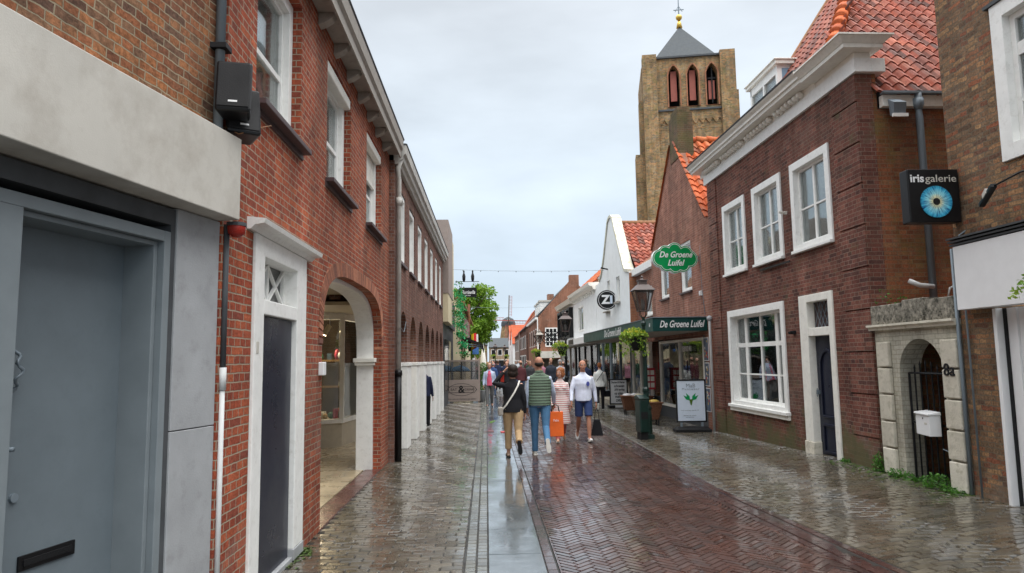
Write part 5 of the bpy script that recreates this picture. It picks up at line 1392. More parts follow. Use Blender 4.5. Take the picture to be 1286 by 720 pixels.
for k in range(4):
    m = MB(); m.box(-.02, .0, 1.5 + k * 3, 2.6 + k * 3, 3.0, 4.6); m.build('side_window', 'white_paint', r)
    m = MB(); m.box(-.03, -.019, 1.6 + k * 3, 2.5 + k * 3, 3.1, 4.5); m.build('side_pane', 'dark_room', r)

def house(x0, x1, y0, y1, eave, ridge, wall, roof, label, ridge_along='y', wins=None, chim=None, face='s', name='far_house', gutter=True):
    r = thing(name, label, 'building', (x0, y0, 0)); w_, d_ = x1 - x0, y1 - y0
    m = MB()
    if ridge_along == 'y':
        m.extr([(0, 0), (w_, 0), (w_, eave), (w_ / 2, ridge - .08), (0, eave)], 0, d_)
        m.build('wall', wall, r)
        m = MB(); e_ = .25; sl_ = (ridge - eave) / (w_ / 2)
        for s in (0, 1):
            xa = -e_ if s == 0 else w_ + e_; za = eave - e_ * sl_
            m.hexa([(xa, -.1, za), (w_ / 2, -.1, ridge), (w_ / 2, d_ + .1, ridge), (xa, d_ + .1, za)], [(xa, -.1, za + .12), (w_ / 2, -.1, ridge + .12), (w_ / 2, d_ + .1, ridge + .12), (xa, d_ + .1, za + .12)])
        m.build('roof', roof, r)
    else:
        m.extr_x([(0, 0), (d_, 0), (d_, eave), (d_ / 2, ridge - .08), (0, eave)], 0, w_)
        m.build('wall', wall, r)
        m = MB(); sl_ = (ridge - eave) / (d_ / 2)
        for s in (0, 1):
            ya = -.25 if s == 0 else d_ + .25; za = eave - .25 * sl_
            m.hexa([(-.1, ya, za), (-.1, d_ / 2, ridge), (w_ + .1, d_ / 2, ridge), (w_ + .1, ya, za)], [(-.1, ya, za + .12), (-.1, d_ / 2, ridge + .12), (w_ + .1, d_ / 2, ridge + .12), (w_ + .1, ya, za + .12)])
        m.build('roof', roof, r)
    for (f, p, z, ww, hh) in (wins or []):
        m = MB()
        if f == 's': m.box(p, p + ww, -.05, .01, z, z + hh)
        elif f == 'w': m.box(-.05, .01, p, p + ww, z, z + hh)
        elif f == 'e': m.box(w_ - .01, w_ + .05, p, p + ww, z, z + hh)
        wo = m.build('window', 'white_paint', r); m = MB()
        if f == 's': m.box(p + .1, p + ww - .1, -.06, -.049, z + .1, z + hh - .1)
        elif f == 'w': m.box(-.06, -.049, p + .1, p + ww - .1, z + .1, z + hh - .1)
        elif f == 'e': m.box(w_ + .049, w_ + .06, p + .1, p + ww - .1, z + .1, z + hh - .1)
        m.build('pane', 'dark_room', wo)
    for (x, y, z) in (chim or []):
        m = MB(); m.box(x, x + .8, y, y + .6, z - 2, z); m.build('chimney', 'far_brick', r)
    return r
W_ = lambda n, p0, dp, z, w, h, f: [(f, p0 + i * dp, z, w, h) for i in range(n)]
house(4.45, 11, 77, 92, 5.4, 8.0, 'dark_brick', 'slate', 'dark brick house with slate roof beyond the brown gable', 'y', W_(4, 1, 3.4, 3.0, 1.4, 1.5, 'w') + W_(4, 1, 3.4, .5, 2.2, 1.8, 'w'))
house(4.35, 10, 93, 106, 5.2, 8.2, 'taupe', 'roof_red', 'small taupe house with pale gutter far down the street', 'y', W_(3, 1, 3.6, 2.9, 1.5, 1.5, 'w'))
house(4.3, 9.0, 113, 122, 4.5, 7.6, 'white_render', 'roof_orange', 'far white house with steep orange roof at the bend', 'x', W_(3, .5, 2.2, 3.1, 1.4, 1.2, 's') + [('s', .3, .3, 5.5, 1.9)])
house(4.4, 7.6, 128, 137, 5.6, 8.2, 'white_render', 'roof_orange', 'far white house with orange roof left of the orange roofed one', 'x', W_(2, .6, 2.0, 4.2, 1.1, 1.4, 's'))
house(6.6, 11, 125, 134, 7.2, 10.6, 'orange_brick', 'roof_orange', 'tall orange gabled house behind the far white houses', 'y')
house(.6, 5.0, 150, 160, 4.6, 6.6, 'tan_brick', 'slate', 'tan brick house with dark roof closing the street', 'x', W_(3, .4, 1.4, 2.8, 1.0, 1.3, 's') + [('s', .3, .3, 3.6, 1.6)])
house(-6.6, .2, 152, 163, 5.2, 8.4, 'tan_brick', 'slate', 'tan brick house with slate roof partly behind the tree', 'x', W_(4, .6, 1.5, 2.8, 1.0, 1.3, 's'))

# windmill
wm = thing('windmill', 'far brick windmill with four white and red sails rising above the roofs', 'windmill', (9.6, 300, 0))
m = MB(); m.lathe([(5.2, 0), (4.0, 9), (2.9, 16.4)], n=20); m.build('mill_tower', 'tower_brick', wm)
m = MB(); m.lathe([(3.2, 16.4), (3.1, 18), (2.2, 19.5), (.5, 20.4)], n=16); m.build('mill_cap', 'slate', wm)
m = MB(); m.beam((0, -4.4, 18.6), (0, 0, 18.8), .8, .8); m.build('windshaft', 'white_paint', wm)
for k in range(4):
    an = radians(2) + k * pi / 2; d = Vector((sin(an), 0, cos(an))); s_ = Vector((cos(an), 0, -sin(an)))
    c0 = Vector((0, -4.6, 18.6)); m = MB(); m.beam(c0, c0 + d * 10.8, .36, .36, up=(0, 1, 0)); sp_ = m.build('sail', 'louvre' if k % 2 else 'bark', wm)
    m = MB()
    for q in range(14):
        p = c0 + d * (2.0 + q * .65); m.beam(p, p + s_ * 1.25, .12, .12, up=(0, 1, 0))
    m.beam(c0 + d * 2 + s_ * 1.25, c0 + d * 10.6 + s_ * 1.25, .14, .14, up=(0, 1, 0)); m.build('sail_lattice', 'louvre', sp_)

# ---- church tower
TX0, TX1, TY = 14.95, 23.2, 62.0
r = thing('church_tower', 'tall square brick church tower with three lancet openings and slate pyramid roof', 'tower', (TX0, TY, 0), radians(-10))
WX = TX1 - TX0
m = MB()
lan = []
for k in range(3):
    a = 2.30 + k * 1.72
    ap = arch(a, a + 1.02, 24.85, 27.9, 28.85, n=12, p=1.5); lan.append(ap)
m.holes_xz([(.5, 22.7), (WX - .5, 22.7), (WX - .5, 29.55), (.5, 29.55)], lan, .0, 1.0)
m.box(.5, WX - .5, .0, WX, 0, 22.68); m.box(.5, 1.2, 1.0, WX, 22.7, 29.55); m.box(WX - 1.2, WX - .5, 1.0, WX, 22.7, 29.55); m.box(1.2, WX - 1.2, WX - 1, WX, 22.7, 29.55)
m.build('tower_wall', 'tower_brick', r)
m = MB(); m.box(1.2, WX - 1.2, 1.6, 1.8, 23, 29.5); m.build('bell_chamber', 'dark_room', r)
for k in range(3):
    a = 2.30 + k * 1.72
    m = MB(); m.box(a + .24, a + .80, .5, .62, 25.6 if k < 2 else 25.6, 28.5 if k < 2 else 27.4); m.build('louvre', 'louvre', r)
    m = MB(); m.holes_xz(arch(a - .12, a + 1.14, 24.85, 27.9, 28.99, n=12, p=1.5), [arch(a + .002, a + 1.018, 24.86, 27.9, 28.845, n=12, p=1.5)], -.10, .0); m.build('arch_moulding', 'orange_brick', r)
m = MB(); m.box(6.2 + .05, 6.35, .35, .45, 25.2, 28.6); m.box(5.9, 6.7, .35, .45, 27.5, 27.62); m.build('clock_bar', 'black_matt', r)
# corner buttresses, stepping in upwards
for (x0, x1) in ((-.05, 1.25), (WX - 1.25, WX + .1)):
    m = MB(); m.box(x0, x1, -.35, .9, 0, 29.95); m.build('buttress', 'tower_brick', r)
m = MB(); m.box(-.45, -.052, .3, 1.6, 0, 25.8); m.box(-.9, -.452, .3, 2.0, 0, 20.6); m.build('side_buttress', 'tower_brick', r)
m = MB(); m.box(-.055, 1.7, -.9, -.352, 0, 20.4); m.build('front_buttress', 'tower_brick', r)
m = MB(); m.box(WX + .102, WX + .4, .3, 1.6, 0, 26.3); m.build('right_buttress', 'tower_brick', r)
m = MB(); m.box(-.06, .49, 1.65, WX, 0, 29.5); m.build('left_wall', 'tower_brick', r)
m = MB(); m.box(1.26, WX - 1.26, -.16, 0, 24.46, 24.62); m.build('string_course', 'dark_lead', r)
for k in range(9):
    a = 1.5 + k * .62; m = MB(); m.beam((a, -.08, 23.2), (a + .31, -.08, 23.75), .09, .10, up=(0, 1, 0)); m.beam((a + .31, -.08, 23.75), (a + .62, -.08, 23.2), .09, .10, up=(0, 1, 0)); m.build('zigzag_frieze', 'tower_brick', r)
m = MB(); m.box(.0, WX, -.2, WX, 29.56, 29.72); m.build('roof_gutter', 'dark_lead', r)
m = MB(); cx_ = WX / 2 - .15; m.hexa([(1.1, .4, 29.72), (WX - 1.3, .4, 29.72), (WX - 1.3, WX - 1.0, 29.72), (1.1, WX - 1.0, 29.72)], [(cx_ - .03, 3.97, 34.5), (cx_ + .03, 3.97, 34.5), (cx_ + .03, 4.03, 34.5), (cx_ - .03, 4.03, 34.5)]); m.build('spire', 'slate', r)
m = MB(); m.tube([(cx_, 4, 34.2), (cx_, 4, 38.3)], .09, 8, .03); m.build('spire_rod', 'zinc', r)
m = MB(); m.ball((cx_, 4, 35.5), .32, 12, 8); m.lathe([(.3, 34.4), (.2, 34.9), (.1, 35.2)], (cx_, 4)); m.build('gold_ball', 'gold', r, smooth=True)
m = MB(); m.beam((cx_ - .5, 4, 36.3), (cx_ + .5, 4, 36.3), .07, .07); m.beam((cx_ - .35, 4, 36.1), (cx_, 4, 36.7), .05, .05); m.beam((cx_ + .35, 4, 36.1), (cx_, 4, 36.7), .05, .05); m.build('iron_cross', 'zinc', r)
m = MB(); m.box(-.10, -.055, 3.0, 4.0, 21.0, 23.3); m.build('side_louvre', 'dark_lead', r)
m = MB(); m.hexa([(2.2, -1.6, 18.5), (6, -1.6, 18.5), (6, -.36, 18.5), (2.2, -.36, 18.5)], [(2.2, -.4, 20.6), (6, -.4, 20.6), (6, -.36, 20.6), (2.2, -.36, 20.6)]); m.build('church_roof', 'slate', r)
house(23.6, 34, 66, 80, 18, 23.2, 'tower_brick', 'slate', 'slate roofed church nave just right of the brick tower', 'y', name='church_nave')

# ============================================================ LEFT BEYOND THE ARCADE
r = thing('taupe_house', 'tall taupe and cream house front beyond the arcade with green garlands', 'building', (-1.37, 25.5, 0))
m = MB(); m.box(-6, 0, 0, 3.2, 4.25, 7.0); m.build('taupe_panel', 'taupe', r)
m = MB(); m.box(-6, -.02, .02, 3.15, 3.2, 4.24); m.build('cream_panel', 'beige', r)
m = MB(); m.box(-6, -.05, 3.2, 5.2, 4.4, 6.9); m.build('yellow_wall', 'beige', r)
m = MB(); m.box(-6, -.25, .05, 8.5, 0, 3.19); m.box(-6, -.15, 3.2, 8.5, 3.19, 4.4); m.build('dark_front', 'dark_lead', r)
m = MB(); m.box(-.26, -.2, .8, 2.8, .6, 2.6); m.box(-.26, -.2, 3.4, 5.4, .6, 2.6); m.build('front_window', 'glass', r)
gar = thing('green_garland', 'bright green plastic leaf garland hanging down the taupe house front', 'garland', (-1.25, 28.2, 0))
rr = random.Random(77)
for k in range(12):
    y = k * .32 - .2; pts = []
    top = 5.0 - k * .05; bot = 1.9 + rr.random() * .9
    for i in range(260):
        z = rr.uniform(bot, top); x = .12 + .10 * sin(z * 3 + k) + rr.gauss(0, .08) + (.35 * max(0, 3.4 - z) * .4)
        pts.append((x, y + rr.gauss(0, .07), z)) if (int(z * 7 + k * 3) % 3) else None
    leaves('strand', 'leaf_plastic' if k % 3 else 'leaf_fern', gar, [p for p in pts], .075, 80 + k)
# hanging sign with two silhouettes
hs = thing('hanging_sign', 'black hanging sign with white script and two dark figures on its bracket', 'sign', (-.86, 33, 5.0))
m = MB()
pts = arch(-.43, .43, -.22, -.22, -.22, 4)
m.holes_xz([(-.43, -.18), (-.38, -.23), (.38, -.23), (.43, -.18), (.43, .18), (.38, .23), (-.38, .23), (-.43, .18)], [], -.03, .03); m.build('board', 'black_paint', hs)
text('Florisella', .24, 'white_sign', hs, face_near(0, -.035, .0), depth=.003, shear=.35, bold=.002, sx=.8)
text('GIN BAR', .07, 'white_sign', hs, face_near(0, -.035, -.15), depth=.003)
m = MB(); m.tube([(-.6, 0, .52), (.55, 0, .52)], .015); m.tube([(-.3, 0, .23), (-.3, 0, .52)], .01); m.tube([(.3, 0, .23), (.3, 0, .52)], .01); m.build('bracket', 'black_paint', hs)
for x in (-.18, .24):
    m = MB(); m.lathe([(.05, .53), (.075, .62), (.085, .78), (.05, .90), (.03, .94), (.045, 1.0), (.03, 1.06)], (x, 0), 10); m.build('figure', 'black_matt', hs, smooth=True)
# eaves house with beige wall
r = house(-7.5, -1.28, 34.5, 56, 4.7, 7.0, 'beige', 'roof_brown', 'beige house with long eaves behind the green garland', 'y', W_(4, 1, 4.6, 2.8, 1.5, 1.4, 'e'), name='eaves_house')
house(-8, -1.5, 66, 92, 4.8, 7.5, 'white_render', 'slate', 'white house with slate roof beyond the green tree', 'y', W_(5, 1, 4.6, 2.8, 1.5, 1.4, 'e'))
house(-8, -1.6, 93, 140, 5.0, 7.8, 'tan_brick', 'roof_red', 'long tan brick row far down the left side', 'y', W_(8, 1, 5, 2.8, 1.5, 1.4, 'e'))
# black folding awnings
for k, (y0, y1, lab) in enumerate(((30.5, 33.0, 'black awning over the terrace, first one behind the glass windscreen'), (35, 38, 'black awning over the terrace below the beige eaves'), (39, 42.5, 'black awning over the terrace, farthest one'))):
    aw = thing('black_awning', lab, 'awning', (-1.3, y0, 2.55), 0, 'black awnings over the left terrace')
    m = MB(); m.hexa([(0, 0, .35), (1.15, 0, -.12), (1.15, y1 - y0, -.12), (0, y1 - y0, .35)], [(0, 0, .40), (1.15, 0, -.07), (1.15, y1 - y0, -.07), (0, y1 - y0, .40)]); m.build('cloth', 'black_matt', aw)
    m = MB(); m.box(1.12, 1.16, 0, y1 - y0, -.32, -.12); m.build('valance', 'black_matt', aw)
    m = MB(); m.beam((0, .1, .0), (1.1, .1, -.14), .04, .04); m.build('arm', 'zinc', aw)
# flag
fg = thing('belgian_flag', 'black yellow and red flag hanging from a pole over the left terrace', 'flag', (-.93, 36, 2.2))
def strip(x0, x1, mat):
    m = MB(); n = 6
    for i in range(n):
        xa, xb = x0 + (x1 - x0) * i / n, x0 + (x1 - x0) * (i + 1) / n
        f_ = lambda x: .06 * sin(x * 18)
        m.hexa([(xa, f_(xa), 0 + xa * .5), (xb, f_(xb), 0 + xb * .5), (xb, f_(xb) + .004, xb * .5), (xa, f_(xa) + .004, xa * .5)], [(xa, f_(xa), .85 + xa * .35), (xb, f_(xb), .85 + xb * .35), (xb, f_(xb) + .004, .85 + xb * .35), (xa, f_(xa) + .004, .85 + xa * .35)])
    return m.build('stripe', mat, fg)
strip(0, .14, plain('flag_black', (.02, .02, .02), .8)); strip(.14, .28, plain('flag_yellow', (.75, .55, .02), .8)); strip(.28, .42, plain('flag_red', (.6, .03, .03), .8))
m = MB(); m.tube([(-.42, 0, .4), (.05, 0, 1.05)], .015); m.build('pole', 'wood_grey', fg)
m = MB(); m.tube([(0, 0, 0), (0, 0, 2.6)], .07, 10); tag(m.build('rusty_post', plain('rust', (.16, .06, .03), .8, var=.3), loc=(-.98, 40, 2.4), smooth=True), 'rusty brown post standing above the terrace in front of the tree', 'post')
for k, (x, y, z, w_, h_, mt, lab) in enumerate(((-.62, 38.6, 2.75, .34, .45, 'white_sign', 'small white box sign above the belgian flag'), (-.60, 38.5, 2.1, .34, .42, 'print', 'small blue box sign right of the belgian flag'))):
    m = MB(); m.box(-w_ / 2, w_ / 2, -.05, .05, 0, h_)
    tag(m.build('box_sign', 'white_sign' if k == 0 else plain('blue_print', (.08, .2, .5), .4), loc=(x, y, z), bevel=.01), lab, 'sign')
m = MB(); m.holes_xz(arch(-.2, .2, 0, .5, .9, 10), [], -.02, .02); tag(m.build('painted_board', plain('mural', (.3, .2, .18), .7, var=.6, scale=8), loc=(-1.02, 34.3, 2.9)), 'dark painted figure board on the wall above the flag', 'board')
# windscreen
ws = thing('windscreen', 'grey terrace windscreen with glass top, ampersand emblem and script line', 'windscreen', (-1.07, 29.5, 0))
m = MB(); m.holes_xz([(-.79, .06), (.79, .06), (.79, 1.79), (-.79, 1.79)], [[(-.72, .96), (-.72, 1.72), (.72, 1.72), (.72, .96)]], -.03, .03); m.build('frame', 'taupe', ws, bevel=.005)
m = MB(); m.box(-.72, .72, -.01, .01, .96, 1.72); m.build('glass_panel', 'lantern_glass', ws)
m = MB(); m.box(-.72, .72, -.02, .02, 1.30, 1.33); m.box(-.02, .02, -.022, .022, .962, 1.718); m.build('glazing_bar', 'black_matt', ws)
text('&', .42, 'black_matt', ws, face_near(.0, -.034, .55), depth=.002, bold=.01)
text('EAT', .15, 'black_matt', ws, face_near(-.32, -.034, .55), depth=.002); text('DRINK', .13, 'black_matt', ws, face_near(.34, -.034, .55), depth=.002)
text('Skoy ons an moment genieten', .09, 'black_matt', ws, face_near(0, -.034, .16), depth=.002, shear=.4, sx=1.1)
m = MB()
def oval(e, f): return [((.60 + e) * cos(2 * pi * k / 40), .55 + (.26 + f) * sin(2 * pi * k / 40)) for k in range(40)]
m.holes_xz(oval(-.06, 0), [oval(-.075, -.015)], -.034, -.031); m.holes_xz([(-.66, .55), (-.55, .42), (.55, .42), (.66, .55), (.55, .68), (-.55, .68)], [[(-.63, .55), (-.54, .435), (.54, .435), (.63, .55), (.54, .665), (-.54, .665)]], -.036, -.031); m.build('emblem', 'black_matt', ws)
m = MB(); m.box(-.7, -.5, -.2, .2, 0, .05); m.build('foot', 'zinc', ws); m = MB(); m.box(.5, .7, -.2, .2, 0, .05); m.build('foot', 'zinc', ws)
pt_ = thing('potted_shrub', 'green shrub in a tall grey pot at the end of the windscreen', 'plant', (-.20, 30.1, 0))
m = MB(); m.lathe([(.12, 0), (.17, .45), (.19, .48)], n=16); m.build('pot', 'grey_stone', pt_, smooth=True)
rr = random.Random(5); pts = [(rr.gauss(0, .13), rr.gauss(0, .13), .5 + rr.random() * 1.15) for i in range(700)]
leaves('foliage', 'leaf_fern', pt_, pts, .07, 12)
bu = thing('blue_parasol', 'blue umbrella open on the terrace behind the windscreen glass', 'umbrella', (-1.25, 33, 0))
m = MB(); m.lathe([(.52, 1.25), (.46, 1.36), (.30, 1.47), (.02, 1.55)], n=8); m.build('canopy', plain('umbrella_blue', (.04, .30, .62), .5), bu)
m = MB(); m.tube([(0, 0, .8), (0, 0, 1.6)], .012); m.build('stick', 'black_matt', bu)
# white parasols, closed, further on
for k, (x, y) in enumerate(((-.25, 52), (-.3, 58))):
    q = thing('closed_parasol', ('cream folded parasol standing on the left before the tree', 'second cream folded parasol, behind the first')[k], 'parasol', (x, y, 0))
    m = MB(); m.lathe([(.22, 1.0), (.26, 1.5), (.14, 2.4), (.03, 2.9)], n=10); m.build('cloth', 'cream_paint', q, smooth=True); m = MB(); m.tube([(0, 0, 0), (0, 0, 3)], .03); m.build('pole', 'wood_grey', q)

# tree
tr = thing('street_tree', 'big bright green leafy tree rising behind the left terrace', 'tree', (-1.5, 60, 0))
rr = random.Random(3)
m = MB(); m.tube([(0, 0, 0), (.1, 0, 2.2), (-.05, .1, 4.2), (0, 0, 6.2)], .28, 10, .08)
for k in range(8):
    a = k * .8; m.tube([(0, 0, 2.6 + k * .35), (1.0 * cos(a), 1.0 * sin(a), 3.6 + k * .4), (1.9 * cos(a), 1.9 * sin(a), 4.4 + k * .4)], .09, 6, .03)
m.build('trunk', 'bark', tr, smooth=True)
cl = []
for i in range(72):
    a, b = rr.uniform(0, 2 * pi), rr.uniform(-.9, 1); q = rr.random() ** .4
    cl.append((2.45 * q * cos(a) * sqrt(1 - b * b * .7), 2.2 * q * sin(a) * sqrt(1 - b * b * .7), 4.9 + 3.2 * b * q, rr.uniform(.45, .85)))
pts = []
for (x, y, z, q) in cl:
    for i in range(int(430 * q)):
        v = Vector((rr.gauss(0, 1), rr.gauss(0, 1), rr.gauss(0, 1))).normalized() * q * rr.random() ** .35
        pts.append((x + v.x, y + v.y, z + v.z * .8))
leaves('crown', 'leaf_tree', tr, pts, .21, 6, up=.5)

# ============================================================ STREET FURNITURE
def lamp(loc, label, lantern='lamp_bronze', basket=-1, post='lamp_green', seed=1, full=True):
    L = thing('street_lamp', label, 'street lamp', loc, 0, 'old style street lamps')
    m = MB()
    m.box(-.13, .13, -.13, .13, 0, .10); m.lathe([(.12, .10), (.115, .5), (.10, .62), (.12, .66), (.10, .70), (.075, .74)], n=8)
    m.build('post_base', post, L, bevel=.01)
    m = MB(); m.lathe([(.072, .74), (.058, 1.0), (.075, 1.03), (.075, 1.08), (.052, 1.12), (.046, 1.75), (.06, 1.78), (.06, 1.83), (.042, 1.87), (.036, 2.45), (.055, 2.48), (.055, 2.53), (.03, 2.58), (.035, 2.66)], n=16)
    m.build('post', post, L, smooth=False)
    m = MB()
    for k in range(4):
        a = pi / 4 + k * pi / 2; m.tube([(.02 * cos(a), .02 * sin(a), 2.62), (.10 * cos(a), .10 * sin(a), 2.72), (.10 * cos(a), .10 * sin(a), 2.80)], .009, 6)
    m.build('lantern_fork', post, L)
    m = MB(); z0, z1, w0, w1 = 2.80, 3.25, .105, .20
    m.box(-w0 - .01, w0 + .01, -w0 - .01, w0 + .01, 2.785, 2.81)
    for sx_ in (-1, 1):
        for sy in (-1, 1): m.beam((sx_ * w0, sy * w0, z0), (sx_ * w1, sy * w1, z1), .022, .022)
    for s in (-1, 1):
        m.beam((-w1, s * w1, z1), (w1, s * w1, z1), .025, .025); m.beam((s * w1, -w1, z1), (s * w1, w1, z1), .025, .025)
    lf = m.build('lantern_frame', lantern, L)
    m = MB(); w = .0; m.hexa([(-w0, -w0, z0), (w0, -w0, z0), (w0, w0, z0), (-w0, w0, z0)], [(-w1, -w1, z1), (w1, -w1, z1), (w1, w1, z1), (-w1, w1, z1)]); m.build('glass', 'lantern_glass', lf)
    m = MB(); m.lathe([(.03, 2.81), (.045, 2.9), (.04, 3.02), (.02, 3.06)], n=10); m.build('bulb', 'white_sign', lf, smooth=True)
    m = MB(); w2 = .245
    m.hexa([(-w2, -w2, z1), (w2, -w2, z1), (w2, w2, z1), (-w2, w2, z1)], [(-.12, -.12, z1 + .13), (.12, -.12, z1 + .13), (.12, .12, z1 + .13), (-.12, .12, z1 + .13)])
    m.box(-.09, .09, -.09, .09, z1 + .13, z1 + .22); m.box(-.11, .11, -.11, .11, z1 + .22, z1 + .24); m.lathe([(.06, z1 + .24), (.02, z1 + .28), (.03, z1 + .31), (.004, z1 + .35)], n=8)
    m.build('lantern_roof', lantern, L, bevel=.004)
    if basket:
        sx_ = basket
        m = MB(); m.tube([(0, 0, 2.36), (sx_ * .16, 0, 2.38), (sx_ * .22, 0, 2.30)], .012, 6); m.build('basket_hook', post, L)
        hb = thing('hanging_flower_basket', label.split(',')[0].replace('street lamp', 'hanging basket').replace('old ', '') , 'flower basket', (loc[0] + sx_ * .15, loc[1], 1.92), 0, 'flower baskets on the street lamps')
        hb['label'] = 'yellow and green flower basket on the ' + {1: 'nearest', 2: 'second', 3: 'third', 4: 'farthest left', 5: 'farthest right'}[seed] + ' street lamp'
        m = MB(); m.lathe([(.10, 0), (.15, .12), (.17, .32)], n=14); m.build('pot', 'black_matt', hb, smooth=True)
        rr = random.Random(seed * 13); pts = []; fl = []
        for i in range(1300 if seed == 1 else 700):
            a = rr.uniform(0, 2 * pi); q = rr.random() ** .5 * .30; z = .34 + .14 * (1 - (q / .3) ** 2) * rr.uniform(.2, 1.2)
            if rr.random() < .35: z = .34 - rr.random() ** 1.3 * .5 * abs(cos(a * 1.5 + seed)); q = rr.uniform(.16, .32) 
            x, y = q * cos(a) + sx_ * .07, q * sin(a)
            (fl if (z > .36 and rr.random() < .45) else pts).append((x, y, z))
        leaves('foliage', 'leaf_basket', hb, pts, .055, seed); leaves('flowers', 'flower_yellow', hb, fl, .045, seed + 40)
    return L
lamp((3.50, 15.3, 0), 'green old street lamp with bronze lantern before the green awning, nearest of the lamps', seed=1)
lamp((2.98, 26, 0), 'black old street lamp by the white canopy, second in the row', post='black_paint', seed=2)
lamp((3.22, 42, 0), 'black old street lamp by the brown gable, third in the row', post='black_paint', seed=3, lantern='wood_grey')
lamp((.95, 75, 0), 'black street lamp above the crowd, far left of the road', post='black_paint', seed=4)
lamp((2.1, 80, 0), 'black street lamp above the crowd, far right of the road', post='black_paint', seed=5, basket=1)
# litter bin
bn = thing('litter_bin', 'dark green metal litter bin fixed to the nearest street lamp', 'litter bin', (3.385, 15.16, 0), radians(8))
m = MB(); m.box(-.12, .08, -.16, .16, .16, .86); m.build('bin_body', 'lamp_green', bn, bevel=.02)
m = MB(); m.extr_x([(-.17, .862), (.17, .862), (.17, .92), (.05, .96), (-.17, .89)], -.13, .09); m.build('bin_hood', 'lamp_green', bn, bevel=.01)
m = MB(); m.box(-.10, .06, -.12, .12, 0, .16); m.build('bin_foot', 'black_matt', bn)
m = MB(); m.box(-.10, .05, -.165, -.158, .45, .60); m.build('bin_panel', 'black_matt', bn)
# sandwich boards
ab = thing('sign_board', 'white advertising board with green leaf emblem in a black frame on a black base', 'sign board', (4.86, 16.55, 0), radians(-3))
tl = radians(-4)
m = MB(); m.holes_xz([(-.36, .22), (.36, .22), (.36, 1.23), (-.36, 1.23)], [[(-.325, .255), (-.325, 1.195), (.325, 1.195), (.325, .255)]], -.025, .025); m.build('frame', 'black_paint', ab, bevel=.006)
m = MB(); m.box(-.325, .325, -.015, .015, .255, 1.195); m.build('poster', 'sign_blue', ab)
m = MB(); m.box(-.42, .42, -.22, .22, .0, .07); m.hexa([(-.40, -.20, .07), (.40, -.20, .07), (.40, .20, .07), (-.40, .20, .07)], [(-.36, -.08, .12), (.36, -.08, .12), (.36, .08, .12), (-.36, .08, .12)]); m.build('base', 'black_matt', ab, bevel=.01)
m = MB(); m.box(-.27, -.22, -.02, .02, .12, .23); m.build('leg', 'zinc', ab); m = MB(); m.box(.22, .27, -.02, .02, .12, .23); m.build('leg', 'zinc', ab)
text('MaB', .13, 'zinc', ab, face_near(0, -.018, 1.08), depth=.001, name='lettering'); text('Menswear', .08, 'zinc', ab, face_near(0, -.018, 1.0), depth=.001, name='lettering', spacing=1.3)
for k, (s, z, wd) in enumerate((('Gratis verzending - maat 44 - 54', .50, .9), ('Binnenkort hier verwacht', .38, .8), ('in de Kerkstraat', .34, .8))): text(s, .036, 'zinc', ab, face_near(-.04, -.018, z), depth=.001, sx=wd, name='lettering')
for k in range(6):
    an = (-1, 1)[k % 2] * (.5 + .35 * (k // 2)); m = MB(); c = Vector((.0, -.018, .70)); d = Vector((sin(an), 0, cos(an)))
    if k >= 4: continue
    p = c + d * .13; s_ = Vector((d.z, 0, -d.x)); m.hexa([tuple(v) for v in (c + d * .05, p + s_ * .035, c + d * .24, p - s_ * .035)], [tuple(v + Vector((0, -.002, 0))) for v in (c + d * .05, p + s_ * .035, c + d * .24, p - s_ * .035)]); m.build('leaf_emblem', 'green_sign', ab)
m = MB(); m.hexa([(-.045, -.018, .76), (.045, -.018, .76), (.01, -.018, .62), (-.01, -.018, .62)], [(-.045, -.02, .76), (.045, -.02, .76), (.01, -.02, .62), (-.01, -.02, .62)]); m.build('leaf_emblem', 'leaf_basket', ab)
ab = thing('sign_board', 'white street board with dark handwriting in a black frame, farther one near the white jacket woman', 'sign board', (4.73, 25.0, 0), 0)
ab['label'] = 'farther black framed street board covered in dark handwriting'
m = MB(); m.holes_xz([(-.33, .12), (.33, .12), (.33, 1.02), (-.33, 1.02)], [[(-.29, .16), (-.29, .98), (.29, .98), (.29, .16)]], -.02, .02); m.build('frame', 'black_paint', ab)
m = MB(); m.box(-.29, .29, -.012, .012, .16, .98); m.build('poster', 'white_sign', ab)
for k, s in enumerate(('Dames & Heren', 'schoenen', '20% korting', 'op alles', 'Welkom', 'OPEN')): text(s, .10 if k % 2 == 0 else .13, 'black_matt', ab, face_near(random.uniform(-.03, .03), -.014, .90 - k * .13), depth=.001, shear=.2, bold=.003, sx=.75, name='lettering')
m = MB(); m.box(-.38, .38, -.2, .2, 0, .08); m.build('base', 'black_matt', ab, bevel=.01)
m = MB(); m.box(-.17, .17, -.21, -.205, .02, .10); m.build('base_label', 'white_sign', ab)
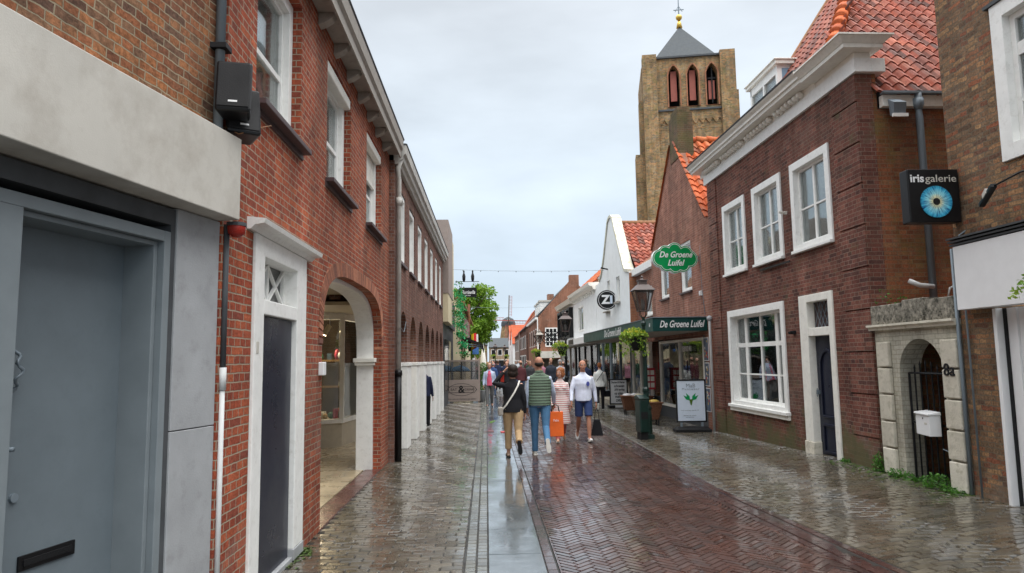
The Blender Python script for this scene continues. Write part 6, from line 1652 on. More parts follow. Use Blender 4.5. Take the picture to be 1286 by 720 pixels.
# baskets before the shop
for k, (x, y, lab) in enumerate(((4.50, 21.8, 'brown wicker basket with paper goods, left one before the shop'), (4.78, 21.4, 'brown wicker basket piled with bread coloured goods, middle one before the shop'), (4.30, 18.4, 'brown wicker basket right behind the street lamp foot'))):
    b = thing('wicker_basket', lab, 'basket', (x, y, 0), 0, 'wicker baskets before the green awning shop')
    m = MB(); m.hexa([(-.20, -.14, .14), (.20, -.14, .14), (.20, .14, .14), (-.20, .14, .14)], [(-.30, -.20, .58), (.30, -.20, .58), (.30, .20, .58), (-.30, .20, .58)]); m.build('basket_body', 'basket', b, bevel=.02)
    m = MB(); m.box(-.32, .32, -.22, .22, .56, .60); m.build('basket_rim', 'basket', b, bevel=.015)
    m = MB(); m.ball((-.1, 0, .60), .13, 10, 6, (1.2, .9, .5)); m.ball((.12, .03, .60), .12, 10, 6, (1.2, .9, .5)); m.build('contents', ('white_sign', 'beige', 'goods')[k] if k < 2 else goods_m[3], b, smooth=True)
    for (sx_, sy) in ((-1, -1), (1, -1), (1, 1), (-1, 1)):
        m = MB(); m.beam((sx_ * .18, sy * .12, 0), (sx_ * .20, sy * .13, .2), .03, .03); m.build('leg', 'black_matt', b)
# red display stand
q = thing('display_stand', 'red postcard stand by the shop door behind the street lamp', 'stand', (5.0, 21.3, 0))
m = MB(); m.box(-.16, .16, -.1, .1, .8, 1.45); m.build('rack', plain('stand_red', (.4, .03, .04), .5), q); m = MB(); m.tube([(0, 0, 0), (0, 0, .8)], .02); m.build('stem', 'zinc', q)
for k in range(6):
    m = MB(); m.box(-.13 + (k % 2) * .14, -.02 + (k % 2) * .14, -.11, -.102, .86 + (k // 2) * .19, 1.0 + (k // 2) * .19); m.build('card', goods_m[1], q)
# wires across the street
def wire(p, q, sag, label, r_=.008, n=26, bulbs=0):
    m = MB(); p, q = Vector(p), Vector(q); pts = []
    for i in range(n + 1):
        t_ = i / n; v = p.lerp(q, t_); v.z -= sag * 4 * t_ * (1 - t_); pts.append(v)
    root = thing('overhead_wire', label, 'cable', p)
    m.tube([tuple(v - p) for v in pts], r_, 5); m.build('wire', 'zinc', root)
    if bulbs:
        m = MB()
        for i in range(2, n, 3): m.ball(tuple(pts[i] - p - Vector((0, 0, .03))), .025, 6, 4)
        tag(m.build('bulbs', 'zinc', root), kind='stuff')
wire((-1.5, 30, 5.72), (5.2, 30, 5.62), .06, 'thin wire with tiny bulbs across the sky over the street', bulbs=1)
wire((-1.3, 55, 6.0), (4.7, 55, 6.0), .1, 'second thin wire over the street, nearer the far roofs')
# litter and a painted red reflection on the slabs
m = MB()
for k in range(5):
    a = k * 1.3; m.poly([(.05 * cos(a) + .02 * k, -.3 + .14 * k, .012), (.09 + .03 * k, -.28 + .14 * k, .016), (.06 + .02 * k, -.16 + .14 * k, .02), (-.03 + .02 * k, -.20 + .14 * k, .012)])
tag(m.build('leaf_scrap', 'leaf_basket', loc=(.06, 20.0, 0), recalc=False), 'wet green leafy sprig lying on the grey slabs', 'leaf')
m = MB(); m.hexa([(-.12, 0, .008), (.12, .2, .008), (.13, -.14, .008)], [(-.12, 0, .014), (.12, .2, .014), (.13, -.14, .014)]); tag(m.build('pennant_scrap', plain('pennant', (.16, .07, .07), .5), loc=(.03, 17.4, 0)), 'dark red pennant scrap lying on the grey slabs', 'pennant')
m = MB(); m.hexa([(-.05, -.1, .008), (.07, -.14, .008), (.05, .22, .008), (-.06, .15, .008)], [(-.05, -.1, .014), (.07, -.14, .014), (.05, .22, .014), (-.06, .15, .014)]); tag(m.build('red_reflection', plain('reflection_red', (.45, .04, .04), .5), loc=(.38, 17.2, 0)), 'small bright red reflection made as a flat piece near the woman in black', 'reflection')  # red reflection on the wet slabs, modelled as a flat coloured piece
# ============================================================ PEOPLE
def V3(*a): return Vector(a)
class Body:
    """closed blobs that a voxel remesh turns into one continuous surface"""
    def __init__(s): s.v = []; s.f = []
    def ring(s, c, a, b, ra, rb, n=14):
        i0 = len(s.v)
        for k in range(n):
            t = 2 * pi * k / n; s.v.append(tuple(c + a * ra * cos(t) + b * rb * sin(t)))
        return list(range(i0, i0 + n))
    def _skin(s, rings):
        n = len(rings[0])
        for A, B in zip(rings, rings[1:]):
            for k in range(n): s.f.append([A[k], A[(k + 1) % n], B[(k + 1) % n], B[k]])
        s.f.append(rings[0][::-1]); s.f.append(rings[-1])
    def limb(s, pts, rad, caps=True, flat=None, n=12):
        """tapering tube through pts with radii; flat=(axis, factor) squashes it"""
        rings = []; N = len(pts)
        seq = []
        for i, p in enumerate(pts):
            d = (pts[min(i + 1, N - 1)] - pts[max(i - 1, 0)]).normalized(); seq.append((p, d, rad[i]))
        if caps:
            p, d, r = seq[0]; pre = [(p - d * r * .95, d, r * .25), (p - d * r * .7, d, r * .7)]
            p, d, r = seq[-1]; post = [(p + d * r * .7, d, r * .7), (p + d * r * .95, d, r * .25)]
            seq = pre + seq + post
        for p, d, r in seq:
            a = flat[0] if flat else V3(1, 0, 0)
            a = (a - d * a.dot(d))
            if a.length < .1: a = V3(0, 1, 0) - d * d.y
            a.normalize(); b = d.cross(a)
            rings.append(s.ring(p, a, b, r, r * (flat[1] if flat else 1), n))
        s._skin(rings)
    def loft(s, secs, n=20, rot=0):
        """secs = (centre, rx, ry) horizontal-ish rings"""
        c, q = cos(rot), sin(rot); a = V3(c, q, 0); b = V3(-q, c, 0)
        s._skin([s.ring(V3(*p), a, b, rx, ry, n) for p, rx, ry in secs])
    def ell(s, c, r, n=14, m=10, R=None):
        R = R or Matrix.Identity(3); rings = []
        for i in range(m + 1):
            t = pi * (i + .02) / (m + .04); i0 = len(s.v)
            for k in range(n):
                u = 2 * pi * k / n
                s.v.append(tuple(V3(*c) + R @ V3(r[0] * sin(t) * cos(u), r[1] * sin(t) * sin(u), -r[2] * cos(t))))
            rings.append(list(range(i0, i0 + n)))
        s._skin(rings)
    def build(s, name, mat, parent, voxel, smooth_it=3, T=None):
        me = bpy.data.meshes.new(name)
        vv = [tuple(T @ Vector(p)) for p in s.v] if T else s.v
        me.from_pydata(vv, [], s.f)
        bm = bmesh.new(); bm.from_mesh(me); bmesh.ops.recalc_face_normals(bm, faces=bm.faces); bm.to_mesh(me); bm.free()
        o = bpy.data.objects.new(name, me); COL.objects.link(o)
        md = o.modifiers.new('skin', 'REMESH'); md.mode = 'VOXEL'; md.voxel_size = voxel; md.use_smooth_shade = True
        if smooth_it:
            sm = o.modifiers.new('soft', 'SMOOTH'); sm.factor = .5; sm.iterations = smooth_it
        dg = bpy.context.evaluated_depsgraph_get(); ev = o.evaluated_get(dg); m2 = bpy.data.meshes.new_from_object(ev)
        o.modifiers.clear(); o.data = m2; bpy.data.meshes.remove(me); m2.name = name
        m2.materials.clear(); m2.materials.append(M[mat] if isinstance(mat, str) else mat)
        for p in m2.polygons: p.use_smooth = True
        if parent: o.parent = parent
        return o

skin_m = plain('skin', (.50, .27, .19), .55, var=.08, scale=12)
skin_tan = plain('skin_tan', (.42, .20, .13), .55, var=.08, scale=12)
cloth_cache = {}
def cloth(col, rough=.85, var=.12):
    k = (col, rough)
    if k not in cloth_cache: cloth_cache[k] = plain('cloth', col, rough, var=var, scale=9, bump=.8, bscale=11)
    return cloth_cache[k]
hair_dark = plain('hair_dark', (.025, .016, .012), .6, var=.3, scale=30, bump=.5, bscale=80)
hair_brown = plain('hair_brown', (.09, .05, .03), .6, var=.3, scale=30, bump=.5, bscale=80)
hair_blond = plain('hair_blond', (.38, .22, .09), .6, var=.3, scale=30, bump=.5, bscale=80)
hair_red = plain('hair_red', (.26, .09, .03), .6, var=.3, scale=30, bump=.5, bscale=80)
hair_grey = plain('hair_grey', (.30, .28, .27), .7, var=.2, scale=30, bump=.5, bscale=80)

def person(label, loc, face, H=1.70, legs=((12, 8, 0), (-18, 30, 30)), arms=(('s', 8, 8, 12), ('s', -8, 8, 12)), top=None, top_kind='shirt', sleeves='long', bottom=None, bottom_kind='trousers',
           shoe=None, hair=None, hair_kind='short', skin=None, female=False, build=1.0, head_turn=0, vox=.011, detail=True, group=None, vest=None, lean=0, sole='cream_paint'):
    """local frame: x right hand, y forward, z up; legs = (thigh forward, knee bend, toe down) for right, left; face = rotation about z"""
    S = H / 1.75; skin = skin or skin_m
    root = thing('person', label, 'person', loc, face, group)
    # --- skeleton
    hipx = .098; pts = {}
    lowest = 9
    for i, sx_ in enumerate((1, -1)):
        th, kn, ft = [radians(v) for v in legs[i]]
        hip = V3(sx_ * hipx, 0, 0); knee = hip + V3(-sx_ * .005, sin(th), -cos(th)) * .43
        sh = th - kn; ank = knee + V3(-sx_ * .004, sin(sh), -cos(sh)) * .41
        fa = sh - ft; f = V3(sx_ * .12, cos(fa), sin(fa)).normalized(); up_ = V3(0, -sin(fa), cos(fa))
        heel = ank - f * .055 - up_ * .075; toe = ank + f * .17 - up_ * .075
        pts[i] = (hip, knee, ank, f, up_, heel, toe); lowest = min(lowest, heel.z, toe.z)
    hz = -lowest + .004
    def Up(v): return V3(v.x, v.y, v.z + hz)
    L = [[Up(q) if k in (0, 1, 2, 5, 6) else q for k, q in enumerate(pts[i])] for i in (0, 1)]
    ln = radians(lean)
    def torso(x, y, z): return V3(x, y + sin(ln) * z, hz + cos(ln) * z)
    sw = (.156 if female else .174) * build
    chest = (.150 if female else .172) * build; waist = (.122 if female else .150) * build; hipw = (.172 if female else .165) * build
    shl = [torso(sx_ * sw, -.005, .458) for sx_ in (1, -1)]
    A_ = []
    for i, sx_ in enumerate((1, -1)):
        a = arms[i]; sh = shl[i]
        if a[0] == 's':
            sw_, out_, el = radians(a[1]), radians(a[2]), radians(a[3])
            d = V3(sx_ * sin(out_), sin(sw_) * cos(out_), -cos(sw_) * cos(out_)); e_ = sh + d * .29
            d2 = V3(sx_ * sin(out_) * .3, sin(sw_ + el), -cos(sw_ + el)).normalized(); w_ = e_ + d2 * .25
        else: e_, w_ = V3(*a[1]) + V3(0, 0, hz), V3(*a[2]) + V3(0, 0, hz); d2 = (w_ - e_).normalized()
        A_.append((sh, e_, w_, d2))
    neck0 = torso(0, -.01, .56); headc = torso(0, .015, .735)
    Rh = Matrix.Rotation(radians(head_turn), 3, 'Z')
    T = Matrix.Scale(S, 4)
    # --- skin: one continuous body
    b = Body()
    b.loft([(torso(0, 0, -.06), hipw * .9, .10), (torso(0, 0, .05), hipw * .95, .105), (torso(0, 0, .18), waist * .92, .088), (torso(0, .005, .34), chest * .92, .098), (torso(0, 0, .45), chest * .90, .085), (torso(0, -.01, .53), .09, .055)])
    b.limb([neck0 - V3(0, 0, .04), neck0 + V3(0, .005, .06), headc - V3(0, .01, .06)], [.062, .054, .052], False)
    for i in (0, 1):
        hip, kn, an, f, u_, heel, toe = L[i]
        b.limb([hip, hip.lerp(kn, .5), kn, kn.lerp(an, .35), an], [.082 * build, .068 * build, .048, .052, .034])
        b.limb([an, an + f * .12 - u_ * .045], [.035, .028])
        sh, el, wr, d2 = A_[i]; sx_ = (1, -1)[i]
        b.limb([sh, sh.lerp(el, .5), el, el.lerp(wr, .4), wr], [.048 * build, .042, .035, .034, .023])
        # hand
        side = V3(0, 1, 0) - d2 * d2.y
        if side.length < .2: side = V3(1, 0, 0) - d2 * d2.x
        side.normalize(); nrm = d2.cross(side).normalized()
        if nrm.x * sx_ > 0: nrm = -nrm            # palm towards the body
        b.limb([wr, wr + d2 * .045, wr + d2 * .085], [.024, .036, .038], True, (side, .42))
        if detail:
            for q in range(4):
                o_ = (q - 1.5) * .0205; base = wr + d2 * .09 + side * o_; ln_ = (.062, .074, .07, .055)[3 - q if True else q]
                p1 = base + (d2 + nrm * .25 + side * o_ * 3).normalized() * ln_ * .5; p2 = p1 + (d2 + nrm * .9).normalized() * ln_ * .5
                b.limb([base - d2 * .02, base, p1, p2], [.0095, .0092, .0085, .007], True, None, 8)
            tb = wr + d2 * .03 + side * .03; t1 = tb + (d2 * .7 + side * .7 + nrm * .3).normalized() * .035; t2 = t1 + (d2 + side * .15 + nrm * .4).normalized() * .03
            b.limb([tb - side * .012, tb, t1, t2], [.012, .0115, .010, .008], True, None, 8)
        else: b.limb([wr + d2 * .09, wr + d2 * .12 + nrm * .01, wr + d2 * .145 + nrm * .03], [.034, .03, .02], True, (side, .45))
    # head
    h = headc
    def hp(x, y, z): return h + Rh @ V3(x, y, z)
    b.ell(hp(0, -.012, .028), (.076, .094, .092), R=Rh)
    b.ell(hp(0, .022, -.045), (.056, .066, .070), R=Rh)
    b.ell(hp(0, .062, -.088), (.026, .024, .022), R=Rh)
    if detail:
        b.limb([hp(0, .086, .018), hp(0, .100, -.010), hp(0, .108, -.026)], [.009, .011, .014], True, None, 8)
        for sx_ in (-1, 1):
            b.ell(hp(sx_ * .077, -.005, -.008), (.010, .020, .032), 8, 6, Rh)
            b.ell(hp(sx_ * .03, .078, .035), (.022, .012, .009), 8, 6, Rh)
            b.ell(hp(sx_ * .04, .062, -.03), (.022, .02, .022), 8, 6, Rh)
        b.ell(hp(0, .084, -.056), (.022, .012, .009), 8, 6, Rh)
    body = b.build('body', skin, root, vox * (.62 if detail else 1.6) * S, 2, T)
    if detail:
        for sx_ in (-1, 1):
            e_ = MB(); c = (hp(sx_ * .030, .083, .016)) * S; e_.ball(tuple(c), .011 * S, 8, 6, (1, .6, .7)); e_.build('eye', 'white_sign', body)
            e_ = MB(); c = (hp(sx_ * .030, .0895, .016)) * S; e_.ball(tuple(c), .0052 * S, 8, 6); e_.build('pupil', 'black_matt', body)
            e_ = MB(); e_.beam(tuple(hp(sx_ * .014, .090, .036) * S), tuple(hp(sx_ * .048, .080, .038) * S), .006, .006); e_.build('eyebrow', hair or hair_brown, body)
        e_ = MB(); e_.beam(tuple(hp(-.022, .0925, -.054) * S), tuple(hp(.022, .0925, -.054) * S), .008, .006); e_.build('mouth', plain('lips', (.35, .10, .09), .5), body)
    # --- shoes
    for i in (0, 1):
        hip, kn, an, f, u_, heel, toe = L[i]; sx_ = (1, -1)[i]; s_ = f.cross(u_).normalized()
        b = Body()
        b.limb([heel + f * .03 + u_ * .035, heel + f * .11 + u_ * .032, toe - f * .055 + u_ * .027, toe - f * .02 + u_ * .022], [.036, .036, .040, .030], True, (s_, .8))
        b.limb([an - u_ * .01, an - u_ * .035 - f * .008], [.043, .038])
        so = b.build('shoe', shoe or 'black_matt', root, vox * .8 * S, 2, T)
        if detail:
            mb = MB(); prof = []
            for (t_, w_) in ((-.035, .02), (-.02, .034), (.05, .036), (.13, .043), (.19, .036), (.212, .016)):
                prof.append((t_, w_))
            lo = [heel + f * t_ + s_ * w_ for t_, w_ in prof] + [heel + f * t_ - s_ * w_ for t_, w_ in prof[::-1]]
            mb.hexa([tuple((p + u_ * -.006) * S) for p in lo], [tuple((p + u_ * .014) * S) for p in lo]); mb.build('sole', sole, so)
    # --- trousers, shorts or skirt
    bm_ = bottom or cloth((.03, .035, .06))
    b = Body()
    b.loft([(torso(0, 0, -.055), hipw, .115), (torso(0, -.004, .0), hipw * 1.05, .122), (torso(0, 0, .06), hipw * 1.0, .115), (torso(0, 0, .17), waist * 1.06, .103)])
    if bottom_kind == 'skirt':
        kl = (L[0][1] + L[1][1]) / 2; kz = kl.z
        b.loft([(torso(0, 0, .08), hipw * 1.02, .118), (torso(0, 0, -.08), hipw * 1.14, .14), (V3(0, kl.y * .5, (kz + hz) / 2), hipw * 1.25, .155), (V3(0, kl.y * .8, kz - .03), hipw * 1.32, .165)])
    else:
        for i in (0, 1):
            hip, kn, an, f, u_, heel, toe = L[i]; sx_ = (1, -1)[i]
            if bottom_kind == 'shorts':
                e_ = hip.lerp(kn, .86); b.limb([hip + V3(-sx_ * .012, 0, .05), hip.lerp(kn, .25), e_], [.095 * build, .092 * build, .084 * build], False)
                b.limb([hip, hip.lerp(kn, .3)], [.095 * build, .09 * build])
            elif bottom_kind == 'cropped':
                e_ = kn.lerp(an, .80); b.limb([hip + V3(-sx_ * .01, 0, .04), hip.lerp(kn, .2), hip.lerp(kn, .55), kn, kn.lerp(an, .4), e_], [.10 * build, .103 * build, .088, .074, .066, .066], False)
                b.ell(hip + V3(0, -.035, .01), (.085 * build, .08, .09))
            else:
                e_ = an - (an - kn).normalized() * -.015; b.limb([hip + V3(-sx_ * .01, 0, .04), hip.lerp(kn, .2), hip.lerp(kn, .55), kn, kn.lerp(an, .4), kn.lerp(an, .8), e_], [.10 * build, .098 * build, .083, .067, .062, .056, .058], False)
                b.ell(hip + V3(0, -.03, .01), (.08 * build, .075, .085))
    b.build({'skirt': 'skirt', 'shorts': 'shorts'}.get(bottom_kind, 'trousers'), bm_, root, vox * S, 2, T)
    # --- top
    tm = top or cloth((.6, .6, .6))
    def torso_shell(g, z0, z1=.575, hem=None):
        hw = hem or hipw * (1.15 if top_kind != 'shirt' else 1.09)
        return [(torso(0, 0, z0), hw * g, .148 * g), (torso(0, 0, z0 + .10), hw * .985 * g, .140 * g), (torso(0, 0, max(.20, z0 + .14)), waist * 1.20 * g, .122 * g), (torso(0, .006, .34), chest * 1.10 * g, .126 * g),
                (torso(0, 0, .44), chest * 1.10 * g, .114 * g), (torso(0, -.006, .50), chest * .88 * g, .090 * g), (torso(0, -.010, .535), chest * .60 * g, .075 * g), (torso(0, -.012, z1), .068 * g, .064 * g)]
    b = Body(); hem = {'shirt': -.03, 'jacket': -.05, 'dress': -.05, 'tee': .0, 'long': -.16}[top_kind if top_kind in ('shirt', 'jacket', 'dress', 'tee', 'long') else 'shirt']
    b.loft(torso_shell(1.0, hem))
    if female: b.ell(torso(.065, .085, .375), (.065, .05, .06)); b.ell(torso(-.065, .085, .375), (.065, .05, .06))
    b.limb([neck0 - V3(0, 0, .01), neck0 + V3(0, 0, .035)], [.068, .066], False)
    if top_kind == 'dress':
        kl = (L[0][1] + L[1][1]) / 2
        b.loft([(torso(0, 0, .05), hipw * 1.05, .13), (torso(0, 0, -.1), hipw * 1.16, .15), (V3(0, kl.y * .5, (kl.z + hz) / 2), hipw * 1.28, .165), (V3(0, kl.y * .8, kl.z - .06), hipw * 1.36, .18)])
    for i in (0, 1):
        sh, el, wr, d2 = A_[i]; sx_ = (1, -1)[i]; inn = torso(sx_ * .08, 0, .462)
        if sleeves == 'long': b.limb([inn, sh, sh.lerp(el, .5), el, el.lerp(wr, .5), wr - d2 * .005], [.046, .050 * build, .052 * build, .048, .043, .037], False)
        elif sleeves == 'short': b.limb([inn, sh, sh.lerp(el, .6)], [.060, .064 * build, .062 * build], False)
        b.ell(sh, (.050 * build, .052, .048))
    tp = b.build({'jacket': 'jacket', 'dress': 'dress'}.get(top_kind, 'shirt'), tm, root, vox * S, 3, T)
    if vest:
        b = Body(); b.loft(torso_shell(1.12, -.02)); b.limb([neck0 - V3(0, .004, .02), neck0 + V3(0, -.004, .05)], [.082, .074], False)
        for sx_ in (1, -1): b.ell(torso(sx_ * sw * .78, 0, .468), (.055, .078, .055))
        b.build('vest', vest, root, vox * S, 2, T)
    # --- hair
    if hair:
        b = Body()
        if hair_kind == 'short': b.ell(hp(0, -.028, .045), (.082, .092, .086), R=Rh); b.ell(hp(0, -.05, -.01), (.074, .06, .06), R=Rh)
        elif hair_kind == 'bald': b.ell(hp(0, -.055, -.012), (.078, .056, .050), R=Rh); b.ell(hp(.066, -.03, -.005), (.016, .04, .03), R=Rh); b.ell(hp(-.066, -.03, -.005), (.016, .04, .03), R=Rh)
        elif hair_kind == 'bob': b.ell(hp(0, -.032, .045), (.100, .108, .098), R=Rh); b.ell(hp(0, -.048, -.035), (.105, .082, .09), R=Rh); b.ell(hp(.07, .005, -.03), (.024, .055, .08), R=Rh); b.ell(hp(-.07, .005, -.03), (.024, .055, .08), R=Rh)
        elif hair_kind == 'long': b.ell(hp(0, -.028, .045), (.088, .096, .090), R=Rh); b.limb([hp(0, -.06, .02), hp(0, -.075, -.10), hp(0, -.07, -.20)], [.082, .085, .06], True, (V3(1, 0, 0), .6))
        elif hair_kind == 'bun': b.ell(hp(0, -.028, .045), (.084, .094, .088), R=Rh); b.ell(hp(0, -.05, -.01), (.074, .06, .06), R=Rh); b.ell(hp(0, -.09, .10), (.035, .035, .035), R=Rh)
        b.build('hair', hair, root, vox * .9 * S, 1, T)
    root['label'] = label
    def W(p): return root.matrix_basis @ (T @ p)
    c, s_ = cos(face), sin(face)
    def toW(p): p = p * S; return V3(loc[0] + c * p.x - s_ * p.y, loc[1] + s_ * p.x + c * p.y, loc[2] + p.z)
    return dict(root=root, hz=hz, S=S, hands=[toW(A_[i][2] + A_[i][3] * .11) for i in (0, 1)], shl=[toW(x) for x in shl], torso=torso, toW=toW, head=toW(headc), hp=hp)

white_shirt = cloth((.70, .74, .82)); jeans = cloth((.07, .17, .30)); khaki = cloth((.42, .29, .16)); black_c = cloth((.012, .012, .015)); navy_c = cloth((.02, .03, .07))
vest_m = banded('vest_quilting', ((.085, .135, .085), (.15, .20, .15), .5), 2, .052, .75, ridge=.012)
stripe_m = banded('striped_cloth', ((.72, .66, .62), (.50, .10, .12), .30), 2, .045, .85)
V1 = .009
# woman in black, arm raised, walking away
w1 = person('person in black jacket and tan trousers walking away with one arm raised to the head', (.47, 12.72, 0), 0, 1.64, legs=((-14, 46, 28), (9, 3, 0)), arms=(('s', -4, 10, 14), ('p', (-.36, .10, .50), (-.17, .17, .72))),
            top=black_c, top_kind='jacket', bottom=khaki, bottom_kind='cropped', shoe=cloth((.35, .24, .18)), sole='black_matt', hair=hair_dark, hair_kind='bob', female=True, build=1.08, vox=V1, head_turn=12)
# green vest man
w2 = person('person in quilted green vest, pale shirt and blue jeans walking away', (.98, 13.0, 0), 0, 1.78, legs=((-16, 38, 34), (7, 2, 0)), arms=(('s', 22, 16, 16), ('s', 4, 7, 10)),
            top=cloth((.52, .60, .74)), bottom=jeans, shoe=cloth((.55, .54, .50)), hair=hair_dark, hair_kind='bald', build=1.04, vox=V1, vest=vest_m, skin=skin_tan, head_turn=-6)
# striped woman
w3 = person('person with ginger bob in red and white striped coat, head turned aside, coming nearer', (1.58, 15.0, 0), pi, 1.55, legs=((10, 4, 0), (-12, 30, 10)), arms=(('s', 14, 10, 10), ('s', -4, 10, 20)),
            top=stripe_m, top_kind='dress', bottom=cloth((.45, .12, .12)), bottom_kind='trousers', shoe=cloth((.5, .3, .2)), hair=hair_red, hair_kind='bob', female=True, vox=V1, head_turn=-35)
# white shirt man
w4 = person('bald person in white shirt, navy shorts and white shoes walking towards the camera', (2.07, 15.0, 0), pi, 1.71, legs=((-10, 34, 12), (14, 6, -4)), arms=(('s', 12, 16, 16), ('s', -8, 15, 14)),
            top=cloth((.66, .70, .82)), top_kind='shirt', bottom=cloth((.035, .06, .16)), bottom_kind='shorts', shoe=cloth((.75, .75, .75)), hair=hair_grey, hair_kind='bald', build=1.06, vox=V1, skin=skin_tan)
# emblem on the shirt
o = MB(); o.holes_xz([(.035 * cos(2 * pi * k / 14), .05 * sin(2 * pi * k / 14)) for k in range(14)], [], 0, .02)
e = o.build('shirt_emblem', plain('emblem_blue', (.08, .10, .35), .8), w4['root'], recalc=True); e.location = (-.09, .122 * .98, (w4['hz'] + .34) * w4['S'])
# pink man on slabs
w5 = person('person in pink shirt under open pale jacket walking towards the camera on the slabs', (.10, 26.2, 0), pi, 1.62, legs=((14, 8, 0), (-12, 20, 10)), arms=(('s', 6, 9, 18), ('s', -6, 9, 18)),
            top=cloth((.42, .50, .64)), top_kind='jacket', sleeves='long', bottom=cloth((.14, .14, .14)), hair=hair_grey, hair_kind='bald', vox=.012, build=1.05)
b = Body()
b.loft([(w5['torso'](0, .07, -.06), .13, .096), (w5['torso'](0, .062, .2), .115, .090), (w5['torso'](0, .056, .42), .10, .082), (w5['torso'](0, .02, .545), .045, .06)])
b.build('pink_shirt', cloth((.60, .10, .17)), w5['root'], .012, 2, Matrix.Scale(w5['S'], 4))
# white jacket woman
w6 = person('person with red hair in white jacket and black trousers walking away past the shops', (3.90, 24.0, 0), radians(-8), 1.60, legs=((10, 2, 0), (-16, 30, 26)), arms=(('s', 6, 12, 20), ('s', -4, 10, 16)),
            top=cloth((.68, .69, .66)), top_kind='jacket', bottom=black_c, shoe=black_c, hair=hair_red, hair_kind='bun', female=True, vox=.012, build=1.1)
w7 = person('person in navy jacket close behind the bald walker, looking at the shops', (3.55, 25.0, 0), radians(-20), 1.72, top=navy_c, top_kind='jacket', bottom=navy_c, hair=hair_brown, vox=.014, detail=False)
w8 = person('person in dark blue stepping out between two white arcade pillars', (-1.70, 19.0, 0), radians(-10), 1.66, top=cloth((.015, .02, .05)), top_kind='jacket', bottom=black_c, hair=hair_grey, vox=.014, detail=False)
w9 = person('person in dark coat looking into the passage shop window', (-2.55, 14.3, 0), radians(70), 1.62, legs=((2, 2, 0), (-2, 2, 0)), top=cloth((.05, .03, .03)), top_kind='jacket', bottom=black_c, hair=hair_grey, female=True, vox=.012, detail=False)
bpy.data.objects.remove(w9['root'].children[0]) if False else None
for o in list(w9['root'].children_recursive) + [w9['root']]: bpy.data.objects.remove(o)

# things they carry
def hung_bag(loc, label, mat, w, h, d, rot=0, handle=.16, hm='black_matt', word=None):
    q = thing('carried_bag', label, 'bag', loc, rot)
    m = MB(); m.hexa([(-w / 2, -d / 2, -handle - h), (w / 2, -d / 2, -handle - h), (w / 2, d / 2, -handle - h), (-w / 2, d / 2, -handle - h)], [(-w / 2 * .96, -d / 2 * .5, -handle), (w / 2 * .96, -d / 2 * .5, -handle), (w / 2 * .96, d / 2 * .5, -handle), (-w / 2 * .96, d / 2 * .5, -handle)])
    m.build('bag_body', mat, q, bevel=.012)
    for s in (-1, 1):
        m = MB(); m.tube([(-w * .25, s * d * .2, -handle - .01), (-w * .18, s * d * .1, -handle * .3), (0, 0, 0), (w * .18, s * d * .1, -handle * .3), (w * .25, s * d * .2, -handle - .01)], .007, 6); m.build('strap', hm, q, smooth=True)
    if word: text(word, .06, 'white_sign', q, face_near(0, -d / 2 - .003, -handle - h * .35) @ Matrix.Rotation(0, 4, 'X'), depth=.001)
    return q
hd = w2['hands'][0]
hung_bag((1.28, 13.15, .92), 'bright orange shopping bag with small white word carried low by the green vest walker', plain('bag_orange', (.80, .14, .02), .45), .30, .46, .12, radians(6), .14, hm='bag_orange' if False else 'black_matt', word='Fabs')
hd = w4['hands'][1]
hung_bag((hd.x, hd.y, hd.z), 'slim black handbag with long handles carried by the bald walker', black_c, .12, .34, .26, radians(80), .26)
hd = w6['hands'][0]
hung_bag((hd.x, hd.y, hd.z), 'black handbag on the arm of the white jacket walker', black_c, .26, .2, .1, radians(20), .06)
q = thing('shoulder_bag', 'small grey shoulder bag on a white strap across the black jacket', 'bag', tuple(w1['root'].location)); S_ = w1['S']; hz_ = w1['hz']
def tp(x, y, z): p = w1['torso'](x, y, z) * S_; return tuple(p)
m = MB(); pl_ = [tp(.13, -.07, .555), tp(.10, -.118, .47), tp(.03, -.142, .34), (tp(-.05, -.136, .22)), tp(-.13, -.128, .10), tp(-.20, -.09, .02)]
for a_, b_ in zip(pl_, pl_[1:]): m.beam(a_, b_, .028, .008, up=(0, 1, 0))
m.build('strap', 'cream_paint', q)
m = MB(); c_ = tp(-.235, -.04, -.02); m.box(c_[0] - .05, c_[0] + .04, c_[1] - .10, c_[1] + .09, c_[2] - .08, c_[2] + .07); m.build('bag_body', 'wood_grey', q, bevel=.02)
m = MB(); m.hexa([(-.03, 0, -.12), (.03, 0, -.12), (.03, .03, -.12), (-.03, .03, -.12)], [(-.035, -.01, .07), (.035, -.01, .07), (.035, .04, .07), (-.035, .04, .07)])
tag(m.build('red_scarf', plain('scarf_red', (.65, .05, .03), .6), loc=(.29, 12.95, 1.47)), 'small bright red cloth held beside the dark haired head', 'cloth')
m = MB(); pl2 = [(w6['torso'](.12, -.14, .5) * w6['S']), (w6['torso'](0, -.165, .34) * w6['S']), (w6['torso'](-.14, -.15, .15) * w6['S'])]
for a_, b_ in zip(pl2, pl2[1:]): m.beam(tuple(a_), tuple(b_), .02, .01, up=(0, 1, 0))
m.build('bag_strap', 'black_matt', w6['root'])

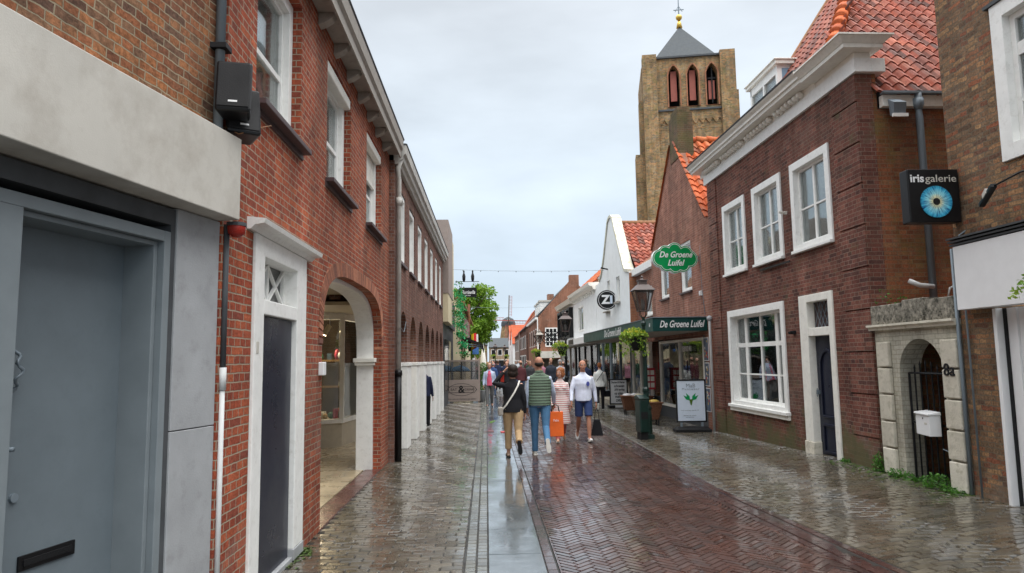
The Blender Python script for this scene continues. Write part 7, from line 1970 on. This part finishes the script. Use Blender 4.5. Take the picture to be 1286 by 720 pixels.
# the crowd
cc = [((.012, .012, .015), 'black'), ((.02, .028, .07), 'navy'), ((.40, .42, .45), 'pale grey'), ((.45, .20, .26), 'dusty pink'), ((.05, .05, .055), 'charcoal'), ((.04, .08, .20), 'dark blue'), ((.016, .016, .02), 'jet black'), ((.10, .03, .035), 'wine red'), ((.03, .035, .05), 'slate'), ((.02, .05, .03), 'dark green')]
rr = random.Random(99)
protos = []
for k, (c, nm) in enumerate(cc):
    p = person('person in ' + nm + ' top in the street crowd', (0, 0, 0), 0 if k % 2 else pi, rr.uniform(1.6, 1.8), legs=((rr.uniform(4, 14), 4, 0), (rr.uniform(-16, -6), 22, 12)), arms=(('s', rr.uniform(-8, 8), 8, 15), ('s', rr.uniform(-8, 8), 8, 15)),
               top=cloth(c), top_kind=rr.choice(('jacket', 'shirt')), bottom=cloth(rr.choice(((.03, .035, .05), (.08, .12, .2), (.30, .26, .2), (.02, .02, .02)))), hair=rr.choice((hair_dark, hair_brown, hair_grey, hair_blond)), hair_kind=rr.choice(('short', 'bob', 'bald')), female=k % 3 == 0, vox=.02, detail=False)
    protos.append((p['root'], nm, k))
spots = [(.85, 28), (1.45, 30), (2.15, 33), (1.0, 36), (2.75, 29.5), (.25, 34), (3.3, 31), (1.9, 38), (2.5, 40), (3.0, 36), (.6, 41), (1.3, 45), (3.6, 40), (2.0, 47), (2.9, 48), (.1, 46), (3.6, 33), (3.9, 37),
         (.5, 53), (1.6, 55), (2.6, 58), (1.0, 61), (3.3, 54), (-.6, 50), (2.0, 66), (.4, 69), (3.0, 70), (1.4, 76), (2.5, 84), (.2, 80), (1.1, 90), (-.4, 62), (3.5, 62)]
front = {0: (1, 'person in navy top in the crowd, seen just left of the green vest walker'), }
seen = {}; walkers = []
for i, (x, y) in enumerate(spots):
    root, nm, k = protos[(i * 7 + i // 10) % 10]
    if k not in seen: o = root; seen[k] = 1
    else: o = copy_tree(root)
    o.location = (x + rr.uniform(-.1, .1), y, gz(x, y) if y < 34 else 0)
    zone = 'near' if y < 30 else 'middle' if y < 48 else 'far'
    walkers.append((zone, nm, o.location.x / y, o))
for zone in ('near', 'middle', 'far'):
    for nm in {w_[1] for w_ in walkers}:
        ws_ = sorted([w_ for w_ in walkers if w_[0] == zone and w_[1] == nm], key=lambda t_: t_[2])
        for q, w_ in enumerate(ws_):
            pos = '' if len(ws_) == 1 else ', ' + {2: ('left', 'right'), 3: ('leftmost', 'middle', 'rightmost')}.get(len(ws_), ('first', 'second', 'third', 'fourth', 'fifth'))[q] + ' of those'
            w_[3]['label'] = 'walker in ' + nm + ' top in the ' + zone + ' part of the crowd' + pos
            w_[3]['group'] = 'walkers in the street crowd'
for root, nm, k in protos:
    if k not in seen:
        for o in list(root.children_recursive) + [root]: bpy.data.objects.remove(o)
